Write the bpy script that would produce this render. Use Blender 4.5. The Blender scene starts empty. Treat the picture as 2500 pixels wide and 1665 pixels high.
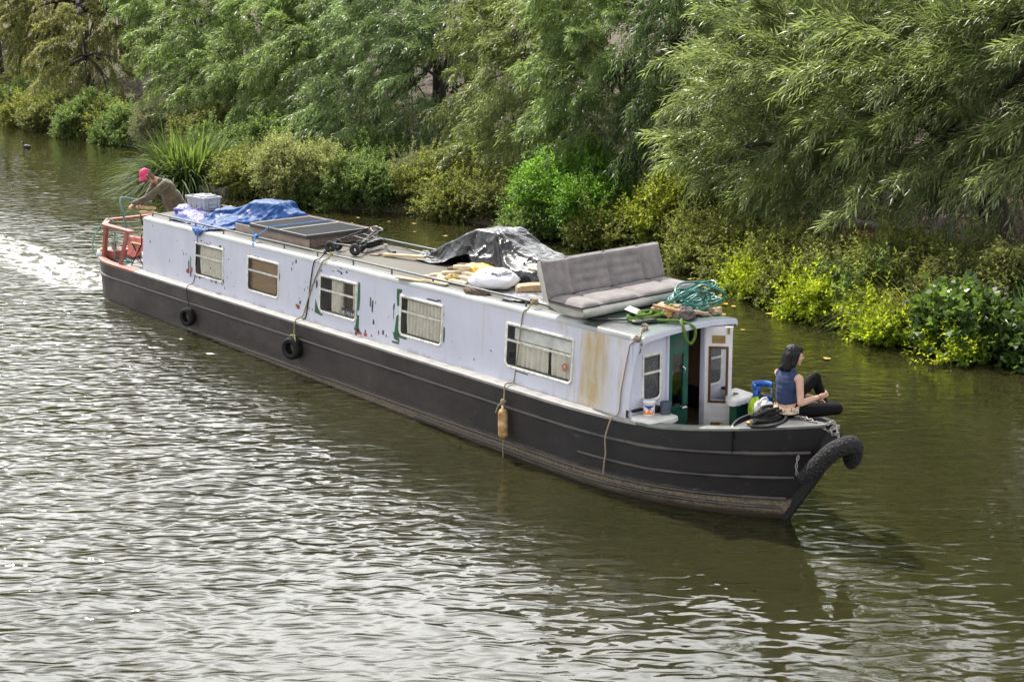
import bpy, bmesh, math, random
import numpy as np
from mathutils import Vector, Matrix, noise

random.seed(7)
RNG = np.random.default_rng(11)
S = bpy.context.scene
COL = S.collection
R = math.radians
PI = math.pi

# ---------------------------------------------------------------- camera, sky, sun, exposure
CAM = Vector((25.0008, -12.4254, 6.0668))
YAW, PITCH = 2.4530, 0.2455
cam_d = bpy.data.cameras.new('camera')
cam_d.sensor_width = 36.0
cam_d.lens = 3490.05 * 36.0 / 2500.0
cam_d.clip_start, cam_d.clip_end = 0.1, 2000.0
cam = bpy.data.objects.new('camera', cam_d)
COL.objects.link(cam)
fwd = Vector((math.cos(PITCH) * math.cos(YAW), math.cos(PITCH) * math.sin(YAW), -math.sin(PITCH)))
cam.location = CAM
cam.rotation_euler = fwd.to_track_quat('-Z', 'Y').to_euler()
S.camera = cam

SUN_EL, SUN_AZ = R(50), R(176)          # azimuth counter-clockwise from +x
sun_dir = Vector((math.cos(SUN_EL) * math.cos(SUN_AZ), math.cos(SUN_EL) * math.sin(SUN_AZ), math.sin(SUN_EL)))
sd = bpy.data.lights.new('sun', 'SUN')
sd.energy, sd.angle, sd.color = 4.6, R(0.6), (1.0, 0.95, 0.86)
sun = bpy.data.objects.new('sun', sd)
sun.rotation_euler = (-sun_dir).to_track_quat('-Z', 'Y').to_euler()
COL.objects.link(sun)

world = bpy.data.worlds.new('World')
S.world = world
world.use_nodes = True
wt = world.node_tree
wt.nodes.clear()


def wn(kind, **kw):
    n = wt.nodes.new(kind)
    for k, v in kw.items():
        setattr(n, k, v)
    return n


w_out = wn('ShaderNodeOutputWorld')
w_bg = wn('ShaderNodeBackground')
w_sky = wn('ShaderNodeTexSky', sky_type='NISHITA', sun_disc=False)
w_sky.sun_elevation = SUN_EL
w_sky.sun_rotation = PI / 2 - SUN_AZ
w_sky.air_density, w_sky.dust_density = 1.0, 1.5
w_tc = wn('ShaderNodeTexCoord')
w_no = wn('ShaderNodeTexNoise')
w_no.inputs['Scale'].default_value = 2.2
w_no.inputs['Detail'].default_value = 7
w_no.inputs['Roughness'].default_value = 0.58
w_map = wn('ShaderNodeMapping')
w_map.inputs['Scale'].default_value = (1.0, 1.0, 2.2)
w_map.inputs['Location'].default_value = (0.35, 0.1, 0.0)
wt.links.new(w_tc.outputs['Generated'], w_map.inputs['Vector'])
wt.links.new(w_map.outputs['Vector'], w_no.inputs['Vector'])
w_cr = wn('ShaderNodeMapRange', interpolation_type='SMOOTHSTEP')
w_cr.inputs['From Min'].default_value = 0.30
w_cr.inputs['From Max'].default_value = 0.48
wt.links.new(w_no.outputs['Fac'], w_cr.inputs['Value'])
# clouds: duller overhead, and a bank of bright cloud low in the sky below the sun
w_sep = wn('ShaderNodeSeparateXYZ')
wt.links.new(w_tc.outputs['Generated'], w_sep.inputs[0])


def w_ramp(sock, a, b, lo, hi):
    n = wn('ShaderNodeMapRange', interpolation_type='SMOOTHSTEP')
    for i, v in enumerate((a, b, lo, hi)):
        n.inputs[1 + i].default_value = v
    wt.links.new(sock, n.inputs[0])
    return n.outputs[0]


def w_math(op, a, b):
    n = wn('ShaderNodeMath', operation=op)
    for i, v in enumerate((a, b)):
        if isinstance(v, (int, float)): n.inputs[i].default_value = v
        else: wt.links.new(v, n.inputs[i])
    return n.outputs[0]


BANK_AZ = R(158)
w_dot = wn('ShaderNodeVectorMath', operation='DOT_PRODUCT')
w_dot.inputs[1].default_value = (math.cos(BANK_AZ), math.sin(BANK_AZ), 0.0)
wt.links.new(w_tc.outputs['Generated'], w_dot.inputs[0])
w_base = w_math('MULTIPLY', w_ramp(w_sep.outputs[2], 0.05, 0.75, 17.5, 6.5), w_ramp(w_dot.outputs['Value'], 0.0, 0.9, 1.0, 0.5))
w_bank = w_math('MULTIPLY', w_ramp(w_dot.outputs['Value'], 0.45, 0.88, 0.0, 1.0), w_math('MULTIPLY', w_ramp(w_sep.outputs[2], 0.25, 0.45, 0.04, 1.0), w_ramp(w_sep.outputs[2], 0.52, 0.78, 52.0, 0.0)))
w_sum = w_math('ADD', w_base, w_bank)
w_tex = w_ramp(w_no.outputs['Fac'], 0.35, 0.7, 0.75, 1.2)
w_lum = w_math('MULTIPLY', w_sum, w_tex)
w_cc = wn('ShaderNodeCombineColor')
for k in range(3):
    wt.links.new(w_lum, w_cc.inputs[k])
w_mix = wn('ShaderNodeMix', data_type='RGBA')
wt.links.new(w_cr.outputs['Result'], w_mix.inputs['Factor'])
wt.links.new(w_sky.outputs['Color'], w_mix.inputs[6])
wt.links.new(w_cc.outputs['Color'], w_mix.inputs[7])
wt.links.new(w_mix.outputs[2], w_bg.inputs['Color'])
w_bg.inputs['Strength'].default_value = 0.1
wt.links.new(w_bg.outputs['Background'], w_out.inputs['Surface'])

S.view_settings.view_transform = 'Standard'
S.view_settings.look = 'None'
S.view_settings.exposure = 0.7
S.view_settings.gamma = 1.0
S.cycles.max_bounces = 8
S.cycles.diffuse_bounces = 3
S.cycles.transmission_bounces = 4
S.cycles.transparent_max_bounces = 12
S.cycles.caustics_reflective = False
S.cycles.caustics_refractive = False
S.cycles.sample_clamp_indirect = 6.0

# ---------------------------------------------------------------- helpers
TRIM = 0.0162                                  # the boat rides bow-high
T = Matrix.Rotation(-TRIM, 4, 'Y')             # boat frame -> world
ID = Matrix.Identity(4)


class MB:
    """collects geometry for ONE mesh"""

    def __init__(self):
        self.v, self.f, self.m, self.s = [], [], [], []

    def add(self, verts, faces, m=0, smooth=False):
        b = len(self.v)
        self.v += [tuple(p) for p in verts]
        for f in faces:
            self.f.append([i + b for i in f])
            self.m.append(m)
            self.s.append(smooth)
        return self

    def box(self, c, size, rot=None, m=0, bev=0.0):
        bm = bmesh.new()
        bmesh.ops.create_cube(bm, size=1.0)
        for v in bm.verts:
            v.co = Vector((v.co.x * size[0], v.co.y * size[1], v.co.z * size[2]))
        if bev:
            bmesh.ops.bevel(bm, geom=bm.edges[:], offset=bev, segments=2, affect='EDGES', profile=0.5)
        M = rot if rot is not None else Matrix.Identity(3)
        bm.verts.ensure_lookup_table()
        vs = [M @ v.co + Vector(c) for v in bm.verts]
        fs = [[v.index for v in f.verts] for f in bm.faces]
        bm.free()
        return self.add(vs, fs, m, False)

    def grid(self, P, m=0, smooth=True, cu=False, cv=False):
        nu, nv = len(P), len(P[0])
        vs = [p for row in P for p in row]
        fs = []
        for i in range(nu if cu else nu - 1):
            for j in range(nv if cv else nv - 1):
                a, b = i, (i + 1) % nu
                c, d = j, (j + 1) % nv
                fs.append([a * nv + c, b * nv + c, b * nv + d, a * nv + d])
        return self.add(vs, fs, m, smooth)

    def tube(self, path, r, n=8, m=0, closed=False, cap=True, flat=1.0):
        P = [Vector(p) for p in path]
        k = len(P)
        rs = r if isinstance(r, (list, tuple)) else [r] * k
        tans = []
        for i in range(k):
            a = P[(i - 1) % k] if (closed or i > 0) else P[0]
            b = P[(i + 1) % k] if (closed or i < k - 1) else P[-1]
            t = b - a
            tans.append(t.normalized() if t.length > 1e-9 else Vector((0, 0, 1)))
        up = Vector((0, 0, 1)) if abs(tans[0].z) < 0.9 else Vector((1, 0, 0))
        nrm = (up - tans[0] * up.dot(tans[0])).normalized()
        rows = []
        for i in range(k):
            t = tans[i]
            nrm = nrm - t * nrm.dot(t)
            nrm = nrm.normalized() if nrm.length > 1e-6 else t.orthogonal().normalized()
            bi = t.cross(nrm)
            rows.append([P[i] + (nrm * math.cos(2 * PI * j / n) * flat + bi * math.sin(2 * PI * j / n)) * rs[i] for j in range(n)])
        self.grid(rows, m, True, closed, True)
        if cap and not closed:
            self.add(rows[0], [list(range(n))[::-1]], m)
            self.add(rows[-1], [list(range(n))], m)
        return self

    def lathe(self, prof, n=20, M=None, m=0, smooth=True):
        M = M or ID
        rows = [[M @ Vector((r * math.cos(2 * PI * j / n), r * math.sin(2 * PI * j / n), z)) for j in range(n)] for r, z in prof]
        return self.grid(rows, m, smooth, False, True)

    def ellip(self, c, rad, rot=None, m=0, nu=14, nv=9):
        M = rot if rot is not None else Matrix.Identity(3)
        vs = [Vector(c) + M @ Vector((0, 0, -rad[2]))]
        for j in range(1, nv):
            a = -PI / 2 + PI * j / nv
            for i in range(nu):
                t = 2 * PI * i / nu
                vs.append(Vector(c) + M @ Vector((rad[0] * math.cos(a) * math.cos(t), rad[1] * math.cos(a) * math.sin(t), rad[2] * math.sin(a))))
        vs.append(Vector(c) + M @ Vector((0, 0, rad[2])))
        fs = [[0, 1 + (i + 1) % nu, 1 + i] for i in range(nu)]
        for j in range(nv - 2):
            for i in range(nu):
                a = 1 + j * nu + i
                b = 1 + j * nu + (i + 1) % nu
                fs.append([a, b, b + nu, a + nu])
        L = len(vs) - 1
        fs += [[L, L - nu + i, L - nu + (i + 1) % nu] for i in range(nu)]
        return self.add(vs, fs, m, True)

    def prism(self, poly, o, ax, ay, h, m=0, smooth=False):
        """polygon (2-D) in the frame o, ax, ay, extruded by h along ax x ay"""
        o, ax, ay = Vector(o), Vector(ax), Vector(ay)
        az = ax.cross(ay).normalized()
        n = len(poly)
        lo = [o + ax * x + ay * y for x, y in poly]
        hi = [p + az * h for p in lo]
        self.add(lo + hi, [list(range(n))[::-1], list(range(n, 2 * n))], m)
        self.add(lo + hi, [[i, (i + 1) % n, n + (i + 1) % n, n + i] for i in range(n)], m, smooth)
        return self

    def cap_(self, a, b, ra, rb, m=0, n=12):
        """tapered capsule"""
        a, b = Vector(a), Vector(b)
        t = (b - a)
        L = t.length
        t = t.normalized() if L > 1e-9 else Vector((0, 0, 1))
        x = t.orthogonal().normalized()
        y = t.cross(x)
        rows = []
        for k in range(5):
            ang = -PI / 2 + (PI / 2) * (k + 0.25) / 4.25
            rows.append((a + t * ra * math.sin(ang), ra * math.cos(ang)))
        for k in range(1, 5):
            f = k / 5
            rows.append((a.lerp(b, f), ra + (rb - ra) * f))
        for k in range(5):
            ang = (PI / 2) * k / 4.25
            rows.append((b + t * rb * math.sin(ang), rb * math.cos(ang)))
        P = [[c + (x * math.cos(2 * PI * j / n) + y * math.sin(2 * PI * j / n)) * r for j in range(n)] for c, r in rows]
        self.grid(P, m, True, False, True)
        self.add(P[0], [list(range(n))[::-1]], m)
        self.add(P[-1], [list(range(n))], m)
        return self

    def mesh(self, name, mats, o=(0, 0, 0)):
        me = bpy.data.meshes.new(name)
        ox, oy, oz = o
        me.from_pydata([(x - ox, y - oy, z - oz) for x, y, z in self.v], [], self.f)
        for mt in mats:
            me.materials.append(mt)
        me.polygons.foreach_set('material_index', self.m)
        me.polygons.foreach_set('use_smooth', self.s)
        me.update()
        return me


ORIG = {}


def set_tags(o, label=None, cat=None, group=None, kind=None):
    if label: o['label'] = label
    if cat: o['category'] = cat
    if group: o['group'] = group
    if kind: o['kind'] = kind
    return o


def thing(name, label, cat, o=(0, 0, 0), group=None, frame=T):
    e = bpy.data.objects.new(name, None)
    e.empty_display_size = 0.1
    e.matrix_world = frame @ Matrix.Translation(Vector(o))
    COL.objects.link(e)
    ORIG[e] = tuple(o)
    return set_tags(e, label, cat, group)


def part(name, mb, mats, parent, label=None):
    o = ORIG[parent]
    mats = mats if isinstance(mats, (list, tuple)) else [mats]
    ob = bpy.data.objects.new(name, mb.mesh(name, mats, o))
    ob.parent = parent
    COL.objects.link(ob)
    ORIG[ob] = o
    return set_tags(ob, label)


def single(name, mb, mats, label, cat, o=(0, 0, 0), group=None, frame=T, kind=None):
    mats = mats if isinstance(mats, (list, tuple)) else [mats]
    ob = bpy.data.objects.new(name, mb.mesh(name, mats, o))
    ob.matrix_world = frame @ Matrix.Translation(Vector(o))
    COL.objects.link(ob)
    ORIG[ob] = tuple(o)
    return set_tags(ob, label, cat, group, kind)


def fuse(mb, voxel, it=6, fac=0.5):
    """the collected pieces melted into one continuous surface; returns an MB"""
    ob = bpy.data.objects.new('tmp', mb.mesh('tmp', []))
    COL.objects.link(ob)
    md = ob.modifiers.new('r', 'REMESH')
    md.mode, md.voxel_size, md.use_smooth_shade = 'VOXEL', voxel, True
    sm = ob.modifiers.new('s', 'SMOOTH')
    sm.factor, sm.iterations = fac, it
    dg = bpy.context.evaluated_depsgraph_get()
    me = bpy.data.meshes.new_from_object(ob.evaluated_get(dg))
    out = MB()
    out.add([v.co[:] for v in me.vertices], [list(p.vertices) for p in me.polygons], 0, True)
    bpy.data.objects.remove(ob)
    bpy.data.meshes.remove(me)
    return out


def spline(pts, n=8, closed=False):
    """Catmull-Rom through pts"""
    P = [Vector(p) for p in pts]
    k = len(P)
    out = []
    segs = k if closed else k - 1
    for i in range(segs):
        if closed:
            p0, p1, p2, p3 = P[(i - 1) % k], P[i], P[(i + 1) % k], P[(i + 2) % k]
        else:
            p0, p1, p2, p3 = P[max(i - 1, 0)], P[i], P[i + 1], P[min(i + 2, k - 1)]
        for j in range(n):
            t = j / n
            out.append(0.5 * ((2 * p1) + (p2 - p0) * t + (2 * p0 - 5 * p1 + 4 * p2 - p3) * t * t + (3 * p1 - p0 - 3 * p2 + p3) * t ** 3))
    if not closed:
        out.append(P[-1])
    return out


def rz(a):
    return Matrix.Rotation(a, 3, 'Z')


# ---------------------------------------------------------------- materials
def newmat(name):
    m = bpy.data.materials.new(name)
    m.use_nodes = True
    nt = m.node_tree
    nt.nodes.clear()
    return m, nt


class NT:
    """tiny node builder"""

    def __init__(self, nt):
        self.nt = nt

    def n(self, kind, props=None, **ins):
        nd = self.nt.nodes.new(kind)
        for k, v in (props or {}).items():
            setattr(nd, k, v)
        for k, v in ins.items():
            key = int(k[1:]) if k[0] == '_' and k[1:].isdigit() else k.replace('_', ' ')
            self.put(nd.inputs[key], v)
        return nd

    def put(self, sock, v):
        if isinstance(v, bpy.types.NodeSocket):
            self.nt.links.new(v, sock)
        elif isinstance(v, bpy.types.Node):
            self.nt.links.new(v.outputs[0], sock)
        else:
            if isinstance(v, (tuple, list)) and len(v) == 3 and sock.type == 'RGBA':
                v = (*v, 1.0)
            sock.default_value = v

    def math(self, op, a, b=0.0, c=None, clamp=False):
        nd = self.nt.nodes.new('ShaderNodeMath')
        nd.operation, nd.use_clamp = op, clamp
        self.put(nd.inputs[0], a)
        self.put(nd.inputs[1], b)
        if c is not None: self.put(nd.inputs[2], c)
        return nd.outputs[0]

    def ramp(self, v, a, b, lo=0.0, hi=1.0, smooth=True):
        nd = self.nt.nodes.new('ShaderNodeMapRange')
        nd.interpolation_type = 'SMOOTHSTEP' if smooth else 'LINEAR'
        self.put(nd.inputs[0], v)
        for i, x in enumerate((a, b, lo, hi)):
            self.put(nd.inputs[1 + i], x)
        return nd.outputs[0]

    def mix(self, f, a, b):
        nd = self.nt.nodes.new('ShaderNodeMix')
        nd.data_type = 'RGBA'
        self.put(nd.inputs[0], f)
        self.put(nd.inputs[6], a)
        self.put(nd.inputs[7], b)
        return nd.outputs[2]

    def noise(self, vec, scale, detail=3.0, rough=0.55, stretch=None, dist=0.0):
        if stretch is not None:
            mp = self.n('ShaderNodeMapping', Vector=vec, Scale=stretch)
            vec = mp.outputs[0]
        nd = self.n('ShaderNodeTexNoise', Vector=vec, Scale=scale, Detail=detail, Roughness=rough, Distortion=dist)
        return nd.outputs['Fac']

    def coord(self):
        return self.n('ShaderNodeTexCoord').outputs['Object']

    def out(self, sh):
        self.n('ShaderNodeOutputMaterial', Surface=sh)


def mat(name, col, rough=0.6, met=0.0, col2=None, var=0.18, scale=6.0, bump=0.0, bscale=30.0, stretch=None, bstretch=None, spec=0.5, coat=0.0, rvar=0.12, sheen=0.0):
    m, nt = newmat(name)
    N = NT(nt)
    c = N.coord()
    f = N.noise(c, scale, 5.0, 0.6, stretch)
    f = N.ramp(f, 0.3, 0.7)
    a = tuple(x * (1 - var) for x in col)
    b = col2 if col2 else tuple(min(1, x * (1 + var)) for x in col)
    colr = N.mix(f, a, b)
    kw = {}
    p = N.n('ShaderNodeBsdfPrincipled', Base_Color=colr, Metallic=met, Roughness=N.ramp(f, 0, 1, max(0.02, rough - rvar), min(1, rough + rvar)))
    p.inputs['Specular IOR Level'].default_value = spec
    if coat: p.inputs['Coat Weight'].default_value = coat
    if sheen: p.inputs['Sheen Weight'].default_value = sheen
    if bump:
        h = N.noise(c, bscale, 4.0, 0.6, bstretch)
        bp = N.n('ShaderNodeBump', Strength=1.0, Distance=bump, Height=h)
        N.put(p.inputs['Normal'], bp.outputs[0])
    N.out(p.outputs[0])
    return m

# ================================================================ the setting: water, banks
SHORE = [(-400, 13), (-60, 12.5), (-40, 11.6), (-28, 11.4), (-20, 10.6), (-15.5, 8.8), (-13, 8.2), (-8.5, 8.7), (-6, 10.1), (-3, 10.2),
         (3, 10.6), (6, 10.0), (8, 9.0), (10, 8.5), (14, 8.4), (30, 8.2), (400, 8.0)]


def shore(x):
    for (x0, y0), (x1, y1) in zip(SHORE, SHORE[1:]):
        if x <= x1:
            t = (x - x0) / (x1 - x0)
            return y0 + (y1 - y0) * t
    return SHORE[-1][1]


BANK = [(-3, -1.2), (-0.8, -0.5), (-0.1, -0.12), (0.25, 0.18), (0.8, 0.38), (2.2, 0.55), (3.4, 0.8), (6, 1.5), (10, 2.6), (16, 3.4), (40, 4.0), (800, 4.2)]


def bank_z(d):
    for (d0, z0), (d1, z1) in zip(BANK, BANK[1:]):
        if d <= d1:
            return z0 + (z1 - z0) * (d - d0) / (d1 - d0)
    return BANK[-1][1]


def ground(x, y):
    d = y - shore(x)
    return bank_z(d) + 0.10 * noise.noise((x * 0.5, y * 0.5, 3)) * min(1, max(0, d)) + 0.04 * noise.noise((x * 2, y * 2, 9))


xs = [-400, -200, -120, -80, -60] + list(np.arange(-50, 24, 0.6)) + [26, 30, 40, 70, 130, 400]
ds = [-3, -1.5, -0.8, -0.4, -0.1, 0.1, 0.3, 0.55, 0.8, 1.2, 1.7, 2.2, 2.8, 3.4, 4.2, 5, 6, 7, 8.5, 10, 12, 14, 16, 20, 30, 60, 150, 600]
mb = MB()
mb.grid([[(x, shore(x) + d, ground(x, shore(x) + d)) for d in ds] for x in xs])
m_soil, nt = newmat('bank soil')
N = NT(nt)
c = N.coord()
f1 = N.ramp(N.noise(c, 1.3, 6, 0.65), 0.35, 0.65)
f2 = N.ramp(N.noise(c, 22, 5, 0.7), 0.42, 0.62)
cl = N.mix(f1, (0.035, 0.026, 0.018), (0.075, 0.055, 0.035))
cl = N.mix(N.math('MULTIPLY', f2, 0.7), cl, (0.11, 0.075, 0.045))
bp = N.n('ShaderNodeBump', Strength=1.0, Distance=0.06, Height=N.noise(c, 14, 6, 0.7))
p = N.n('ShaderNodeBsdfPrincipled', Base_Color=cl, Roughness=0.95, Normal=bp.outputs[0])
N.out(p.outputs[0])
single('bank', mb, m_soil, None, None, frame=ID, kind='structure')

# the bank on the photographer's side (never in the frame)
mb = MB()
mb.grid([[(x, -21 - d, (-1.2, -0.2, 0.5, 1.4, 2.0, 2.4)[k]) for k, d in enumerate((-3, -0.5, 0.5, 4, 30, 600))][::-1] for x in (-400, -60, -20, 20, 60, 400)])
m_turf = mat('turf', (0.05, 0.075, 0.025), 0.95, col2=(0.09, 0.11, 0.04), scale=1.5)
single('near_bank', mb, m_turf, None, None, frame=ID, kind='structure')

# canal bed
mb = MB()
mb.grid([[(x, y, -1.6) for y in (-30, 30)] for x in (-400, 400)])
single('canal_bed', mb, m_soil, None, None, frame=ID, kind='structure')

# water
m_water, nt = newmat('canal water')
N = NT(nt)
c = N.coord()
sx = N.n('ShaderNodeSeparateXYZ', Vector=c)
X, Y = sx.outputs[0], sx.outputs[1]
rot = N.n('ShaderNodeMapping', Vector=c, Rotation=(0, 0, R(-50)))
q = rot.outputs[0]                            # first axis runs along the crests
nA = N.noise(q, 5.8, 1.0, 0.40, (0.45, 1.0, 1.0), 0.7)
nB = N.noise(q, 2.1, 2.0, 0.5, (0.5, 1.0, 1.0), 0.5)
nC = N.noise(c, 15.0, 3.0, 0.55, None, 0.2)
# amplitude: disturbed water behind the bow wave, calmer ahead of the boat and on the far side
ahead = N.math('ADD', N.math('SUBTRACT', X, 13.5), N.math('MULTIPLY', N.math('ABSOLUTE', Y), 0.55))
amp = N.ramp(ahead, -3.0, 6.5, 1.0, 0.42)
far = N.math('MULTIPLY', N.ramp(Y, 0.5, 3.0, 1.0, 0.42), N.ramp(X, -16, -3, 0.6, 1.0))
amp = N.math('MULTIPLY', amp, far)
hull_lee = N.ramp(N.math('ABSOLUTE', Y), 1.2, 4.0, 0.35, 1.0)
lee_x = N.ramp(X, 5.0, 11.0, 0.0, 1.0)
amp = N.math('MULTIPLY', amp, N.math('ADD', N.math('MULTIPLY', hull_lee, lee_x), N.math('SUBTRACT', 1.0, lee_x)))
patch = N.ramp(N.noise(c, 0.22, 2, 0.5), 0.35, 0.65, 0.75, 1.2)
amp = N.math('MULTIPLY', amp, patch)
h = N.math('ADD', N.math('MULTIPLY', nA, 0.056), N.math('MULTIPLY', nB, 0.050))
h = N.math('ADD', h, N.math('MULTIPLY', nC, 0.0022))
h = N.math('MULTIPLY', h, amp)
# churned wake behind the stern
wy = N.math('ADD', N.math('ABSOLUTE', N.math('ADD', Y, 0.55)), N.math('MULTIPLY', N.math('SUBTRACT', N.noise(c, 0.7, 3), 0.5), 1.6))
wk = N.math('MULTIPLY', N.ramp(wy, 0.30, 1.0, 1.0, 0.0), N.ramp(X, -2.9, -2.3, 1.0, 0.0))
wk = N.math('MULTIPLY', wk, N.ramp(X, -26, -8, 0.0, 1.0))
fo = N.ramp(N.noise(c, 3.4, 6.0, 0.75, (0.5, 1, 1), 0.8), 0.43, 0.60)
foam = N.math('MULTIPLY', wk, fo)
h = N.math('ADD', h, N.math('MULTIPLY', N.math('MULTIPLY', wk, N.noise(c, 3.2, 4.0, 0.6)), 0.14))
bp = N.n('ShaderNodeBump', Strength=1.0, Distance=1.0, Height=h)
base = N.mix(N.ramp(N.noise(c, 0.35, 3), 0.3, 0.7), (0.019, 0.0188, 0.0066), (0.024, 0.023, 0.0085))
base = N.mix(N.math('MULTIPLY', foam, 0.9), base, (0.72, 0.72, 0.68))
p = N.n('ShaderNodeBsdfPrincipled', Base_Color=base, Roughness=N.ramp(foam, 0, 1, 0.035, 0.5), IOR=1.333, Normal=bp.outputs[0])
p.inputs['Subsurface Weight'].default_value = 1.0
p.inputs['Subsurface Radius'].default_value = (1.0, 0.95, 0.6)
p.inputs['Subsurface Scale'].default_value = 0.45
N.out(p.outputs[0])
mb = MB()
wx = [-400, -200, -100, -60, -30, 0, 30, 60, 120, 400]
wy_ = [-60, -30, -10, 0, 10, 20]
mb.grid([[(x, y, 0.0) for y in wy_] for x in wx])
single('water', mb, m_water, None, None, frame=ID, kind='structure')

# old low brick wall half hidden on the bank
m_brick, nt = newmat('old red brick')
N = NT(nt)
c = N.coord()
mp = N.n('ShaderNodeMapping', Vector=c, Rotation=(R(90), 0, 0))
bk = N.n('ShaderNodeTexBrick', Vector=mp.outputs[0], Color1=(0.24, 0.075, 0.045), Color2=(0.17, 0.05, 0.033), Mortar=(0.16, 0.12, 0.09), Scale=1.0, Mortar_Size=0.008, Brick_Width=0.225, Row_Height=0.075)
dirt = N.ramp(N.noise(c, 2.5, 5, 0.65), 0.4, 0.7)
cl = N.mix(N.math('MULTIPLY', dirt, 0.7), bk.outputs['Color'], (0.07, 0.06, 0.035))
p = N.n('ShaderNodeBsdfPrincipled', Base_Color=cl, Roughness=0.9)
N.out(p.outputs[0])
m_cope = mat('stone coping', (0.22, 0.19, 0.16), 0.9, bump=0.01)


def wall_run(x0, x1, y, h, label):
    z = ground((x0 + x1) / 2, y) - 0.3
    t = thing('brick_wall', label, 'wall', ((x0 + x1) / 2, y, z), 'old brick walls on the bank', ID)
    part('brickwork', MB().box(((x0 + x1) / 2, y, z + h / 2 + 0.1), (x1 - x0, 0.3, h + 0.2)), m_brick, t)
    cp = MB()
    x = x0 - 0.02
    while x < x1 - 0.2:
        L = random.uniform(0.5, 0.8)
        L = min(L, x1 + 0.02 - x)
        cp.box((x + L / 2 - 0.004, y - 0.01, z + h + 0.245), (L - 0.008, 0.38, 0.085), rz(random.uniform(-0.01, 0.01)), bev=0.012)
        x += L
    part('coping', cp, m_cope, t)


wall_run(3.2, 9.6, 12.3, 0.55, 'low weathered red brick wall behind the scrub right of the sofa')
wall_run(-5.2, -2.2, 12.6, 0.75, 'short stub of red brick wall left of the bright green bush')
# pale stone slab at the water's edge
mb = MB().box((-13.2, 7.75, 0.08), (1.1, 0.7, 0.3), rz(0.3), bev=0.06)
single('stone_slab', mb, mat('wet stone', (0.2, 0.17, 0.15), 0.7, bump=0.02, bscale=9), 'pale flat stone slab at the water edge behind the grey box', 'stone', (-13.2, 7.75, -0.05), None, ID)

# ================================================================ the narrowboat
def hb(x, xe=15.6):
    """half width of the hull at x"""
    if x > 11.8:
        return 1.05 * max(0.0, 1 - ((x - 11.8) / (xe - 11.8)) ** (2.2 + 0.5 * min(1.0, 15.6 - xe)))
    if x < -1.2:
        return 1.05 * math.sqrt(max(0.0, 1 - ((x + 1.2) / 1.55) ** 2))
    return 1.05


def sheer(x):
    """top of the hull side (boat frame)"""
    z = 0.755
    if x > 13.6: z += 0.30 * ((x - 13.6) / 2.0) ** 1.25
    if x < -1.0: z += 0.015 * (-1 - x)
    return z


m_hull, nt = newmat('bitumen hull')
N = NT(nt)
c = N.coord()
sx = N.n('ShaderNodeSeparateXYZ', Vector=c)
X, Z = sx.outputs[0], sx.outputs[2]
n1 = N.noise(c, 1.6, 6, 0.62, (0.5, 1, 1))
n2 = N.noise(c, 9, 5, 0.65, (0.5, 1, 1.5))
n3 = N.noise(c, 30, 3, 0.6)
fadeb = N.ramp(X, 7.5, 13.5)
old = N.mix(fadeb, (0.050, 0.040, 0.039), (0.020, 0.018, 0.0205))
blk = N.mix(fadeb, (0.029, 0.024, 0.024), (0.012, 0.0112, 0.0135))
cl = N.mix(N.ramp(n1, 0.35, 0.65), old, blk)
scuff = N.math('MULTIPLY', N.ramp(n2, 0.62, 0.74), 0.35)
cl = N.mix(scuff, cl, (0.13, 0.11, 0.10))
zz = N.math('ADD', Z, N.math('MULTIPLY', N.math('SUBTRACT', n2, 0.5), 0.11))
mud = N.ramp(zz, -0.02, 0.065, 1.0, 0.0)
mud = N.math('MULTIPLY', mud, N.ramp(X, 0.5, 3.5))
mudc = N.mix(N.ramp(n3, 0.35, 0.65), (0.10, 0.080, 0.055), (0.24, 0.195, 0.145))
cl = N.mix(N.math('MULTIPLY', mud, 0.9), cl, mudc)
scum = N.ramp(zz, -0.20, -0.11, 1.0, 0.0)
cl = N.mix(scum, cl, (0.035, 0.028, 0.018))
runs = N.math('MULTIPLY', N.ramp(N.noise(c, 7, 4, 0.65, (1, 1, 0.10)), 0.60, 0.72), N.ramp(N.noise(c, 1.1, 3), 0.45, 0.62))
cl = N.mix(N.math('MULTIPLY', runs, 0.35), cl, (0.085, 0.058, 0.042))
nick = N.math('MULTIPLY', N.ramp(N.noise(c, 26, 3, 0.6, (0.5, 1, 1)), 0.74, 0.78), 0.5)
cl = N.mix(nick, cl, (0.17, 0.16, 0.15))
dents = N.math('ADD', N.noise(c, 1.1, 3, 0.5), N.math('MULTIPLY', N.noise(c, 6, 4, 0.6), 0.12))
bp = N.n('ShaderNodeBump', Strength=1.0, Distance=0.035, Height=dents)
p = N.n('ShaderNodeBsdfPrincipled', Base_Color=cl, Roughness=N.ramp(n1, 0.3, 0.7, 0.40, 0.60), Normal=bp.outputs[0])
N.out(p.outputs[0])

m_grey = mat('worn grey gunwale paint', (0.23, 0.225, 0.225), 0.65, col2=(0.33, 0.32, 0.31), scale=4, bump=0.002)
m_green_grey = mat('grey green deck paint', (0.15, 0.165, 0.15), 0.6, col2=(0.20, 0.21, 0.19), scale=5)
m_red = mat('red oxide paint', (0.27, 0.075, 0.06), 0.55, col2=(0.36, 0.13, 0.10), scale=7)
m_deckblack = mat('black deck paint', (0.014, 0.014, 0.016), 0.5, scale=5, var=0.3, spec=0.3)
m_deckgrey = mat('worn grey fore deck', (0.06, 0.063, 0.066), 0.6, col2=(0.115, 0.115, 0.118), scale=3)
m_teal = mat('teal roof end paint', (0.09, 0.165, 0.15), 0.45, col2=(0.15, 0.24, 0.22), scale=3)
m_greendoor = mat('dark green gloss paint', (0.018, 0.085, 0.062), 0.35, scale=4)
m_white = mat('old white gloss paint', (0.66, 0.65, 0.66), 0.45, var=0.08, scale=5)
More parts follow.
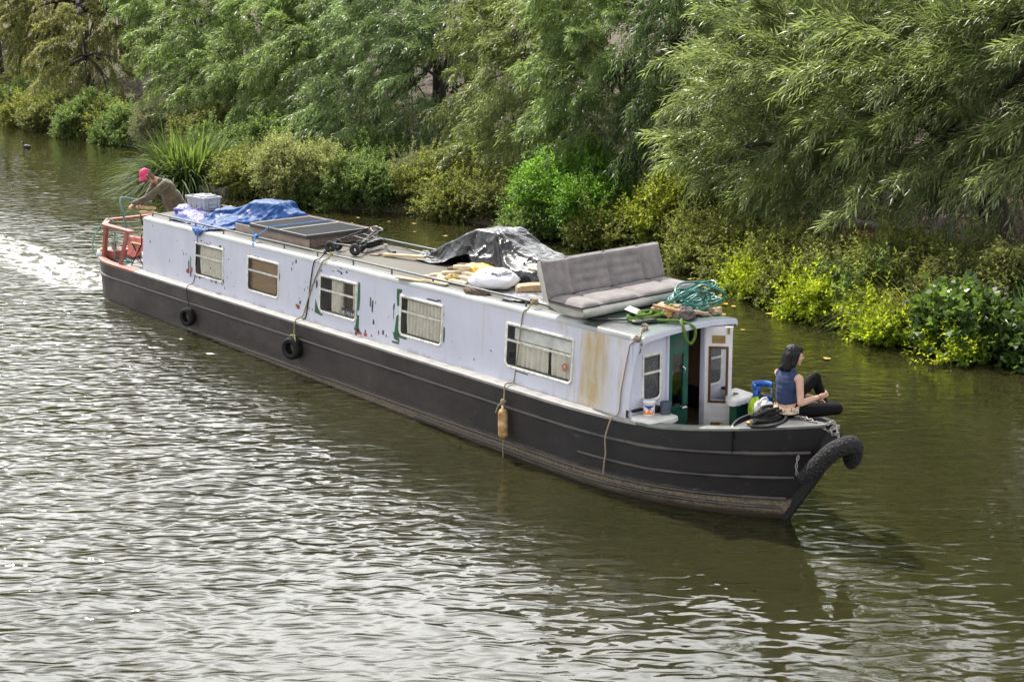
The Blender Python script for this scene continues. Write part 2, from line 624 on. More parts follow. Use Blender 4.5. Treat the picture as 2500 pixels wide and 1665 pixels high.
m_alu = mat('aged cream window frame', (0.58, 0.56, 0.52), 0.42, col2=(0.74, 0.72, 0.68), scale=14)
m_seal = mat('black rubber seal', (0.015, 0.015, 0.015), 0.6)
m_brass = mat('tarnished brass', (0.30, 0.21, 0.08), 0.4, met=0.8, scale=20)
m_chrome = mat('dull chrome', (0.6, 0.6, 0.6), 0.25, met=1.0)
m_iron = mat('dark painted steel tube', (0.055, 0.075, 0.085), 0.4, col2=(0.10, 0.12, 0.13), scale=9)
m_black = mat('matt black', (0.008, 0.008, 0.009), 0.6, spec=0.25)
m_varn = mat('dark varnished wood', (0.085, 0.03, 0.018), 0.35, stretch=(1, 1, 0.1), scale=30)
m_inside = mat('brown cabin lining', (0.17, 0.095, 0.05), 0.7, col2=(0.22, 0.13, 0.07), stretch=(1, 1, 0.1), scale=12)
m_floor = mat('cabin floor boards', (0.16, 0.10, 0.065), 0.6, stretch=(0.2, 3, 1), scale=5)

# side paint of the cabin, with rust runs towards the front
m_wall, nt = newmat('pale grey blue cabin paint')
N = NT(nt)
c = N.coord()
sx = N.n('ShaderNodeSeparateXYZ', Vector=c)
X, Y, Z = sx.outputs
n1 = N.noise(c, 1.2, 5, 0.6)
n2 = N.noise(c, 14, 4, 0.6, (1, 1, 0.12))
n3 = N.noise(c, 5, 5, 0.65)
cl = N.mix(N.ramp(n1, 0.3, 0.7), (0.48, 0.495, 0.60), (0.54, 0.555, 0.65))
dirt = N.math('MULTIPLY', N.ramp(n2, 0.52, 0.75), 0.22)
cl = N.mix(dirt, cl, (0.33, 0.33, 0.31))


def band(x0, x1, x2, x3):
    return N.math('MULTIPLY', N.ramp(X, x0, x1), N.ramp(X, x2, x3, 1.0, 0.0))


side = N.ramp(Y, -0.7, -0.78)
r1 = N.math('MULTIPLY', band(12.26, 12.40, 12.62, 12.98), N.ramp(n2, 0.20, 0.66, 0.62, 0.95))
r2 = N.math('MULTIPLY', band(12.50, 12.54, 12.58, 12.63), 0.75)
r3 = N.math('MULTIPLY', band(10.33, 10.35, 10.36, 10.40), N.ramp(Z, 0.8, 1.7, 0.0, 0.5))
r4 = N.math('MULTIPLY', band(11.85, 11.89, 11.92, 11.98), N.ramp(Z, 1.55, 1.7, 0.0, 0.55))
r5 = N.math('MULTIPLY', band(11.5, 12.2, 13.0, 13.25), N.math('MULTIPLY', N.ramp(n2, 0.40, 0.68), 0.5))
ru = N.math('MAXIMUM', N.math('MAXIMUM', r1, r2), N.math('MAXIMUM', N.math('MAXIMUM', r3, r4), r5))
ru = N.math('MULTIPLY', ru, N.math('MULTIPLY', side, N.ramp(n3, 0.2, 0.6, 0.55, 1.0)))
rc = N.mix(N.ramp(n2, 0.35, 0.7), (0.46, 0.39, 0.25), (0.42, 0.30, 0.13))
cl = N.mix(ru, cl, rc)
low = N.math('MULTIPLY', N.ramp(Z, 0.76, 0.86, 1.0, 0.0), N.ramp(n3, 0.45, 0.65))
cl = N.mix(N.math('MULTIPLY', low, 0.5), cl, (0.22, 0.20, 0.18))
p = N.n('ShaderNodeBsdfPrincipled', Base_Color=cl, Roughness=0.5)
N.out(p.outputs[0])

# roof: sandy anti-slip paint, pale edges, teal front end
m_roof, nt = newmat('roof paint')
N = NT(nt)
c = N.coord()
sx = N.n('ShaderNodeSeparateXYZ', Vector=c)
X, Y, Z = sx.outputs
n1 = N.noise(c, 1.5, 6, 0.65)
n2 = N.noise(c, 12, 5, 0.65)
ay = N.math('ABSOLUTE', Y)
cl = N.mix(N.ramp(n1, 0.3, 0.7), (0.066, 0.059, 0.046), (0.088, 0.079, 0.062))
cl = N.mix(N.math('MULTIPLY', N.ramp(n2, 0.55, 0.75), 0.4), cl, (0.16, 0.13, 0.10))
edge = N.ramp(N.math('ADD', ay, N.math('MULTIPLY', n2, 0.02)), 0.695, 0.715)
pale = N.mix(N.ramp(n1, 0.35, 0.7), (0.30, 0.318, 0.323), (0.40, 0.415, 0.415))
cl = N.mix(edge, cl, pale)
rs = N.math('MULTIPLY', N.ramp(n1, 0.60, 0.70), N.ramp(N.noise(c, 5, 4), 0.5, 0.6))
cl = N.mix(N.math('MULTIPLY', rs, 0.7), cl, (0.34, 0.20, 0.12))
teal = N.ramp(N.math('ADD', X, N.math('MULTIPLY', n2, 0.15)), 12.2, 12.45)
tc = N.mix(N.ramp(n1, 0.35, 0.65), (0.026, 0.050, 0.046), (0.062, 0.098, 0.09))
near_brown = N.math('MULTIPLY', N.ramp(Y, -0.35, -0.6), N.math('MULTIPLY', N.ramp(X, 13.15, 12.9), N.ramp(n2, 0.3, 0.5)))  # blotchy dark brown on the near side of the teal front end
tc = N.mix(N.math('MULTIPLY', near_brown, 0.85), tc, (0.022, 0.017, 0.016))
cl = N.mix(N.math('MULTIPLY', teal, N.ramp(ay, 0.80, 0.83, 1.0, 0.25)), cl, tc)
bp = N.n('ShaderNodeBump', Strength=1.0, Distance=0.004, Height=n2)
p = N.n('ShaderNodeBsdfPrincipled', Base_Color=cl, Roughness=N.ramp(teal, 0, 1, 0.75, 0.45), Normal=bp.outputs[0])
N.out(p.outputs[0])

# window glass: clear, reflecting the sky at its own Fresnel rate
m_glass, nt = newmat('window glass')
N = NT(nt)
lw = N.n('ShaderNodeLayerWeight', Blend=0.5)
fr = N.math('ADD', N.math('MULTIPLY', N.math('POWER', lw.outputs['Facing'], 5.0), 0.95), 0.05)
tr = N.n('ShaderNodeBsdfTransparent', Color=(0.95, 0.96, 0.95))
gl = N.n('ShaderNodeBsdfGlossy', Roughness=0.03)
ms = N.n('ShaderNodeMixShader', _0=fr, _1=tr.outputs[0], _2=gl.outputs[0])
N.out(ms.outputs[0])
m_frost, nt = newmat('grey patterned glass')
N = NT(nt)
c = N.coord()
sp = N.ramp(N.noise(c, 90, 3, 0.7), 0.5, 0.66)
cl = N.mix(sp, (0.045, 0.05, 0.055), (0.16, 0.17, 0.18))
N.out(N.n('ShaderNodeBsdfPrincipled', Base_Color=cl, Roughness=0.25).outputs[0])


def cloth_mat(name, col, tr=0.35, var=0.15, scale=6):
    m, nt = newmat(name)
    N = NT(nt)
    c = N.coord()
    f = N.ramp(N.noise(c, scale, 4), 0.3, 0.7)
    cl = N.mix(f, tuple(x * (1 - var) for x in col), tuple(min(1, x * (1 + var)) for x in col))
    a = N.n('ShaderNodeBsdfDiffuse', Color=cl)
    b = N.n('ShaderNodeBsdfTranslucent', Color=cl)
    N.out(N.n('ShaderNodeMixShader', _0=tr, _1=a.outputs[0], _2=b.outputs[0]).outputs[0])
    return m


m_curtain = cloth_mat('cream curtain', (0.70, 0.655, 0.57), 0.12, 0.10)
m_blind = mat('brown window blind', (0.20, 0.115, 0.055), 0.7, col2=(0.27, 0.16, 0.075), stretch=(1, 1, 6), scale=3)

boat = thing('narrowboat', 'long black and pale grey narrowboat carrying clutter on its roof', 'narrowboat')

# ---- hull
LEV = [(-0.5, 14.72, 0.97), (-0.3, 14.88, 1.0), (-0.05, 15.05, 1.03), (0.2, 15.22, 1.04), (0.485, 15.42, 1.045), (1.0, 15.6, 1.05)]


def hull_pt(u, k, side):
    """u in 0..1 from stern to stem, level k"""
    zf, xe, wf = LEV[k]
    xs_ = -2.75 + (xe + 2.75) * u
    xg = -2.75 + (15.6 + 2.75) * u
    w = hb(xs_, xe) * wf / 1.05
    z = zf if k < len(LEV) - 1 else sheer(xg)
    if k == len(LEV) - 2: z = 0.485 + 0.24 * max(0, (xg - 13.4) / 2.2) ** 1.4
    if k == len(LEV) - 3: z = 0.2 + 0.2 * max(0, (xg - 13.4) / 2.2) ** 1.4
    return (xs_, side * w, z)


US = [(1 - math.cos(t * PI / 14)) / 2 * 0.18 for t in range(9)]
US = sorted(set([round(a, 5) for a in US] + list(np.round(np.linspace(0.09, 0.78, 22), 5)) + list(np.round(1 - 0.22 * (np.linspace(1, 0, 26)) ** 1.6, 5))))
hull = MB()
for s in (-1, 1):
    rows = [[hull_pt(u, k, s) for k in range(len(LEV))] for u in US]
    hull.grid(rows if s > 0 else [r[::-1] for r in rows])
    # inside face of the bulwark along the fore and aft wells
    rows = [[(x, s * max(0.0, hb(x) - 0.035), sheer(x)), (x, s * max(0.0, min(hb(x), hb(x, 15.20) if x < 15.2 else 0) - 0.045), 0.3)] for x in np.linspace(-2.72, 15.1, 60)]
    hull.grid(rows if s > 0 else [r[::-1] for r in rows])
part('hull', hull, m_hull, boat)


m_strake = mat('scraped rubbing strake', (0.022, 0.019, 0.019), 0.5, col2=(0.075, 0.066, 0.062), stretch=(0.4, 1, 1), scale=5)


def strake(z_of, x0, x1, r, off=0.012):
    mb = MB()
    for s in (-1, 1):
        P = []
        for x in np.linspace(x0, x1, 90):
            z = z_of(x)
            zf = min(max((z + 0.3) / 1.05, 0), 1)
            xe = float(np.interp(z, (-0.5, -0.3, -0.05, 0.2, 0.485, 1.0), (14.72, 14.88, 15.05, 15.22, 15.42, 15.6)))
            P.append((x, s * (hb(x, xe) * (1.035 / 1.05) + off), z))
        mb.tube(P, r, 8, flat=1.0)
    return mb


part('rubbing_strake', strake(lambda x: 0.485 + 0.24 * max(0, (x - 13.4) / 2.2) ** 1.4, -2.0, 15.34, 0.026), m_strake, boat)
part('rubbing_strake', strake(lambda x: 0.205 + 0.20 * max(0, (x - 13.4) / 2.2) ** 1.4, 12.45, 15.14, 0.020), m_strake, boat)
part('rubbing_strake', strake(lambda x: 0.0 + 0.10 * max(0, (x - 13.6) / 2.2) ** 1.4, 2.0, 15.0, 0.022), m_strake, boat)
part('rubbing_strake', strake(lambda x: -0.10 + 0.05 * max(0, (x - 13.6) / 2.2) ** 1.4, 9.0, 14.92, 0.020), m_strake, boat)

# stem post with its rounded head
prof = [(15.06, 0.93), (15.15, 1.0), (15.28, 1.07), (15.40, 1.10), (15.52, 1.085), (15.60, 1.03), (15.645, 0.95), (15.64, 0.88), (15.56, 0.66), (15.37, 0.35), (15.14, 0.02), (14.92, -0.30), (14.7, -0.3), (14.98, 0.0), (15.25, 0.35), (15.42, 0.66), (15.40, 0.9)]
mb = MB().prism(prof, (0, 0.035, 0), (1, 0, 0), (0, 0, 1), 0.07)
part('stem_post', mb, m_deckblack, boat)

# gunwale strips
for s in (-1, 1):
    mb = MB()
    rows = []
    for x in np.linspace(-0.1, 13.35, 70):
        w = hb(x)
        z = sheer(x)
        rows.append([(x, s * (w + 0.012), z - 0.028), (x, s * (w + 0.012), z + 0.004), (x, s * (w - 0.03), z + 0.014), (x, s * min(w - 0.04, 0.885), z + 0.020)])
    mb.grid(rows if s > 0 else [r[::-1] for r in rows], smooth=False)
    part('gunwale', mb, m_grey, boat)
    mb = MB()
    rows = []
    for x in np.linspace(13.35, 14.62, 14):
        w = hb(x)
        z = sheer(x)
        rows.append([(x, s * (w + 0.012), z - 0.02), (x, s * (w + 0.012), z + 0.006), (x, s * (w - 0.03), z + 0.016), (x, s * (w - 0.13), z + 0.018), (x, s * (w - 0.13), z - 0.03)])
    mb.grid(rows if s > 0 else [r[::-1] for r in rows], smooth=False)
    part('fore_side_deck', mb, m_green_grey, boat)
mb = MB()
th = np.linspace(0, PI, 30)
rows = []
for a in [0] + list(th) + [PI]:
    pass
pts = [(-0.1, -1.05)] + [(-1.2 - 1.55 * math.sin(t), -1.05 * math.cos(t)) for t in th] + [(-0.1, 1.05)]
rows = []
for i, (x, y) in enumerate(pts):
    n = Vector((0, -1)) if i == 0 else Vector((0, 1)) if i == len(pts) - 1 else Vector((-math.sin(th[i - 1]) * 1.05, -math.cos(th[i - 1]) * 1.55)).normalized()
    z = sheer(x)
    rows.append([(x + n.x * 0.014, y + n.y * 0.014, z - 0.035), (x + n.x * 0.014, y + n.y * 0.014, z + 0.008), (x - n.x * 0.03, y - n.y * 0.03, z + 0.018), (x - n.x * 0.12, y - n.y * 0.12, z + 0.018), (x - n.x * 0.12, y - n.y * 0.12, z - 0.08)])
mb.grid(rows, smooth=False)
part('stern_capping', mb, m_red, boat)

# decks
m_sterndeck = mat('worn grey stern deck', (0.17, 0.16, 0.16), 0.7, col2=(0.28, 0.26, 0.26), scale=3)
mb = MB()
rows = [[(x, -max(0.01, hb(x) - 0.05), 0.685), (x, 0, 0.70), (x, max(0.01, hb(x) - 0.05), 0.685)] for x in np.linspace(-2.70, -0.02, 24)]
mb.grid(rows)
part('stern_deck', mb, m_sterndeck, boat)
mb = MB()
rows = []
for x in np.linspace(14.46, 15.50, 18):
    w = hb(x)
    z = sheer(x)
    rows.append([(x, -(w + 0.012), z - 0.02), (x, -(w + 0.010), z + 0.006), (x, -max(0.0, w - 0.03), z + 0.016), (x, 0, z + 0.05), (x, max(0.0, w - 0.03), z + 0.016), (x, w + 0.010, z + 0.006), (x, w + 0.012, z - 0.02)])
mb.grid(rows, smooth=False)
part('fore_deck', mb, m_deckgrey, boat)
mb = MB()
P = [(14.56, -0.54, 0.84), (14.49, -0.47, 0.88), (14.45, -0.3, 0.915), (14.44, 0.0, 0.93), (14.45, 0.3, 0.915), (14.49, 0.47, 0.88), (14.56, 0.54, 0.84)]
sp = spline(P, 5)
mb.grid([[(p.x - 0.012, p.y, p.z - 0.28), (p.x - 0.012, p.y, p.z + 0.025), (p.x + 0.012, p.y, p.z + 0.025), (p.x + 0.014, p.y, p.z - 0.10)] for p in sp], smooth=False)
part('deck_coaming', mb, m_deckblack, boat)
mb = MB().grid([[(x, -(hb(x, 15.3) - 0.06), 0.295), (x, hb(x, 15.3) - 0.06, 0.295)] for x in np.linspace(13.18, 14.5, 12)])
part('well_floor', mb, mat('well floor boards', (0.11, 0.08, 0.065), 0.8, stretch=(1, 8, 1), scale=2), boat)

# bollard and T stud
mb = MB().lathe([(0.035, 0), (0.032, 0.05), (0.048, 0.055), (0.048, 0.075), (0.0, 0.08)], 14, Matrix.Translation((14.66, -0.37, 0.88)))
part('mooring_stud', mb, m_brass, boat)

# ---- cabin shell
WG, WR, ZG, ZR, LC = 0.9066, 0.8265, 0.766, 1.745, 13.33
WIN = [(2.10, 3.145), (3.98, 5.015), (6.25, 7.30), (8.43, 9.46), (10.85, 12.185)]
WZ0, WZ1, WZB = 0.975, 1.568, 1.338


def wy_at(z):
    return WG + (WR - WG) * (z - ZG) / (ZR + 0.03 - ZG)


def W(x, z, out=0.0, s=-1):
    return (x, s * (wy_at(z) + out), z)


XW = 13.17
xsb = sorted(set([0.0, XW] + [a for w in WIN for a in (w[0] + 0.03, w[1] - 0.03)]))
zsb = [ZG - 0.02, WZ0 + 0.03, WZ1 - 0.03, ZR]
mb = MB()
for i in range(len(xsb) - 1):
    for j in range(3):
        xa, xb = xsb[i], xsb[i + 1]
        if j == 1 and any(abs(xa - (w[0] + 0.03)) < 1e-6 for w in WIN): continue
        mb.add([W(xa, zsb[j]), W(xb, zsb[j]), W(xb, zsb[j + 1]), W(xa, zsb[j + 1])], [[0, 1, 2, 3]])
        mb.add([W(xa, zsb[j], -0.04), W(xb, zsb[j], -0.04), W(xb, zsb[j + 1], -0.04), W(xa, zsb[j + 1], -0.04)], [[3, 2, 1, 0]], 1)
# window reveals
for a, b in WIN:
    a, b = a + 0.03, b - 0.03
    z0, z1 = WZ0 + 0.03, WZ1 - 0.03
    for (x0, zz0), (x1, zz1) in (((a, z0), (b, z0)), ((b, z0), (b, z1)), ((b, z1), (a, z1)), ((a, z1), (a, z0))):
        mb.add([W(x0, zz0), W(x1, zz1), W(x1, zz1, -0.04), W(x0, zz0, -0.04)], [[3, 2, 1, 0]], 1)
# far side, stern end, front returns
part('cabin_side', mb, [m_wall, m_inside], boat)
mb = MB()
mb.add([W(0, ZG - 0.02, 0, 1), W(XW, ZG - 0.02, 0, 1), W(XW, ZR, 0, 1), W(0, ZR, 0, 1)], [[3, 2, 1, 0]])
mb.add([W(0, ZG - 0.02, -0.04, 1), W(XW, ZG - 0.02, -0.04, 1), W(XW, ZR, -0.04, 1), W(0, ZR, -0.04, 1)], [[0, 1, 2, 3]], 1)
part('cabin_side', mb, [m_wall, m_inside], boat)
mb = MB()
mb.add([W(0, 0.6), W(0, ZR), W(0, ZR, 0, 1), W(0, 0.6, 0, 1), (0, 0, 1.82)], [[0, 1, 4, 2, 3]])
mb.add([W(0.04, 0.4), W(0.04, ZR), W(0.04, ZR, 0, 1), W(0.04, 0.4, 0, 1), (0.04, 0, 1.81)], [[3, 2, 4, 1, 0]], 1)
part('cabin_end', mb, [m_wall, m_inside], boat)
for s in (-1, 1):   # swept front edge of the side
    mb = MB()
    zz = np.linspace(ZG - 0.02, ZR, 9)
    e = [(LC - 0.13 + 0.13 * ((z - ZG) / (ZR - ZG)) ** 2.2, z) for z in zz]
    rows = [[(XW, s * wy_at(z), z), (x, s * wy_at(z), z), (x + 0.004, s * (wy_at(z) - 0.006), z), (x + 0.004, s * (wy_at(z) - 0.034), z), (XW, s * (wy_at(z) - 0.04), z)] for x, z in e]
    mb.grid(rows[::-1] if s < 0 else rows, smooth=False)
    part('cabin_front_return', mb, m_wall, boat)

# roof
mb = MB()
RP = [(-0.8330, 1.715), (-0.8290, 1.745), (-0.8180, 1.768), (-0.795, 1.782), (-0.72, 1.793), (-0.4, 1.820), (0, 1.832)]
RP = RP + [(-y, z) for y, z in RP[-2::-1]]


def roof_z(y):
    y = -abs(y)
    for (a, za), (b, zb) in zip(RP, RP[1:]):
        if a <= y <= b: return za + (zb - za) * (y - a) / (b - a)
    return 1.72


rxs = list(np.linspace(0 - 0.02, LC + 0.035, 40))
mb.grid([[(x, y, z) for y, z in RP] for x in rxs], smooth=True)
mb.grid([[(x, y * 0.985, z - 0.035) for y, z in RP][::-1] for x in rxs], smooth=True, m=1)
for x, fl in ((-0.02, False), (LC + 0.035, True)):
    rows = [[(x, y, z), (x, y * 0.985, z - 0.035)] for y, z in RP]
    mb.grid(rows if not fl else [r[::-1] for r in rows], smooth=False, m=2)
part('roof', mb, [m_roof, m_inside, m_wall], boat)
mb = MB()
fz = [(y * 0.995, z) for y, z in RP[1:-1]]
mb.grid([[(LC + 0.036, y, z - 0.012), (LC + 0.046, y, z - 0.012), (LC + 0.046, y, z - 0.072), (LC + 0.036, y, z - 0.072)] for y, z in fz][::-1], smooth=False, cv=True)
part('roof_fascia', mb, m_wall, boat)

# handrails
for s in (-1, 1):
    mb = MB()
    x1 = 12.0 if s < 0 else 12.6
    zr_ = roof_z(0.72)
    mb.tube([(0.17, s * 0.715, zr_ + 0.012), (0.18, s * 0.715, zr_ + 0.068), (0.24, s * 0.715, zr_ + 0.082)] + [(x, s * 0.722, zr_ + 0.082) for x in np.linspace(0.5, x1 - 0.1, 20)] + [(x1, s * 0.722, zr_ + 0.07), (x1 + 0.03, s * 0.722, zr_ + 0.01)], 0.0165, 8)
    for x in np.arange(0.9, x1, 1.02):
        mb.box((x, s * 0.722, zr_ + 0.035), (0.03, 0.012, 0.075))
    part('handrail', mb, m_iron, boat)


# side windows
def rrect(x0, z0, x1, z1, rb, rt, n=6):
    P = []
    for cx, cz, r, a0 in ((x1 - rb, z0 + rb, rb, -PI / 2), (x1 - rt, z1 - rt, rt, 0), (x0 + rt, z1 - rt, rt, PI / 2), (x0 + rb, z0 + rb, rb, PI)):
        for k in range(n + 1):
            a = a0 + PI / 2 * k / n
            P.append((cx + r * math.cos(a), cz + r * math.sin(a)))
    return P


def frame_mesh(mb, at, x0, z0, x1, z1, w, out, rb=0.085, rt=0.02, seal=1):
    a = rrect(x0, z0, x1, z1, rb, rt)
    b = rrect(x0 + w, z0 + w, x1 - w, z1 - w, max(0.01, rb - w), max(0.005, rt - w * 0.5))
    rows = [[at(p[0], p[1], -0.002) for p in a], [at(p[0], p[1], out) for p in a],
            [at((p[0] * 0.6 + q[0] * 0.4), (p[1] * 0.6 + q[1] * 0.4), out + 0.004) for p, q in zip(a, b)],
            [at(p[0], p[1], out * 0.6) for p in b]]
    mb.grid(rows, smooth=False, cv=True)
    cx, cz = (x0 + x1) / 2, (z0 + z1) / 2
    sh = lambda p: (p[0] - math.copysign(0.010, p[0] - cx), p[1] - math.copysign(0.010, p[1] - cz))
    mb.grid([[at(p[0], p[1], out * 0.6) for p in b], [at(*sh(p), 0.003) for p in b], [at(*sh(p), -0.03) for p in b]], m=seal, smooth=False, cv=True)
    return b


def glaze(mb, at, poly, out):
    mb.add([at(x, z, out) for x, z in poly], [list(range(len(poly)))])


def curtain(x0, x1, z0, z1, depth=0.075, folds=9, seed=0, amp=0.034):
    mb = MB()
    rows = []
    n = folds * 8
    for i in range(n + 1):
        t = i / n
        x = x0 + (x1 - x0) * t
        row = []
        for k in range(6):
            z = z1 + (z0 - z1) * k / 5
            ph = t * folds * 2 * PI + 1.5 * noise.noise((t * 3, seed, k * 0.25))
            row.append(W(x + 0.012 * noise.noise((t * 9, seed + 5, k * 0.4)), z, -depth + amp * math.sin(ph) + 0.012 * noise.noise((t * 5, seed, k * .3))))
        rows.append(row)
    mb.grid(rows)
    return mb


def digits(text, size):
    cu = bpy.data.curves.new('t', 'FONT')
    cu.body, cu.size, cu.resolution_u = text, size, 2
    ob = bpy.data.objects.new('t', cu)
    COL.objects.link(ob)
    dg = bpy.context.evaluated_depsgraph_get()
    me = bpy.data.meshes.new_from_object(ob.evaluated_get(dg))
    V = [v.co[:] for v in me.vertices]
    F = [list(p.vertices) for p in me.polygons]
    bpy.data.objects.remove(ob)
    bpy.data.meshes.remove(me)
    return V, F


m_plate = mat('black number plate', (0.02, 0.02, 0.022), 0.4)
m_plateg = mat('grey plate panel', (0.22, 0.22, 0.23), 0.5)
m_sreds = mat('sticker red', (0.45, 0.05, 0.05), 0.5)
m_sgrn = mat('sticker green', (0.10, 0.30, 0.10), 0.5)
m_syel = mat('sticker yellow', (0.75, 0.6, 0.1), 0.5)
m_spurp = mat('sticker pale purple', (0.35, 0.28, 0.38), 0.5)
WL = ['cream framed side window with drawn curtains nearest the stern', 'cream framed side window with a brown blind', 'cream framed side window with parted curtains and a number plate', 'cream framed side window with gathered cream curtains', 'wide front side window with a round sticker']
for k, (a, b) in enumerate(WIN):
    fm = MB()
    inner = frame_mesh(fm, W, a, WZ0, b, WZ1, 0.036, 0.016, seal=2)
    fm.box(((a + b) / 2, -(wy_at(WZB) + 0.006), WZB), (b - a - 0.07, 0.022, 0.026), Matrix.Rotation(0.08, 3, 'X'))
    for i in range(12):      # rivets
        t = (i + 0.5) / 12
        for z in (WZ0 + 0.018, WZ1 - 0.018):
            pt = W(a + 0.1 + (b - a - 0.2) * t, z, 0.02)
            fm.ellip(pt, (0.006, 0.005, 0.006), m=1, nu=6, nv=4)
    w = part('window', fm, [m_alu, m_iron, m_seal], boat, WL[k])
    g = MB()
    glaze(g, W, [(x, z) for x, z in inner], 0.0)
    part('pane', g, m_glass, w)
    if k == 0:
        part('curtain', curtain(a + 0.10, b - 0.03, WZ0 + 0.02, WZ1 - 0.03, folds=8, seed=1), m_curtain, w)
    elif k == 1:
        mb = MB()
        mb.grid([[W(x, z, -0.055) for z in (WZ0, WZ1)] for x in (a, b - 0.16)])
        part('blind', mb, m_blind, w)
        part('curtain', curtain(b - 0.2, b - 0.03, WZ0 + 0.02, WZ1 - 0.03, folds=2, seed=2), m_blind, w)
    elif k == 2:
        part('curtain', curtain(a + 0.27, a + 0.55, WZ0 + 0.02, WZ1 - 0.03, folds=4, seed=3), m_curtain, w)
        part('curtain', curtain(b - 0.19, b - 0.03, WZ0 + 0.02, WZ1 - 0.03, folds=3, seed=4), m_curtain, w)
        pl = MB()
        x0, x1, z0, z1 = b - 0.425, b - 0.06, WZ0 + 0.035, WZ0 + 0.165
        pl.box(((x0 + x1) / 2, -(wy_at(1.07) - 0.012), (z0 + z1) / 2), (x1 - x0, 0.006, z1 - z0), Matrix.Rotation(0.08, 3, 'X'))
        pl.add([W(x0 + 0.006, z0 + 0.006, -0.006), W(x0 + 0.095, z0 + 0.006, -0.006), W(x0 + 0.095, z1 - 0.006, -0.006), W(x0 + 0.006, z1 - 0.006, -0.006)], [[0, 1, 2, 3]], 1)
        pl.add([W(x0 + 0.05 + 0.025 * math.cos(t), z0 + 0.065 + 0.022 * math.sin(t), -0.004) for t in np.linspace(0, 2 * PI, 12, endpoint=False)], [list(range(12))], 2)
        V, F = digits('74164', 0.125)
        xx = max(v[0] for v in V)
        sc = (x1 - x0 - 0.115) / xx
        pl.add([W(x0 + 0.105 + v[0] * sc, z0 + 0.022 + v[1], -0.005) for v in V], F, 3)
        part('number_plate', pl, [m_plate, m_plateg, m_chrome, m_white], w, 'black number plate reading 74164')
    elif k == 3:
        part('curtain', curtain(a + 0.10, b - 0.03, WZ0 + 0.02, WZ1 - 0.03, folds=11, seed=5), m_curtain, w)
    else:
        part('curtain', curtain(a + 0.14, a + 0.78, WZ0 + 0.02, WZ1 - 0.03, folds=6, seed=6, amp=0.030), m_curtain, w)
        part('curtain', curtain(a + 0.86, b - 0.04, WZ0 + 0.02, WZ1 - 0.03, folds=4, seed=7, amp=0.030), m_curtain, w)
        up = MB()
        up.grid([[W(x, z, -0.03) for z in (WZB + 0.02, WZ1 - 0.03)] for x in (a + 0.14, b - 0.05)])
        part('white_liner', up, cloth_mat('white liner cloth', (0.8, 0.8, 0.8)), w)
        st = MB()
        sxp, szp, rr = b - 0.155, WZ0 + 0.20, 0.052
        for r_, mi, o_ in ((rr, 3, 0.002), (rr * 0.85, 0, 0.003), (rr * 0.5, 1, 0.004), (rr * 0.28, 2, 0.005)):
            st.add([W(sxp + r_ * math.cos(t), szp + (0.012 if mi == 2 else 0) + r_ * 1.1 * math.sin(t), o_) for t in np.linspace(0, 2 * PI, 18, endpoint=False)], [list(range(18))], mi)
        part('round_sticker', st, [m_sreds, m_sgrn, m_syel, m_spurp], w)

# inside lining seen through the glass
mb = MB()
mb.grid([[(x, -0.35, z) for z in (0.45, 1.80)] for x in (0.2, 8.2)])
mb.grid([[(x, y, 0.42) for y in (-0.9, 0.9)] for x in (0.05, 13.18)], m=1)
mb.grid([[(12.3, y, z) for z in (0.4, 1.7)] for y in (-0.79, -0.2)], m=0)
part('cabin_partition', mb, [m_inside, m_floor], boat)

# paint flaked off around the windows, older coats showing
m_cg = mat('old dark green coat', (0.012, 0.085, 0.03), 0.5)
m_cr = mat('old red coat', (0.33, 0.05, 0.045), 0.5)
m_cd = mat('dark primer', (0.035, 0.04, 0.055), 0.6)
rr = random.Random(5)
chips = MB()


def chip(x, z, w, h, m, out=0.0015):
    n = 11
    P = []
    for k in range(n):
        a = 2 * PI * k / n
        e = rr.uniform(0.65, 1.2)
        ca, sa = math.cos(a), math.sin(a)
        q = 0.55
        P.append(W(x + math.copysign(abs(ca) ** q, ca) * w / 2 * e, z + math.copysign(abs(sa) ** q, sa) * h / 2 * e, out))
    chips.add(P, [list(range(n))], m)


def chipbox(pts, m, out=0.0015):
    chips.add([W(x + rr.uniform(-0.004, 0.004), z + rr.uniform(-0.004, 0.004), out) for x, z in pts], [list(range(len(pts)))], m)


a, b = WIN[0]
for x, z, w, h, m in ((1.86, 1.09, .05, .22, 2), (1.93, 1.17, .05, .26, 0), (1.83, 1.02, .11, .09, 1), (1.98, 1.05, .05, .12, 1), (1.94, .98, .07, .13, 2), (1.78, 1.0, .05, .05, 1),
                      (1.4, 1.5, .02, .03, 2), (1.65, 1.3, .03, .05, 2), (1.75, 1.3, .03, .05, 2), (1.1, 1.1, .03, .04, 2), (0.3, 1.35, .04, .06, 2), (1.6, 1.35, .02, .03, 2), (0.4, 1.66, .03, .03, 2)):
    chip(x, z, w, h, m)
for k in range(9): chip(rr.uniform(a + .05, b), WZ1 + rr.uniform(.005, .05), rr.uniform(.03, .09), rr.uniform(.012, .03), rr.choice((2, 2, 0)))
for k in range(8): chip(rr.uniform(a + .05, b), WZ0 - rr.uniform(.0, .035), rr.uniform(.05, .13), rr.uniform(.02, .045), rr.choice((0, 2)))
chip(b + .01, 1.0, .03, .09, 2); chip(b + .005, 1.57, .04, .04, 2); chip(3.2, .9, .03, .05, 2)
for k in range(5): chip(rr.uniform(4.0, 5.0), WZ1 + rr.uniform(.005, .02), .05, .012, 2)
chip(5.03, 1.35, .02, .12, 2)
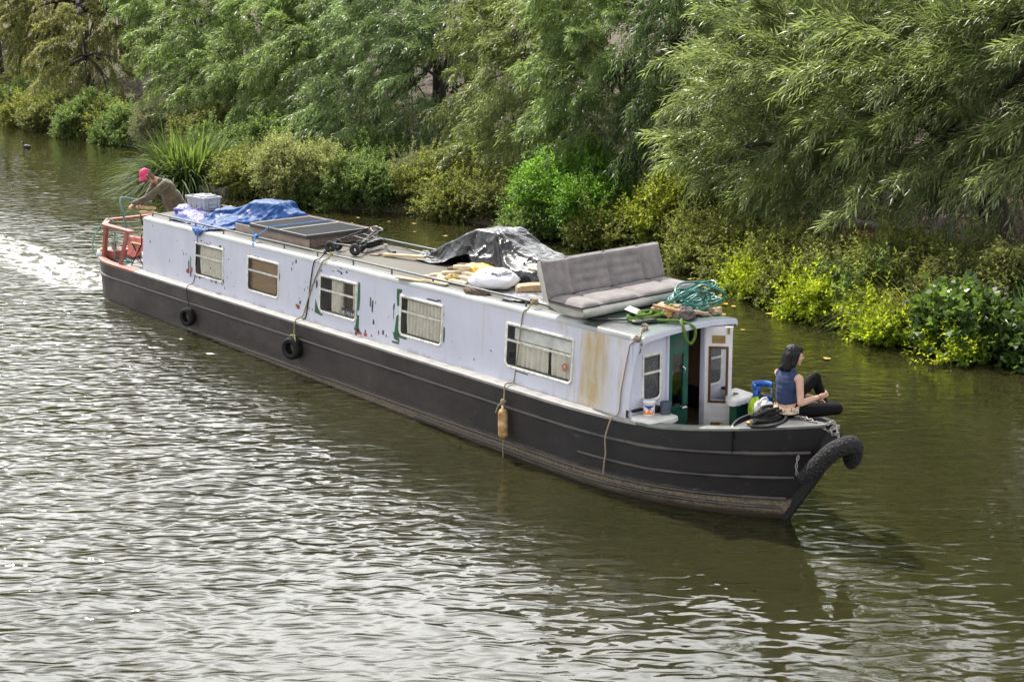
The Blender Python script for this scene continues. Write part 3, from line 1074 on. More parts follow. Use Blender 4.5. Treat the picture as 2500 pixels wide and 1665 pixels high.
for x, z, w, h, m in ((5.43, 1.62, .03, .06, 2), (5.53, 1.67, .05, .07, 2), (5.40, 1.53, .03, .06, 2), (5.62, .96, .14, .06, 1), (5.68, 1.03, .07, .07, 2), (5.62, .93, .09, .04, 2), (5.96, .97, .03, .05, 1), (6.05, .97, .03, .05, 1), (5.9, 1.3, .02, .04, 2), (6.02, 1.55, .02, .04, 2), (5.8, 1.25, .02, .05, 2)):
    chip(x, z, w, h, m)
a, b = WIN[2]
chipbox([(6.135, 1.16), (6.16, 1.12), (6.19, 1.07), (6.24, 1.0), (6.30, .955), (6.36, .945), (6.33, .915), (6.22, .93), (6.12, .945)], 0)
chipbox([(b + .02, 1.60), (b + .075, 1.58), (b + .085, 1.35), (b + .07, 1.18), (b + .03, 1.14), (b + .01, 1.2), (b + .015, 1.4)], 0)
chipbox([(b - .02, .93), (b + .02, 1.10), (b + .075, 1.09), (b + .07, .88), (b + .03, .83), (b - .06, .86)], 0)
for x, z, w, h, m in ((6.16, 1.38, .06, .13, 2), (6.235, 1.5, .012, .22, 2), (6.28, 1.62, .05, .03, 2), (6.62, 1.66, .04, .02, 2), (6.78, 1.68, .10, .025, 2), (6.85, 1.66, .07, .05, 2), (6.84, 1.73, .04, .035, 2), (7.0, 1.69, .05, .035, 2), (b, 1.12, .02, .14, 2),
                      (7.36, .83, .18, .06, 1), (7.36, .86, .10, .05, 2), (7.30, .80, .07, .04, 0), (7.56, .83, .12, .06, 1), (7.55, .88, .04, .05, 2), (7.72, .84, .05, .04, 1), (7.66, 1.34, .04, .14, 2), (7.72, 1.29, .045, .20, 2), (7.80, 1.35, .02, .06, 2), (7.76, 1.05, .06, .08, 2), (7.9, .92, .03, .08, 2), (8.02, .94, .05, .09, 2), (8.1, .90, .03, .05, 2)):
    chip(x, z, w, h, m)
a, b = WIN[3]
chipbox([(8.33, 1.64), (8.46, 1.645), (8.47, 1.61), (8.40, 1.57), (8.40, 1.40), (8.35, 1.38), (8.33, 1.5)], 0)
chipbox([(8.34, 1.24), (8.40, 1.27), (8.40, 1.05), (8.44, .99), (8.62, .96), (8.6, .93), (8.42, .935), (8.36, .98), (8.30, 1.0)], 0)
chipbox([(8.26, .99), (8.40, .99), (8.44, .90), (8.38, .88), (8.30, .90)], 0)
chipbox([(8.24, .865), (8.42, .87), (8.43, .83), (8.26, .835)], 0)
for x, z, w, h, m in ((8.42, .885, .05, .04, 1), (8.27, 1.36, .045, .11, 2), (8.27, 1.25, .02, .14, 2), (b + .04, 1.15, .04, .25, 0), (9.2, 1.60, .3, .025, 2), (9.35, 1.615, .1, .03, 2), (10.55, 1.12, .03, .03, 2), (11.2, .95, .3, .02, 2)):
    chip(x, z, w, h, m)
for k in range(26):
    chip(rr.uniform(0.3, 10.5), rr.uniform(.8, 1.68), rr.uniform(.012, .03), rr.uniform(.012, .04), 2)
part('paint_flakes', chips, [m_cg, m_cr, m_cd], boat)

# ---- front bulkhead, doors
BX = 13.20
DY0, DYM, DY1, DZ0, DZ1 = -0.255, 0.05, 0.365, 0.36, 1.735
mb = MB()


def bulk(y0, y1, z0, z1):
    mb.box((BX, (y0 + y1) / 2, (z0 + z1) / 2), (0.04, y1 - y0, z1 - z0))


ywl, yh = -0.88, 0.88
bulk(-0.86, -0.672, 0.3, 1.70); bulk(-0.672, -0.372, 0.3, 0.945); bulk(-0.672, -0.372, 1.50, 1.70); bulk(-0.372, DY0, 0.3, 1.70)
bulk(DY1, 0.86, 0.3, 1.70); bulk(-0.85, 0.85, 1.705, 1.76); bulk(-0.40, 0.40, 1.762, 1.79)
part('front_bulkhead', mb, m_wall, boat)


def B(y, z, out=0.0):
    return (BX + 0.02 + out, y, z)


fm = MB()
inner = frame_mesh(fm, B, -0.69, 0.925, -0.36, 1.52, 0.034, 0.014, 0.09, 0.02)
fm.box(B(-0.525, 1.285, 0.004), (0.02, 0.27, 0.026))
w = part('window', fm, [m_alu, m_seal], boat, 'narrow front window of grey patterned glass beside the green door')
g = MB()
glaze(g, B, inner, -0.004)
part('pane', g, m_frost, w)
fm = MB()
inner = frame_mesh(fm, B, 0.41, 0.925, 0.73, 1.52, 0.034, 0.014, 0.09, 0.02)
fm.box(B(0.57, 1.285, 0.006), (0.02, 0.27, 0.026))
w = part('window', fm, [m_alu, m_seal], boat, 'front window half hidden behind the white door')
g = MB()
glaze(g, B, inner, 0.006)
part('pane', g, m_frost, w)
# door frame
mb = MB()
for y in (DY0 - 0.012, DY1 + 0.012):
    mb.box(B(y, (DZ0 + DZ1) / 2, 0.004), (0.05, 0.03, DZ1 - DZ0 + 0.04))
mb.box(B((DY0 + DY1) / 2, DZ1 + 0.02, 0.004), (0.05, DY1 - DY0 + 0.05, 0.03))
part('door_frame', mb, m_wall, boat)


def door(name, hinge, ang, w, sgn, mats, label, glass, inner_face):
    """leaf of width w from the hinge along direction (sin, cos)"""
    z0, z1 = DZ0, DZ1 - 0.01
    d = Vector((math.sin(ang), math.cos(ang), 0)) * sgn
    nrm = Vector((0, 0, 1)).cross(d)
    o = Vector((hinge[0], hinge[1], 0))

    def at(u, z, out=0.0):
        p = o + d * u + nrm * out
        return (p.x, p.y, z)
    gz0, gz1, g0, g1 = (z0 + 0.42, z1 - 0.28, 0.075, w - 0.075)
    mb = MB()
    M = Matrix((d, nrm, Vector((0, 0, 1)))).transposed()
    for u0, u1, a, b in ((0, g0, z0, z1), (g1, w, z0, z1), (g0, g1, z0, gz0), (g0, g1, gz1, z1)):
        mb.box(at((u0 + u1) / 2, (a + b) / 2), (u1 - u0 - 0.0005, 0.035, b - a - 0.0005), M)
    dr = part(name, mb, mats, boat, label)
    g = MB().box(at((g0 + g1) / 2, (gz0 + gz1) / 2), (g1 - g0, 0.008, gz1 - gz0), M)
    part('pane', g, m_glass, dr)
    return dr, at, M, (g0, g1, gz0, gz1)


dr, at, M, gg = door('door', (BX + 0.01, DY0 + 0.002), 0.10, DYM - DY0 + 0.02, 1, m_greendoor, 'dark green front door leaf, shut', m_glass, -1)
mb = MB()
f_out = -0.025
for k in range(5):
    mb.box(at(0.155, DZ1 - 0.135 - k * 0.016, f_out), (0.13, 0.01, 0.009), M)
mb.box(at(0.155, DZ1 - 0.167, f_out + 0.005), (0.15, 0.006, 0.09), M)
part('vent', mb, mat('faded green vent', (0.07, 0.10, 0.09), 0.5), dr)
mb = MB()
mb.tube([at(0.22, 0.77, -0.02), at(0.22, 0.77, -0.065)], 0.013, 10)
mb.ellip(at(0.235, 0.765, -0.07), (0.045, 0.02, 0.022), M)
part('handle', mb, m_chrome, dr)
mb = MB().tube([at(0.245, 1.20, -0.025), at(0.255, 1.22, -0.05), at(0.25, 1.26, -0.05), at(0.235, 1.28, -0.025)], 0.007, 8)
part('catch', mb, m_chrome, dr)

dr, at, M, gg = door('door', (BX + 0.045, DY1 + 0.02), R(50), 0.335, 1, m_white, 'white front door leaf, swung open', m_glass, 1)
mb = MB()
g0, g1, gz0, gz1 = gg
g0, g1, gz0, gz1 = g0 - 0.03, g1 + 0.03, gz0 - 0.03, gz1 + 0.03
for u0, u1, a, b in ((g0, g0 + 0.032, gz0, gz1), (g1 - 0.032, g1, gz0, gz1), (g0 + 0.032, g1 - 0.032, gz0, gz0 + 0.032), (g0 + 0.032, g1 - 0.032, gz1 - 0.032, gz1)):
    mb.box(at((u0 + u1) / 2, (a + b) / 2, -0.024), (u1 - u0, 0.014, b - a), M, bev=0.003)
part('glazing_frame', mb, m_varn, dr)
mb = MB()
for k in range(5):
    mb.box(at(0.165, DZ1 - 0.135 - k * 0.018, -0.026), (0.145, 0.012, 0.010), M)
mb.box(at(0.165, DZ1 - 0.171, -0.020), (0.165, 0.006, 0.10), M)
part('vent', mb, m_brass, dr)
mb = MB().box(at(0.285, DZ1 - 0.06, -0.026), (0.03, 0.018, 0.085), M, bev=0.004)
part('bolt', mb, m_brass, dr)
mb = MB()
mb.box(at(0.16, DZ0 + 0.10, -0.022), (0.24, 0.012, 0.17), M, bev=0.004)
mb.box(at(0.16, DZ0 + 0.09, -0.030), (0.155, 0.006, 0.10), M, m=1)
part('cat_flap', mb, [m_white, m_blind], dr)

# strip light, lashing rings, corner light
mb = MB().box((LC + 0.01, 0.66, 1.735), (0.03, 0.17, 0.03), bev=0.004)
for k in range(7):
    mb.box((LC + 0.027, 0.60 + k * 0.02, 1.735), (0.006, 0.013, 0.02), m=1)
part('strip_light', mb, [m_chrome, m_white], boat)
mb = MB().tube([(BX + 0.03, -0.76 + 0.035 * math.cos(t), 1.60 + 0.05 * math.sin(t)) for t in np.linspace(0, 2 * PI, 16, endpoint=False)], 0.006, 6, closed=True)
part('lashing_ring', mb, m_iron, boat)
mb = MB().tube([W(13.20, 1.66, -0.004), W(13.20, 1.66, 0.012)], 0.016, 10)
part('side_bolt', mb, m_iron, boat)
mb = MB().box((BX + 0.05, -0.79, 0.865), (0.05, 0.16, 0.03), bev=0.004)
part('drip_ledge', mb, m_black, boat)
part('drip_ledge', MB().box((BX + 0.05, 0.80, 0.865), (0.05, 0.16, 0.03), bev=0.004), m_black, boat)

# ---- side lockers of the fore well
m_vinyl = mat('creased white vinyl', (0.60, 0.59, 0.585), 0.4, bump=0.012, bscale=9, var=0.06)
m_lgreen = mat('locker green paint', (0.022, 0.095, 0.058), 0.4, scale=3)
LOCK = [(-1, [(13.23, -0.84), (13.52, -0.79), (13.55, -0.46), (13.23, -0.45)], [(13.23, -0.87), (13.43, -0.875), (13.55, -0.83), (13.59, -0.62), (13.58, -0.43), (13.38, -0.41), (13.23, -0.42)], 0.80, (13.36, -0.63)),
        (1, [(13.36, 0.73), (13.62, 0.44), (13.70, 0.48), (13.65, 0.80), (13.36, 0.84)], [(13.30, 0.74), (13.45, 0.55), (13.62, 0.39), (13.74, 0.44), (13.73, 0.66), (13.68, 0.84), (13.45, 0.90), (13.31, 0.90)], 0.85, (13.53, 0.67))]
for s, bodyp, top, zt, (cxx, cyy) in LOCK:
    mb = MB().prism(bodyp if s > 0 else bodyp[::-1], (0, 0, 0.30), (1, 0, 0), (0, 1, 0), zt - 0.34, m=0)
    lk = part('side_locker', mb, [m_lgreen, m_wall], boat)
    mb = MB()
    rows = []
    for fr_, dz_, dr_ in ((0.02, 0.006, 0), (0.5, 0.009, 0), (0.85, 0.006, 0), (0.97, -0.003, 0), (1.0, -0.020, 0), (1.012, -0.062, 1)):
        sp = spline([(cxx + (x - cxx) * fr_, cyy + (y - cyy) * fr_, zt + dz_) for x, y in top], 5, True)
        rows.append([(p.x, p.y, p.z + (0.022 * noise.noise((p.x * 14, p.y * 14, 2)) if dr_ else 0.008 * noise.noise((p.x * 9, p.y * 9, 4)))) for p in sp])
    mb.grid(rows, cv=True)
    part('locker_cover', mb, m_vinyl, lk)
# dark back of the right hand locker carries two black marks
mb = MB().box((13.52, 0.66, 0.866), (0.06, 0.05, 0.004), rz(0.5))
part('cover_mark', mb, m_black, boat)
part('cover_mark', MB().box((13.56, 0.57, 0.866), (0.05, 0.012, 0.004), rz(0.3)), m_black, boat)

# ---- stern rail, bench, tiller
rail = [(-0.62, -0.80), (-1.84, -0.80), (-2.44, -0.46), (-2.44, 0.46), (-1.84, 0.80), (-0.62, 0.80)]
mb = MB()
for (x0, y0), (x1, y1) in zip(rail, rail[1:]):
    d = Vector((x1 - x0, y1 - y0, 0))
    L = d.length
    mb.box(((x0 + x1) / 2, (y0 + y1) / 2, 1.425), (L + 0.06, 0.115, 0.05), rz(math.atan2(d.y, d.x)), bev=0.008)
sr = part('stern_rail', mb, m_red, boat)
for bx_, by_, tx_, ty_ in ((-1.92, -0.83, -1.80, -0.79), (-0.93, -0.93, -0.82, -0.80), (-1.92, 0.83, -1.80, 0.79), (-0.93, 0.93, -0.82, 0.80)):
    mb = MB()
    d = Vector((tx_ - bx_, ty_ - by_, 0.64))
    M = d.to_track_quat('Z', 'Y').to_matrix()
    mb.box(((bx_ + tx_) / 2, (by_ + ty_) / 2, 1.09), (0.085, 0.065, d.length), M, bev=0.006)
    part('rail_post', mb, m_red, sr)
mb = MB().box((-1.95, -0.42, 0.80), (0.42, 0.62, 0.20), rz(0.1), bev=0.01)
part('stern_step', mb, m_red, boat)
mb = MB().lathe([(0.05, 0), (0.045, 0.12), (0.09, 0.125), (0.09, 0.15), (0.0, 0.165)], 14, Matrix.Translation((-2.03, -0.56, 0.90)))
part('stern_bollard', mb, mat('pale green bollard', (0.10, 0.11, 0.09), 0.6, col2=(0.4, 0.42, 0.36)), boat)
m_tiller = mat('teal tiller tube', (0.10, 0.24, 0.23), 0.3, col2=(0.17, 0.32, 0.30), spec=0.6)
tl = spline([(-2.35, -0.10, 0.75), (-2.2, -0.2, 1.25), (-2.02, -0.32, 1.58), (-2.0, -0.365, 1.80), (-2.0, -0.35, 1.895), (-2.0, -0.30, 1.908), (-2.0, -0.1, 1.86), (-2.0, 0.15, 1.80), (-2.0, 0.30, 1.76)], 6)
part('tiller', MB().tube(tl, 0.022, 10), m_tiller, boat)

# ================================================================ things on and around the boat
def ridged(p, seed, f):
    return 1 - abs(noise.noise((p[0] * f, p[1] * f, seed))) * 2


def drape(outline, hump, seed, edge=0.03, fold=0.05, ff=3.0, nr=34, na=150, rags=0.05, flow=None):
    """sheet over a heap: polar grid from the middle to a ragged outline on the roof"""
    cx = sum(p[0] for p in outline) / len(outline)
    cy = sum(p[1] for p in outline) / len(outline)
    sp = spline([(x, y, 0) for x, y in outline], max(3, na // len(outline)), True)
    rows = []
    for k in range(nr + 1):
        fr = (k / nr) ** 0.8
        row = []
        for i, p in enumerate(sp):
            x = cx + (p.x - cx) * fr
            y = cy + (p.y - cy) * fr
            a = math.atan2(y - cy, x - cx)
            if fr > 0.6:
                g = (fr - 0.6) / 0.4
                x += rags * g * noise.noise((a * 3.1, seed, 1))
                y += rags * g * noise.noise((a * 3.1, seed, 7))
            h = hump(x, y)
            fall = min(1.0, (1 - fr) / 0.14)
            q = flow(x, y) if flow else (x, y)
            w = ridged(q, seed, ff) * 0.65 + ridged((q[0] + 3, q[1] * 1.3), seed + 4, ff * 2.3) * 0.35
            w2 = ridged((x * 0.7 + y * 0.7, y - x), seed + 9, ff * 4.2)
            zr = roof_z(max(-0.83, min(0.83, y))) if abs(y) < 0.86 else 1.70
            z = zr + edge * (0.35 + 0.65 * fall) + h * (0.15 + 0.85 * fall) + fold * (w - 0.35) * (0.35 + 0.65 * min(1, h / 0.25 + 0.3)) + fold * 0.28 * w2
            if fr > 0.93: z = zr + 0.010 + max(0, z - zr - 0.010) * 0.55
            row.append((x, y, max(z, zr + 0.008)))
        rows.append(row)
    mb = MB()
    mb.grid(rows, cv=True)
    return mb


def bump(x, y, cx, cy, rx, ry, h, p=2.0):
    d = math.sqrt(((x - cx) / rx) ** 2 + ((y - cy) / ry) ** 2)
    return h * max(0.0, 1 - d ** p)


def sheet_mat(name, col, rough, col2, back=None, spec=0.5):
    m, nt = newmat(name)
    N = NT(nt)
    c = N.coord()
    f = N.ramp(N.noise(c, 5, 6, 0.6, None, 0.6), 0.35, 0.65)
    cl = N.mix(f, col, col2)
    bp = N.n('ShaderNodeBump', Strength=1.0, Distance=0.006, Height=N.noise(c, 16, 5, 0.6, None, 1.5))
    p = N.n('ShaderNodeBsdfPrincipled', Base_Color=cl, Roughness=N.ramp(f, 0, 1, rough, rough + 0.12), Normal=bp.outputs[0])
    p.inputs['Specular IOR Level'].default_value = spec
    N.out(p.outputs[0])
    return m


m_btarp = sheet_mat('black plastic sheet', (0.007, 0.0075, 0.010), 0.20, (0.014, 0.015, 0.020), spec=0.6)
m_blue = sheet_mat('blue woven tarpaulin', (0.005, 0.040, 0.155), 0.42, (0.012, 0.068, 0.225), spec=0.15)
m_lav = sheet_mat('faded violet sheet', (0.09, 0.09, 0.30), 0.5, (0.17, 0.17, 0.38))
m_yel = sheet_mat('yellow plastic bag', (0.55, 0.30, 0.01), 0.4, (0.66, 0.42, 0.03))
m_sack = sheet_mat('white plastic sack', (0.60, 0.62, 0.68), 0.35, (0.70, 0.71, 0.75))
m_lime = sheet_mat('lime carrier bag', (0.34, 0.52, 0.02), 0.4, (0.45, 0.60, 0.05))
m_pine = mat('sawn pine', (0.50, 0.36, 0.20), 0.7, col2=(0.62, 0.47, 0.29), stretch=(0.3, 5, 5), scale=6)
m_split = mat('split firewood', (0.52, 0.40, 0.27), 0.8, col2=(0.66, 0.54, 0.38), scale=9, bump=0.004)
m_bark = mat('firewood bark', (0.13, 0.085, 0.06), 0.9, scale=9, bump=0.008)
m_rust = mat('rusty strap', (0.16, 0.085, 0.06), 0.8)


def rp(x, y, dz=0.0):
    return (x, y, roof_z(y) + dz)


def cloth_drape(c, size, nx, ny, z0, rot, colliders, frames=46, seed=0, grow=0.06, bend=0.25, trim=None, crease=0.022):
    """let a sheet fall over what lies on the roof and keep its settled shape"""
    M = rz(rot)
    rows = []
    for i in range(nx + 1):
        row = []
        for j in range(ny + 1):
            u, v = (i / nx - .5) * size[0], (j / ny - .5) * size[1]
            if trim: u, v = trim(u, v)
            p = M @ Vector((u, v, 0))
            row.append((c[0] + p.x, c[1] + p.y, z0 + 0.06 * noise.noise((p.x * 2.5, p.y * 2.5, seed))))
        rows.append(row)
    ob = bpy.data.objects.new('sheet', MB().grid(rows).mesh('sheet', []))
    COL.objects.link(ob)
    co = []
    for m in colliders:
        o = bpy.data.objects.new('under', m.mesh('under', []))
        COL.objects.link(o)
        o.modifiers.new('c', 'COLLISION')
        o.collision.thickness_outer = 0.012
        o.collision.cloth_friction = 40
        co.append(o)
    cm = ob.modifiers.new('cloth', 'CLOTH')
    q = cm.settings
    q.quality, q.mass = 6, 0.25
    q.tension_stiffness = q.compression_stiffness = 15
    q.shear_stiffness, q.bending_stiffness, q.shrink_min = 5, bend, -grow
    cm.collision_settings.distance_min = 0.012
    cm.collision_settings.collision_quality = 3
    cm.point_cache.frame_start, cm.point_cache.frame_end = 1, frames
    for f in range(1, frames + 1): S.frame_set(f)
    ss = ob.modifiers.new('ss', 'SUBSURF')
    ss.levels = 2
    me = bpy.data.meshes.new_from_object(ob.evaluated_get(bpy.context.evaluated_depsgraph_get()))
    vs = []
    for v in me.vertices:      # sharp little creases of much-folded plastic
        q_ = v.co
        k1 = abs(noise.noise((q_.x * 3.2 + q_.y * 1.4, q_.y * 4.2 - q_.x, q_.z * 3 + seed)))
        k2 = abs(noise.noise((q_.x * 8.0 - q_.y * 2.0, q_.y * 8.5 + q_.x, q_.z * 7 + seed)))
        vs.append(q_ + v.normal * (crease * (0.55 - 1.6 * k1) + crease * 0.45 * (0.5 - 1.6 * k2)))
    for q_ in vs:
        if abs(q_.y) < 0.83: q_.z = max(q_.z, roof_z(q_.y) + 0.006)
    out = MB().add([v[:] for v in vs], [list(p.vertices) for p in me.polygons], 0, True)
    for o in [ob] + co:
        d_ = o.data
        bpy.data.objects.remove(o)
        bpy.data.meshes.remove(d_)
    bpy.data.meshes.remove(me)
    S.frame_set(1)
    return out


def roof_block(x0, x1):
    mb = MB()
    rows = [[(x, y, z) for y, z in RP] + [(x, 0.6, 1.3), (x, -0.6, 1.3)] for x in np.linspace(x0, x1, 6)]
    mb.grid(rows, cv=True)
    n_ = len(rows[0])
    mb.add(rows[0], [list(range(n_))[::-1]])
    mb.add(rows[-1], [list(range(n_))])
    return mb


# ---- black sheet over a heap
ridge = [(7.35, 1.80), (8.05, 2.10), (8.75, 2.40), (9.25, 2.43), (9.60, 2.24), (10.35, 2.10), (10.75, 1.85), (10.75, 1.78), (7.35, 1.78)][::-1]
heap = [roof_block(6.5, 12.0), MB().prism(ridge, (0, 0.80, 0), (1, 0, 0), (0, 0, 1), 0.50), MB().box((9.0, 0.20, 1.96), (0.5, 0.35, 0.26), rz(0.5), bev=0.05), MB().box((10.15, 0.15, 1.92), (0.45, 0.35, 0.22), rz(.2), bev=.04), MB().box((8.3, 0.35, 1.90), (0.6, 0.3, 0.18), rz(-.2), bev=.04)]


def black_edge(u, v):
    if v < 0:
        near = 0.60 + 0.12 * math.sin(u * 4.0) + (0.42 * max(0.0, 1 - abs(u - 1.45) / 0.45)) - 0.25 * max(0.0, -u - 0.8)
        v = v / 1.0 * near
    else:
        v *= 0.62
    return u * (1 - 0.05 * v), v


mb = cloth_drape((9.02, 0.50), (4.05, 2.0), 104, 52, 2.50, -0.10, heap, 52, 1.0, 0.22, 0.10, trim=black_edge)
single('black_tarpaulin', mb, m_btarp, 'crumpled shiny black plastic sheet heaped over a pile on the roof', 'tarpaulin', (8.9, 0.4, 1.81))

# ---- blue tarpaulin
heap = [roof_block(-0.5, 6.0), MB().box((2.55, 0.50, 2.0), (0.75, 0.42, 0.38), rz(0.3), bev=.06), MB().box((3.05, 0.62, 1.92), (0.5, 0.3, 0.22), rz(-.1), bev=.05), MB().box((1.75, 0.10, 1.91), (0.5, 0.4, 0.20), rz(.5), bev=.05), MB().box((2.3, -0.25, 1.86), (0.5, 0.25, 0.12), rz(.2), bev=.03)]


def blue_edge(u, v):
    if v < 0: v *= 0.62 + 0.36 * max(0.0, 1 - abs(u + 0.05) / 0.55) + 0.12 * max(0.0, 1 - abs(u - 0.95) / 0.3)
    return u * (1 + 0.10 * v), v


mb = cloth_drape((2.18, 0.08), (2.75, 1.85), 84, 56, 2.30, 0.10, heap, 48, 5.0, 0.26, 0.08, trim=blue_edge)
single('blue_tarpaulin', mb, m_blue, 'crumpled bright blue tarpaulin on the roof beside the dark panels', 'tarpaulin', (2.4, 0.2, 1.81))
ol = [(0.22, -0.30), (0.7, -0.50), (1.2, -0.52), (1.75, -0.60), (1.55, -0.35), (1.3, -0.20), (1.05, 0.0), (0.65, -0.02), (0.35, -0.05)]
mb = drape(ol, lambda x, y: max(bump(x, y, 0.42, -0.22, 0.3, 0.22, 0.12), bump(x, y, 1.0, -0.3, 0.5, 0.25, 0.08)), 5.2, fold=0.07, ff=3.5, rags=0.05, nr=22, na=110)
mb.tube(spline([(0.28, -0.28, 1.86), (0.55, -0.42, 1.95), (0.85, -0.28, 1.93), (1.15, -0.20, 2.02)], 5), [0.03] * 8 + [0.02] * 8, 8)
single('violet_sheet', mb, m_lav, 'faded violet blue sheet bunched below the grey storage box', 'tarpaulin', (0.8, -0.25, 1.81))

# ---- grey storage box with odds and ends in its lid
m_gbox = mat('pale grey plastic', (0.34, 0.36, 0.40), 0.45, var=0.06)
bo = (0.20, 0.34)
t = thing('storage_box', 'pale grey plastic storage box with a full lid tray near the stern', 'storage box', rp(bo[0], bo[1]))
mb = MB()
M = rz(0.04)


def bxp(u, v, z):
    p = M @ Vector((u, v, 0))
    return (bo[0] + p.x, bo[1] + p.y, roof_z(bo[1]) + z)


mb.grid([[bxp(sx_ * (0.34 + k_) * 1.0, sy_ * (0.175 + k_), z) for sx_, sy_ in ((-1, -1), (1, -1), (1, 1), (-1, 1))] for k_, z in ((-0.02, 0.0), (0.0, 0.24), (0.02, 0.24), (0.02, 0.275), (-0.01, 0.275), (-0.01, 0.245))], smooth=False, cv=True)
mb.add([bxp(-0.34, -0.17, 0.245), bxp(0.34, -0.17, 0.245), bxp(0.34, 0.17, 0.245), bxp(-0.34, 0.17, 0.245)], [[0, 1, 2, 3]])
for z in (0.09, 0.16):
    mb.box(bxp(0.345, 0, z), (0.02, 0.17, 0.035), M, bev=0.004)
for v in (-0.12, 0.12):
    mb.box(bxp(0.343, v, 0.12), (0.02, 0.025, 0.22), M, bev=0.004)
for u in (-0.2, 0.0, 0.2):
    mb.box(bxp(u, -0.172, 0.12), (0.03, 0.015, 0.22), M, bev=0.004)
part('box_body', mb, m_gbox, t)
mb = MB()
for k in range(5):
    a = 0.2 + k * 0.25
    mb.tube([bxp(-0.2 + k * 0.08 + 0.06 * math.cos(s_), 0.02 + 0.09 * math.sin(s_), 0.27 + 0.01 * k) for s_ in np.linspace(0, 2 * PI, 16, endpoint=False)], 0.010, 6, closed=True)
mb.box(bxp(0.17, 0.0, 0.285), (0.2, 0.26, 0.035), rz(0.3), bev=0.008)
part('tray_contents', mb, mat('grey oddments', (0.42, 0.44, 0.46), 0.5), t)
mb = MB().box(bxp(0.05, -0.20, 0.0 + 0.02), (0.9, 0.1, 0.03), rz(0.15))
single('flat_board', mb, m_rust, 'thin brown board under the edge of the grey storage box', 'board', bxp(0.05, -0.2, 0.0))
mb = MB().box(rp(0.75, 0.73, 0.05), (0.9, 0.16, 0.05), rz(-0.1), bev=0.006)
single('timber_plank', mb, m_pine, 'short pale plank behind the blue tarpaulin by the grey box', 'plank', rp(0.75, 0.73), 'planks on the roof')
mb = MB().lathe([(0.0, 0), (0.10, 0.0), (0.115, 0.03), (0.115, 0.28), (0.10, 0.31), (0, 0.31)], 18, Matrix.Translation(rp(1.65, 0.78, 0.16)) @ Matrix.Rotation(PI / 2, 4, 'Y'))
single('checked_roll', mb, mat('checked cloth', (0.22, 0.27, 0.38), 0.9, col2=(0.32, 0.30, 0.36), scale=30), 'rolled blue checked cloth behind the blue tarpaulin', 'cloth roll', rp(1.65, 0.78))

# ---- slatted crate with two dark panels on it
m_slat = mat('reddish brown slats', (0.17, 0.115, 0.095), 0.75, col2=(0.25, 0.175, 0.145), stretch=(0.3, 6, 6), scale=4)
t = thing('slatted_base', 'low reddish brown slatted timber base under the dark panels', 'slatted base', rp(4.4, 0.15))
mb = MB()
px0, px1 = 3.02, 5.36
for k in range(12):
    y = -0.50 + k * 0.021
    mb.box(((px0 + px1) / 2 + 0.05, y, 1.812 + 0.004 * k), (px1 - px0, 0.015, 0.022))
for k in range(8):
    mb.box((4.2, -0.505, 1.836 + k * 0.0185), (2.42, 0.018, 0.013), m=1)
    z = 1.850 + k * 0.021
    mb.box((5.395, 0.17, z), (0.02, 1.30, 0.015))
    mb.box((4.3, 0.80, z), (2.2, 0.02, 0.015))
for x in (3.5, 4.4, 5.3):
    mb.box((x, 0.1, 1.86), (0.05, 1.2, 0.05))
    mb.box((x, 0.1, 1.96), (0.04, 1.2, 0.14))
part('slats', mb, [m_slat, mat('pale near face slats', (0.36, 0.28, 0.23), 0.75)], t)  # near face slats get a paler brown than the other slats

m_pv, nt = newmat('dark grooved panel')
N = NT(nt)
c = N.coord()
wv = N.n('ShaderNodeTexWave', {'wave_type': 'BANDS', 'bands_direction': 'Y'}, Vector=c, Scale=9.0, Distortion=0.0)
l = N.ramp(wv.outputs['Fac'], 0.72, 0.9)
cl = N.mix(l, (0.008, 0.010, 0.014), (0.030, 0.032, 0.035))
cl = N.mix(N.math('MULTIPLY', N.ramp(N.noise(c, 2, 5), 0.4, 0.7), 0.3), cl, (0.03, 0.03, 0.026))
N.out(N.n('ShaderNodeBsdfPrincipled', Base_Color=cl, Roughness=0.6, Specular_IOR_Level=0.03).outputs[0])
m_pvf = mat('dark panel frame', (0.035, 0.035, 0.042), 0.45)
m_pvtop = mat('pale frame edge', (0.17, 0.15, 0.125), 0.5)
PX = [(3.62, 4.555, 'dark flat panel nearer the blue tarpaulin, under the blue cord'), (4.56, 5.44, 'dark flat panel nearer the folded trolley, on the slatted base')]
for x0, x1, lab in PX:
    t = thing('solar_panel', lab, 'solar panel', ((x0 + x1) / 2, 0.0, 2.02), 'dark panels on the roof')
    mb = MB()
    y0, y1, z = -0.58, 0.62, 2.03
    for u0, u1, v0, v1 in ((x0, x1, y0, y0 + 0.03), (x0, x1, y1 - 0.03, y1), (x0, x0 + 0.03, y0 + 0.03, y1 - 0.03), (x1 - 0.03, x1, y0 + 0.03, y1 - 0.03)):
        mb.box(((u0 + u1) / 2, (v0 + v1) / 2, z - 0.02), (u1 - u0 - 0.001, v1 - v0 - 0.001, 0.055))
        mb.box(((u0 + u1) / 2, (v0 + v1) / 2, z + 0.0095), (u1 - u0 - 0.001, v1 - v0 - 0.001, 0.004), m=1)
    part('frame', mb, [m_pvf, m_pvtop], t)
    mb = MB().box(((x0 + x1) / 2, (y0 + y1) / 2, z - 0.002), (x1 - x0 - 0.06, y1 - y0 - 0.06, 0.012))
    part('panel_face', mb, m_pv, t)
m_bcord = mat('bright blue cord', (0.05, 0.24, 0.62), 0.6)
mb = MB()
mb.tube(spline([(4.30, 0.66, 1.97), (4.30, 0.62, 2.05), (4.30, 0.0, 2.052), (4.30, -0.56, 2.055), (4.28, -0.60, 2.04), (4.12, -0.72, 1.90)], 4), 0.007, 6)
kx = (4.10, -0.725, 1.885)
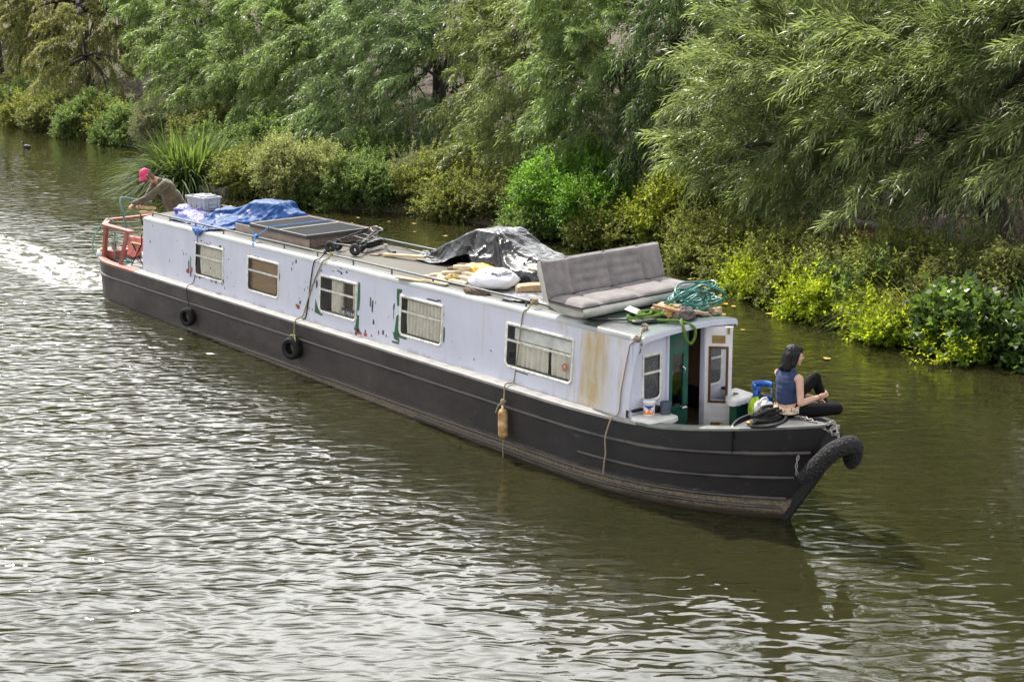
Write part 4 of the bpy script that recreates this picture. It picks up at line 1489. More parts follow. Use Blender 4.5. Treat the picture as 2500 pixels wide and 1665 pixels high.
for k in range(4):
    mb.tube([(kx[0] + (k - 1.5) * 0.014, kx[1] + 0.032 * math.cos(a), kx[2] + 0.032 * math.sin(a)) for a in np.linspace(0, 2 * PI, 12, endpoint=False)], 0.011, 6, closed=True)
mb.tube(spline([kx, (4.05, -0.76, 1.93), (4.0, -0.75, 1.985)], 4), [0.011] * 8 + [0.016], 6)
mb.tube(spline([kx, (4.12, -0.79, 1.82), (4.13, -0.83, 1.775), (4.18, -0.845, 1.74)], 4), 0.010, 6)
single('blue_rope', mb, m_bcord, 'blue cord over the dark panels, knotted to the near handrail', 'cord', (4.2, 0, 1.8))

# ---- folded trolley
m_tro = mat('black plastic and steel', (0.010, 0.010, 0.013), 0.4, spec=0.4)
m_tyre_g = mat('grey trolley tyre', (0.04, 0.04, 0.045), 0.6)
m_tube = mat('grey steel tube', (0.07, 0.07, 0.08), 0.35)
t = thing('folded_trolley', 'folded black wheeled trolley lying on the roof by the dark panels', 'trolley', rp(6.1, 0.1))
zb = roof_z(0) + 0.02
for wx_, wy0, flat in ((6.02, -0.50, 0), (6.52, -0.36, 0), (6.28, -0.10, 0), (5.92, -0.30, 0)):
    wm = MB()
    Mx = Matrix.Translation((wx_, wy0, zb + 0.07)) @ Matrix.Rotation(0.5, 4, 'Z') @ Matrix.Rotation(PI / 2, 4, 'X')
    wm.lathe([(0.03, -0.022), (0.075, -0.022), (0.088, -0.012), (0.088, 0.012), (0.075, 0.022), (0.03, 0.022), (0.03, -0.022)], 22, Mx)
    for k in range(5):
        a = 2 * PI * k / 5
        wm.box(Mx @ Vector((0.035 * math.cos(a), 0.035 * math.sin(a), 0)), (0.02, 0.03, 0.02), Mx.to_3x3() @ rz(a))
    wh = part('wheel', wm, m_tro, t)
    tm = MB().lathe([(0.078, -0.014), (0.093, -0.014), (0.096, 0), (0.093, 0.014), (0.078, 0.014)], 22, Mx)
    part('tyre', tm, m_tyre_g, wh)
mb = MB()
for a, b, r_ in (((6.02, -0.46, zb + .13), (5.45, 0.62, zb + .11), .013), ((6.52, -0.32, zb + .10), (6.18, 0.38, zb + .09), .015), ((6.28, -0.08, zb + .12), (5.60, 0.66, zb + .16), .013),
                 ((5.92, -0.28, zb + .15), (5.50, 0.45, zb + .16), .010), ((6.02, -0.46, zb + .12), (6.52, -0.32, zb + .11), .016), ((6.40, -0.2, zb + .13), (6.05, 0.42, zb + .13), .012), ((6.3, -0.05, zb + .14), (6.22, 0.36, zb + .11), .013),
                 ((5.8, 0.1, zb + .15), (6.35, 0.1, zb + .12), .013), ((5.65, 0.38, zb + .13), (6.2, 0.40, zb + .10), .014)):
    mb.tube([a, b], r_, 8)
part('folded_frame', mb, m_tro, t)
mb = MB().tube(spline([(5.62, 0.60, zb + .15), (5.42, 0.68, zb + .17), (5.34, 0.80, zb + .17), (5.48, 0.86, zb + .15), (5.64, 0.74, zb + .15)], 5, True), 0.014, 8, closed=True)
mb.tube([(6.45, -0.2, zb + .15), (5.9, 0.5, zb + .18)], 0.009, 6)
part('handle', mb, m_tube, t)
mb = MB()
for k in range(4):
    mb.box((6.28 - 0.055 * k * 0.2, 0.16, zb + 0.045 + k * 0.026), (0.10, 0.46, 0.018), rz(0.46), bev=0.004)
part('folded_deck', mb, m_tro, t)
mb = MB().tube(spline([rp(6.2, .42, .02), rp(6.15, .55, .04), rp(6.5, .60, .03), rp(6.9, .55, .02), rp(7.2, .5, .015)], 6), 0.014, 6, flat=0.5)
mb.tube(spline([rp(6.25, .40, .05), rp(6.55, .25, .03), rp(6.88, .12, .03), rp(7.0, .06, .05)], 6), 0.014, 6, flat=0.5)
mb.box(rp(6.98, .06, .05), (0.05, 0.05, 0.06), bev=0.01)
single('black_strap', mb, m_black, 'black webbing strap lying on the bare roof beside the trolley', 'strap', rp(6.6, .3))
mb = MB().tube(spline([rp(6.98, .03, .035), rp(6.9, -.05, .03), rp(6.78, -.1, .028), rp(6.84, -.03, .028)], 5), 0.013, 6, flat=0.5)
mb.box(rp(6.70, -.10, .012), (0.16, 0.12, 0.008), rz(0.4))
single('rusty_buckle', mb, m_rust, 'rusty buckle plate at the end of the black strap', 'buckle', rp(6.8, -.05))


# ---- planks and firewood
def plank(c, L, w, h, a, m, label, grp, tilt=0.0, cat='plank', name='timber_plank', bev=0.004):
    mb = MB().box(rp(c[0], c[1], c[2] + h / 2), (L, w, h), rz(a) @ Matrix.Rotation(tilt, 3, 'Y'), bev=bev)
    return single(name, mb, m, label, cat, rp(c[0], c[1], c[2]), grp)


plank((7.30, 0.03, 0.03), 0.85, 0.075, 0.04, 0.22, m_pine, 'yellow pine batten poking out left of the black sheet', 'planks on the roof', -0.05)
plank((8.62, -0.765, 0.01), 0.62, 0.09, 0.02, 0.22, m_pine, 'thin pale board under the near handrail left of the firewood', 'planks on the roof')
plank((9.05, -0.70, 0.012), 0.55, 0.07, 0.025, 0.1, m_split, 'narrow pale batten lying below the firewood by the handrail', 'planks on the roof')
plank((10.85, 0.20, 0.20), 1.3, 0.09, 0.045, 0.15, m_pine, 'pale batten bridging the gap between black sheet and sofa', 'planks on the roof', 0.02)
fw = [(8.86, -0.40, 0.01, .36, .07, .06, 1.15), (8.98, -0.30, 0.05, .34, .06, .05, 1.0), (9.02, -0.52, 0.01, .33, .07, .06, -.2), (9.25, -0.42, 0.02, .38, .085, .07, .25), (9.32, -0.22, 0.05, .42, .06, .05, .12), (9.14, -0.15, 0.08, .30, .07, .06, .9),
      (8.84, -0.12, 0.06, .30, .08, .06, 1.3), (8.98, -0.06, 0.10, .28, .07, .07, .7), (9.08, -0.22, 0.13, .26, .06, .05, .6), (9.40, -0.55, 0.01, .36, .08, .06, .05), (8.95, -0.62, 0.01, .26, .06, .05, .5), (8.75, -0.55, 0.01, .20, .06, .05, 1.3)]
places = ['at the left end of the firewood heap', 'leaning on the left end of the firewood heap', 'lying lowest in the firewood heap by the handrail', 'thick and pale in the middle of the firewood heap', 'long and thin touching the yellow bag', 'tucked under the yellow bag', 'dark barked at the back of the firewood heap', 'topmost at the back of the firewood heap', 'lying across the top of the firewood heap', 'against the white sack', 'small, nearest the rail', 'tiny, at the far left of the firewood']
for k, (x, y, z, L, w, h, a) in enumerate(fw):
    mb = MB()
    o = Vector(rp(x, y, z))
    M = rz(a)
    sec = [(-w / 2, 0), (w / 2, 0.1 * h), (w * 0.35, h), (-w * 0.3, h * 0.8)]
    rows = []
    for e, sc_ in ((-L / 2, 0.9), (-L / 4, 1.02), (0, 0.97), (L / 4, 1.05), (L / 2, 0.85)):
        rows.append([o + M @ Vector((e, p * sc_, q * sc_)) for p, q in sec])
    mb.grid(rows, smooth=False, cv=True)
    mb.add(rows[0], [[3, 2, 1, 0]]); mb.add(rows[-1], [[0, 1, 2, 3]])
    single('split_log', mb, m_bark if k in (6, 7) else m_split, 'split firewood log ' + places[k], 'log', o, 'firewood on the roof')
mb = MB()
o = Vector(rp(10.56, -0.16, 0.0))
M = rz(1.15)
sec = [(-0.085, 0.01), (0.07, 0.0), (0.095, 0.08), (0.02, 0.125), (-0.07, 0.10)]
rows = [[o + M @ Vector((e, p * s_, q * s_)) for p, q in sec] for e, s_ in ((-.22, .8), (-.18, 1.0), (0, 1.04), (.16, .98), (.20, .8))]
mb.grid(rows, smooth=False, cv=True); mb.add(rows[0], [[4, 3, 2, 1, 0]]); mb.add(rows[-1], [[0, 1, 2, 3, 4]])
single('wood_block', mb, mat('tan wood block', (0.42, 0.27, 0.15), 0.75, col2=(0.55, 0.38, 0.24), stretch=(1, 8, 8), scale=3), 'chunky tan block of wood beside the left end of the sofa', 'wood block', o)


def lump(c, rad, seed, f=3.0, amp=0.25, rot=0.0, nu=36, nv=20, flatten=True):
    """crumpled bag"""
    mb = MB()
    M = rz(rot)
    vs = []
    for j in range(nv + 1):
        a = -PI / 2 + PI * j / nv
        row = []
        for i in range(nu):
            t_ = 2 * PI * i / nu
            d = Vector((math.cos(a) * math.cos(t_), math.cos(a) * math.sin(t_), math.sin(a)))
            k = 1 + amp * (ridged((d.x + d.z, d.y - d.z * .5), seed, f) - 0.4) + amp * 0.5 * (ridged((d.y, d.z + d.x), seed + 3, f * 2.2) - .4)
            p = M @ Vector((d.x * rad[0] * k, d.y * rad[1] * k, max(-rad[2] * 0.45, d.z * rad[2] * k) if flatten else d.z * rad[2] * k))
            row.append((c[0] + p.x, c[1] + p.y, c[2] + p.z))
        vs.append(row)
    mb.grid(vs, cv=True)
    return mb


c_ = rp(9.92, -0.30, 0.085)
mb = lump(c_, (0.36, 0.27, 0.17), 4.4, 2.2, 0.16, 0.5)
t = thing('plastic_sack', 'bulging white plastic sack with dark print beside the firewood', 'sack', rp(9.92, -0.3))
sk = part('sack_body', mb, m_sack, t)
ink = MB()


def on_lump(a, e, k=1.035):
    d = Vector((math.cos(e) * math.cos(a), math.cos(e) * math.sin(a), math.sin(e)))
    w = 1 + 0.16 * (ridged((d.x + d.z, d.y - d.z * .5), 4.4, 2.2) - 0.4) + 0.08 * (ridged((d.y, d.z + d.x), 7.4, 4.84) - .4)
    p = rz(0.5) @ Vector((d.x * .36 * w * k, d.y * .27 * w * k, d.z * .17 * w * k))
    return (c_[0] + p.x, c_[1] + p.y, c_[2] + p.z)


for a0, a1, e0, e1 in ((-1.45, -0.85, .72, 1.0), (-0.8, -0.2, .75, .85), (-0.8, -0.35, .92, 1.0), (-2.0, -1.6, .9, 1.0)):
    ink.grid([[on_lump(a0 + (a1 - a0) * i / 8, e0 + (e1 - e0) * j / 4) for j in range(5)] for i in range(9)])
part('dark_print', ink, mat('dark print on plastic', (0.10, 0.11, 0.15), 0.4), t)
mb = lump(rp(9.22, 0.0, 0.06), (0.34, 0.13, 0.12), 2.1, 2.6, 0.25, 0.2)
single('yellow_bag', mb, m_yel, 'crumpled yellow plastic bag half under the black sheet', 'bag', rp(9.22, 0.0))
mb = lump(rp(9.2, -0.48, 0.03), (0.12, 0.08, 0.07), 9.1, 2.6, 0.3, 0.4)
single('ochre_rag', mb, mat('ochre rag', (0.33, 0.24, 0.05), 0.8), 'small ochre rag among the logs next to the white sack', 'rag', rp(9.2, -0.48))
mb = lump(rp(10.02, -0.70, 0.03), (0.20, 0.06, 0.05), 1.7, 3.0, 0.4, 0.25)
single('bark_scraps', mb, m_bark, 'dark bark scraps against the handrail below the white sack', 'bark', rp(10.02, -0.7))
mb = lump(rp(10.75, 0.08, 0.10), (0.16, 0.12, 0.14), 6.7, 3, 0.25)
single('white_bundle', mb, mat('white and red bundle', (0.62, 0.6, 0.62), 0.6, col2=(0.4, 0.08, 0.1), scale=6), 'white and red bundle in the gap left of the sofa', 'bundle', rp(10.75, 0.08))


# ---- ropes
def rope_mat(name, a, b, sc=60):
    m, nt = newmat(name)
    N = NT(nt)
    c = N.coord()
    wv = N.n('ShaderNodeTexWave', {'wave_type': 'BANDS', 'bands_direction': 'DIAGONAL'}, Vector=c, Scale=sc, Distortion=2.0)
    f = N.noise(c, 12, 4)
    cl = N.mix(wv.outputs['Fac'], a, b)
    bp = N.n('ShaderNodeBump', Strength=1.0, Distance=0.004, Height=wv.outputs['Fac'])
    N.out(N.n('ShaderNodeBsdfPrincipled', Base_Color=cl, Roughness=0.85, Normal=bp.outputs[0]).outputs[0])
    return m


m_tanrope = rope_mat('tan rope', (0.25, 0.20, 0.12), (0.48, 0.41, 0.27))
m_brownrope = rope_mat('brown rope', (0.26, 0.19, 0.14), (0.50, 0.40, 0.30))
m_yelrope = rope_mat('yellow flecked rope', (0.20, 0.17, 0.08), (0.55, 0.48, 0.22))
m_blkrope = rope_mat('black rope', (0.006, 0.006, 0.007), (0.018, 0.018, 0.019))
m_limerope = rope_mat('lime green rope', (0.07, 0.15, 0.015), (0.17, 0.29, 0.045), 70)
m_hose = mat('teal garden hose', (0.01, 0.13, 0.105), 0.28, col2=(0.03, 0.20, 0.165), spec=0.7)
m_hose2 = mat('pale green hose', (0.10, 0.20, 0.16), 0.35, col2=(0.20, 0.31, 0.26))
m_cable = mat('black cable', (0.012, 0.014, 0.018), 0.35)


def coil(c, rx, ry, n, h, seed, zf, wob=0.35, step=26, drift=0.25):
    """a tangle of n loops lying at c"""
    r_ = random.Random(seed)
    P = []
    cx = cy = 0.0
    for k in range(n):
        tx, ty = r_.uniform(-drift, drift) * rx, r_.uniform(-drift, drift) * ry
        sx_, sy_ = r_.uniform(1 - wob, 1.05), r_.uniform(1 - wob, 1.05)
        ph = r_.uniform(0, 6)
        tilt = r_.uniform(-1, 1) * h * 0.9
        base = h * (k / max(1, n - 1)) * r_.uniform(0.3, 1)
        for i in range(step):
            a = 2 * PI * i / step
            u = i / step
            x = (cx + (tx - cx) * u) + rx * sx_ * math.cos(a + ph * 0.15)
            y = (cy + (ty - cy) * u) + ry * sy_ * math.sin(a + ph * 0.15)
            z = base + tilt * math.sin(a + ph) + 0.3 * h * noise.noise((k * 3.1 + u * 4, seed, 0))
            P.append((x, y, max(0.0, z)))
        cx, cy = tx, ty
    out = []
    W_ = 4
    for i in range(len(P)):
        s_ = [P[min(max(j, 0), len(P) - 1)] for j in range(i - W_, i + W_ + 1)]
        x, y, z = (sum(p[k] for p in s_) / len(s_) for k in range(3))
        gx, gy = c[0] + x, c[1] + y
        out.append((gx, gy, zf(gx, gy) + z))
    return out


rz_f = lambda x, y: roof_z(max(-.8, min(.8, y))) + 0.015
P = coil((12.72, 0.64), 0.33, 0.50, 13, 0.30, 4, rz_f, 0.55, 28, 0.45)
mb = MB().tube(P, 0.0145, 7)
single('garden_hose', mb, m_hose, 'tangled teal garden hose heaped right of the sofa', 'hose', rp(12.7, 0.6))
P = coil((12.86, -0.12), 0.27, 0.42, 6, 0.035, 21, rz_f, 0.3, 26, 0.15)
P += spline([P[-1], rp(12.4, -0.62, .02), rp(11.9, -0.70, .02), rp(11.4, -0.60, .02)], 8)
mb = MB().tube(P, 0.014, 7)
single('black_cable', mb, m_cable, 'black cable coiled around the lime green rope at the roof front', 'cable', rp(12.86, -0.12))
P = coil((12.78, -0.24), 0.17, 0.22, 8, 0.10, 31, rz_f, 0.5, 20, 0.5)
P += coil((12.86, 0.12), 0.16, 0.19, 8, 0.12, 33, rz_f, 0.5, 20, 0.5)
P += spline([P[-1], rp(13.15, 0.02, .03), rp(13.32, -0.13, .035), (13.40, -0.16, 1.78), (13.41, -0.13, 1.66), (13.41, -0.05, 1.60), (13.41, 0.02, 1.68), (13.40, 0.0, 1.80), rp(13.25, -0.10, .03), rp(13.1, -0.2, .03), rp(12.95, -0.3, .03)], 8)
mb = MB().tube(P, 0.019, 8)
single('lime_rope', mb, m_limerope, 'lime green rope pile with a loop hanging over the roof front', 'rope', rp(12.8, -0.1))
mb = MB().box(rp(13.0, -0.06, 0.14), (0.42, 0.035, 0.035), rz(0.1) @ Matrix.Rotation(0.04, 3, 'Y'), bev=0.003)
single('wooden_stick', mb, mat('reddish brown stick', (0.32, 0.15, 0.08), 0.6), 'short reddish brown stick lying on the lime green rope', 'stick', rp(13.0, -0.06))
mb = MB().box(rp(12.66, -0.28, 0.10), (0.20, 0.22, 0.006), rz(0.5) @ Matrix.Rotation(0.3, 3, 'Y'))
single('white_card', mb, m_white, 'white card standing in the black cable coil', 'card', rp(12.66, -0.28))
m_card = mat('brown cardboard', (0.42, 0.28, 0.18), 0.85, scale=4)
for x, y, z, a, b, c2, ang, tl, lab in ((12.72, 0.22, 0.07, .30, .26, .05, .2, .15, 'flat brown cardboard box under the teal hose, larger'), (13.03, 0.38, 0.05, .16, .30, .04, -.2, -.2, 'brown cardboard scrap in front of the teal hose'), (12.98, 0.80, 0.05, .20, .10, .06, .5, .1, 'tan cardboard scrap at the far side of the teal hose')):
    mb = MB().box(rp(x, y, z), (a, b, c2), rz(ang) @ Matrix.Rotation(tl, 3, 'X'), bev=0.003)
    single('cardboard_piece', mb, m_card, lab, 'cardboard', rp(x, y), 'cardboard under the hose')
mb = lump(rp(13.12, 0.12, 0.05), (0.10, 0.16, 0.09), 3.9, 3, 0.35, 0.2)
single('dark_rag', mb, mat('dark grey brown rag', (0.06, 0.05, 0.05), 0.8, col2=(0.16, 0.13, 0.12), scale=14), 'dark crumpled rag at the roof front between both rope piles', 'rag', rp(13.12, 0.12))
mb = lump(rp(13.0, 0.0, 0.05), (0.08, 0.10, 0.10), 8.3, 3, 0.35, 0.9)
single('ochre_rag', mb, mat('ochre cloth', (0.28, 0.19, 0.06), 0.85), 'ochre rag wedged beside the lime green rope', 'rag', rp(13.0, 0.0))
P = coil((13.12, 0.50), 0.07, 0.11, 4, 0.03, 41, rz_f, 0.3, 18, 0.3)
mb = MB().tube(P, 0.011, 7)
single('tan_rope', mb, m_brownrope, 'small coil of pale brown rope in front of the teal hose', 'rope', rp(13.12, .5), 'mooring lines')
P = coil((13.13, 0.72), 0.05, 0.09, 6, 0.05, 44, rz_f, 0.4, 18, 0.4)
mb = MB().tube(P, 0.015, 7)
single('tan_rope', mb, m_tanrope, 'knotted tan rope on the far front corner of the roof', 'rope', rp(13.12, .72), 'mooring lines')


def knot(c, r, tr, n, seed, zs=1.0):
    r_ = random.Random(seed)
    mb = MB()
    for k in range(n):
        M = Matrix.Rotation(r_.uniform(0, PI), 3, 'X') @ Matrix.Rotation(r_.uniform(0, PI), 3, 'Z')
        mb.tube([Vector(c) + Vector((1, 1, zs)) * 0 + M @ Vector((r * math.cos(a), r * math.sin(a), 0)) for a in np.linspace(0, 2 * PI, 14, endpoint=False)], tr, 7, closed=True)
    return mb


# line down the front corner
mb = knot((13.12, -0.55, 1.83), 0.04, 0.010, 3, 3)
mb.v += []
mb.tube(spline([(13.12, -0.55, 1.84), (13.2, -0.70, 1.815), (13.30, -0.80, 1.79), (13.30, -0.855, 1.745), (13.22, -0.865, 1.70), (13.17, -0.862, 1.60), (13.09, -0.905, 1.10), (13.07, -0.925, 0.82), (13.03, -1.005, 0.765), (12.985, -1.04, 0.60), (12.96, -1.045, 0.49), (12.945, -1.025, 0.30), (12.93, -1.03, 0.20), (12.89, -1.01, 0.02)], 6), 0.0095, 8)
k2 = knot((13.29, -0.85, 1.77), 0.032, 0.011, 4, 9)
mb.add(k2.v, k2.f, 0, True)
single('tan_rope', mb, m_brownrope, 'brown rope hanging from the front roof corner down the hull', 'rope', (13.2, -0.86, 1.75), 'mooring lines')

# tyre fenders and the cylinder fender
m_rub = mat('old tyre rubber', (0.010, 0.010, 0.0105), 0.75, spec=0.3, scale=9, bump=0.003)


def tyre_mesh(c, ro, ri, w, yaw):
    M = Matrix.Translation(c) @ Matrix.Rotation(yaw, 4, 'Z') @ Matrix.Rotation(PI / 2, 4, 'X')
    mb = MB()
    pr = [(ri, -w * .32), (ri + .012, -w * .45), (ro - .03, -w * .5), (ro - .006, -w * .36), (ro, -w * .15), (ro, w * .15), (ro - .006, w * .36), (ro - .03, w * .5), (ri + .012, w * .45), (ri, w * .32), (ri + .02, w * .22), (ro - .03, w * .30), (ro - .022, 0), (ro - .03, -w * .30), (ri + .02, -w * .22), (ri, -w * .32)]
    mb.lathe(pr, 34, M)
    for k in range(26):
        a = 2 * PI * k / 26
        for z in (-.2, .2):
            mb.box(M @ Vector((ro * math.cos(a), ro * math.sin(a), z * w)), (0.006, 0.018, w * .3), M.to_3x3() @ rz(a + (0.08 if z > 0 else -.08)))
    return mb


t = thing('tyre_fender', 'small black tyre hanging low on the hull below the sternmost window', 'fender', (2.20, -1.16, 0.27), 'tyre fenders')
part('tyre', tyre_mesh((2.20, -1.135, 0.265), 0.165, 0.082, 0.125, 0.25), m_rub, t)
mb = MB().tube(spline([(2.30, -0.73, 1.875), (2.25, -0.80, 1.80), (2.215, -0.845, 1.745), (2.14, -0.88, 1.2), (2.08, -0.915, 0.85), (2.09, -1.06, 0.77), (2.15, -1.075, 0.5), (2.19, -1.12, 0.40), (2.20, -1.14, 0.34)], 5), 0.007, 6)
part('rope', mb, m_black, t)
t = thing('tyre_fender', 'larger black tyre hung on pale yellow rope amidships', 'fender', (5.78, -1.17, 0.36), 'tyre fenders')
part('tyre', tyre_mesh((5.80, -1.14, 0.345), 0.18, 0.085, 0.16, 0.3), m_rub, t)
mb = MB().tube(spline([(6.42, -0.725, 1.885), (6.38, -0.80, 1.80), (6.31, -0.845, 1.745), (6.05, -0.875, 1.35), (5.86, -0.91, 0.95), (5.82, -0.95, 0.83), (5.80, -1.06, 0.78), (5.78, -1.08, 0.60), (5.79, -1.10, 0.52), (5.80, -1.14, 0.42)], 5), 0.011, 7)
k2 = knot((6.42, -0.722, 1.885), 0.03, 0.012, 5, 13); mb.add(k2.v, k2.f, 0, True)
k2 = knot((5.80, -1.12, 0.52), 0.045, 0.010, 5, 14); mb.add(k2.v, k2.f, 0, True)
mb.tube(spline([(5.80, -1.10, 0.54), (5.72, -1.11, 0.50), (5.68, -1.12, 0.44)], 4), 0.009, 6)
mb.tube(spline([(5.82, -1.11, 0.54), (5.90, -1.14, 0.51), (5.93, -1.15, 0.47)], 4), 0.008, 6)
part('rope', mb, m_yelrope, t)
mb = MB().tube(spline([(6.24, -0.725, 1.885), (6.20, -0.80, 1.80), (6.10, -0.846, 1.745), (6.02, -0.865, 1.5), (5.96, -0.885, 1.2), (5.90, -0.908, 0.9), (5.86, -0.925, 0.80), (5.78, -0.925, 0.79)], 5), 0.009, 6)
k2 = knot((6.24, -0.722, 1.885), 0.028, 0.010, 4, 23); mb.add(k2.v, k2.f, 0, True)
single('black_line', mb, m_black, 'thin black line from the handrail down beside the yellow fender rope', 'line', (6.1, -0.85, 1.75))

m_buoy = mat('weathered orange fender', (0.42, 0.20, 0.05), 0.5, col2=(0.62, 0.45, 0.24), stretch=(2, 2, 5), scale=2.2, var=0.35)
t = thing('cylinder_fender', 'weathered orange cylinder fender hanging on tan rope against the black hull', 'fender', (11.10, -1.12, 0.3))
M = Matrix.Translation((11.10, -1.135, 0.28))
prof = [(0.012, -0.235), (0.02, -0.20), (0.045, -0.185), (0.062, -0.155)]
for z in np.arange(-0.145, 0.15, 0.02):
    prof += [(0.066, z), (0.062, z + 0.01)]
prof += [(0.060, 0.16), (0.040, 0.195), (0.018, 0.21), (0.014, 0.25), (0.0, 0.25)]
part('fender_body', MB().lathe(prof, 20, M), m_buoy, t)
mb = MB().tube(spline([(11.10, -1.135, 0.52), (11.10, -1.12, 0.56), (11.08, -1.09, 0.66), (11.07, -1.06, 0.80), (11.06, -0.92, 0.80), (11.08, -0.895, 0.95), (11.12, -0.868, 1.3), (11.18, -0.846, 1.72), (11.22, -0.80, 1.785), (11.26, -0.725, 1.885)], 6), 0.0095, 8)
k2 = knot((11.10, -1.125, 0.585), 0.03, 0.010, 4, 5); mb.add(k2.v, k2.f, 0, True)
mb.tube(spline([(11.09, -1.12, 0.57), (11.0, -1.13, 0.50), (10.95, -1.13, 0.40)], 4), 0.011, 6)
for k in range(4):
    k2 = knot((11.24 + 0.022 * k, -0.725, 1.885), 0.036, 0.013, 2, 50 + k); mb.add(k2.v, k2.f, 0, True)
mb.tube(spline([(11.10, -1.135, 0.05), (11.09, -1.13, -0.02), (11.07, -1.12, -0.08), (11.08, -1.12, -0.2)], 4), 0.006, 6)
part('rope', mb, m_tanrope, t)

# ---- sofa across the roof
m_sofa = mat('grey brown velour', (0.165, 0.145, 0.150), 0.85, col2=(0.225, 0.20, 0.20), scale=7, bump=0.003, bscale=120, sheen=0.25)
m_sofaw = mat('off white faux leather', (0.52, 0.51, 0.48), 0.5, col2=(0.60, 0.59, 0.56), scale=4, bump=0.004, bscale=12)
t = thing('sofa', 'grey sofa bed with off white base set across the roof', 'sofa', rp(12.0, 0.15))
Y0, Y1 = -0.88, 1.20
YL = Y1 - Y0


def cushion(at, nu, nv, th, seams_u, seams_v, puff, edge=0.12):
    """quilted pad: at(u,v,h) maps into place; seams pull the surface down"""
    top, bot = [], []
    for i in range(nu + 1):
        u = i / nu
        rt, rb = [], []
        for j in range(nv + 1):
            v = j / nv
            e = min(u * YL, (1 - u) * YL, v * 0.62, (1 - v) * 0.62)
            rnd = math.sqrt(max(0, 1 - (1 - min(1, e / edge)) ** 2))
            s = 0
            for su, a in seams_u: s = max(s, a * math.exp(-((u - su) * YL / 0.045) ** 2))
            for sv, a, ua, ub in seams_v:
                if ua <= u <= ub: s = max(s, a * math.exp(-((v - sv) * 0.62 / 0.035) ** 2))
            for su, a in seams_u:
                for sv, a2, ua, ub in seams_v: s = max(s, 1.1 * a * math.exp(-(((u - su) * YL) ** 2 + ((v - sv) * .62) ** 2) / 0.05 ** 2))
            h = th * (0.35 + 0.65 * rnd) - puff * s + 0.008 * noise.noise((u * 9, v * 4, th * 50))
            rt.append(at(u, v, h)); rb.append(at(u, v, 0))
        top.append(rt); bot.append(rb)
    mb = MB()
    mb.grid(top)
    mb.grid([r[::-1] for r in bot])
    for a, b in ((top[0], bot[0]), (bot[-1], top[-1])): mb.grid([a, b])
    mb.grid([[r[0] for r in bot], [r[0] for r in top]]); mb.grid([[r[-1] for r in top], [r[-1] for r in bot]])
    return mb


def sxy(y):       # the sofa stands a touch askew
    return -0.02 * (y - Y0)


ZS = 1.955
seat = lambda u, v, h: (11.74 + 0.63 * v + sxy(Y0 + YL * u), Y0 + YL * u, ZS + h - 0.012 * v)
part('seat', cushion(seat, 84, 28, 0.105, [(0.17, .5), (0.50, .6), (0.83, .5)], [(0.30, .45, .17, .83)], 0.055, 0.17), m_sofa, t)
bk = Vector((-0.30, 0, 0.954)).normalized()
bn = Vector((0.954, 0, 0.30)).normalized()


def back(u, v, h):
    p = Vector((11.80 + sxy(Y0 + YL * u), Y0 + YL * u, ZS + 0.075)) + bk * (0.485 * v) + bn * (h - 0.075)
    return tuple(p)


part('backrest', cushion(back, 84, 26, 0.085, [(0.20, .8), (0.52, .9), (0.82, .8)], [(0.28, .45, .20, .82), (0.52, .5, .20, .82), (0.76, .45, .20, .82)], 0.055, 0.07), m_sofa, t)
mb = MB()


def hullrow(u):
    y = Y0 + YL * u
    x = sxy(y)
    e = min(1, min(u, 1 - u) * YL / 0.12)
    ins = 0.03 + 0.10 * (1 - e)
    dy = 0.10 * (1 - e) * (1 if u < .5 else -1)
    return [(11.72 + x, y, ZS + 0.02), (12.37 + x, y, ZS + 0.02), (12.39 + x, y, ZS - 0.02), (12.37 + x - ins * .4, y + dy * .5, ZS - 0.09), (12.30 + x - ins, y + dy, ZS - 0.135), (11.78 + x + ins * .4, y + dy, ZS - 0.135), (11.70 + x, y + dy * .5, ZS - 0.06)]


us_ = [0, .02, .04, .07] + list(np.linspace(.1, .9, 14)) + [.93, .96, .98, 1]
mb.grid([hullrow(u)[::-1] for u in us_], cv=True)
mb.add(hullrow(0), [list(range(7))]); mb.add(hullrow(1), [list(range(7))[::-1]])
part('base', mb, m_sofaw, t)
mb = MB()
sh = lambda u, v, d: tuple(Vector((11.80 + sxy(Y0 + YL * u), Y0 + YL * u, ZS + 0.04)) + bk * (0.53 * v) + bn * (-0.078 - d))
rows = []
for u in [0] + list(np.linspace(.02, .98, 18)) + [1]:
    rows.append([sh(u, 0, 0), sh(u, 1, 0), sh(u, 1.0, .05), sh(u, .9, .09), sh(u, .1, .09), sh(u, 0, .05)])
mb.grid(rows, cv=True); mb.add(rows[0], [list(range(6))[::-1]]); mb.add(rows[-1], [list(range(6))])
part('back_shell', mb, m_sofaw, t)
mb = MB()
mb.tube([(12.375 + sxy(Y0 + YL * u), Y0 + YL * u, ZS + 0.033) for u in np.linspace(0.0, 1, 30)], 0.010, 6)
mb.tube([(11.75 + v * .625, Y0 - 0.004, ZS + 0.032) for v in np.linspace(0, 1, 10)], 0.010, 6)
mb.tube([back(u, 1.0, 0.0) for u in np.linspace(0, 1, 30)], 0.008, 6)
part('piping', mb, m_deckblack, t)

# ---- on the near locker
t = thing('paint_tub', 'white plastic tub with orange and blue label on the near locker', 'tub', (13.36, -0.70, 0.81))
M = Matrix.Translation((13.36, -0.70, 0.812))
part('tub_body', MB().lathe([(0, 0), (0.062, 0), (0.066, 0.01), (0.071, 0.15), (0.071, 0.152)], 24, M), m_white, t)
part('lid', MB().lathe([(0.071, 0.148), (0.077, 0.148), (0.078, 0.178), (0.074, 0.184), (0, 0.186)], 24, M), m_white, t)
m_lab = [mat('label orange', (0.62, 0.17, 0.02), 0.5), mat('label blue', (0.03, 0.05, 0.33), 0.5)]
mb = MB()


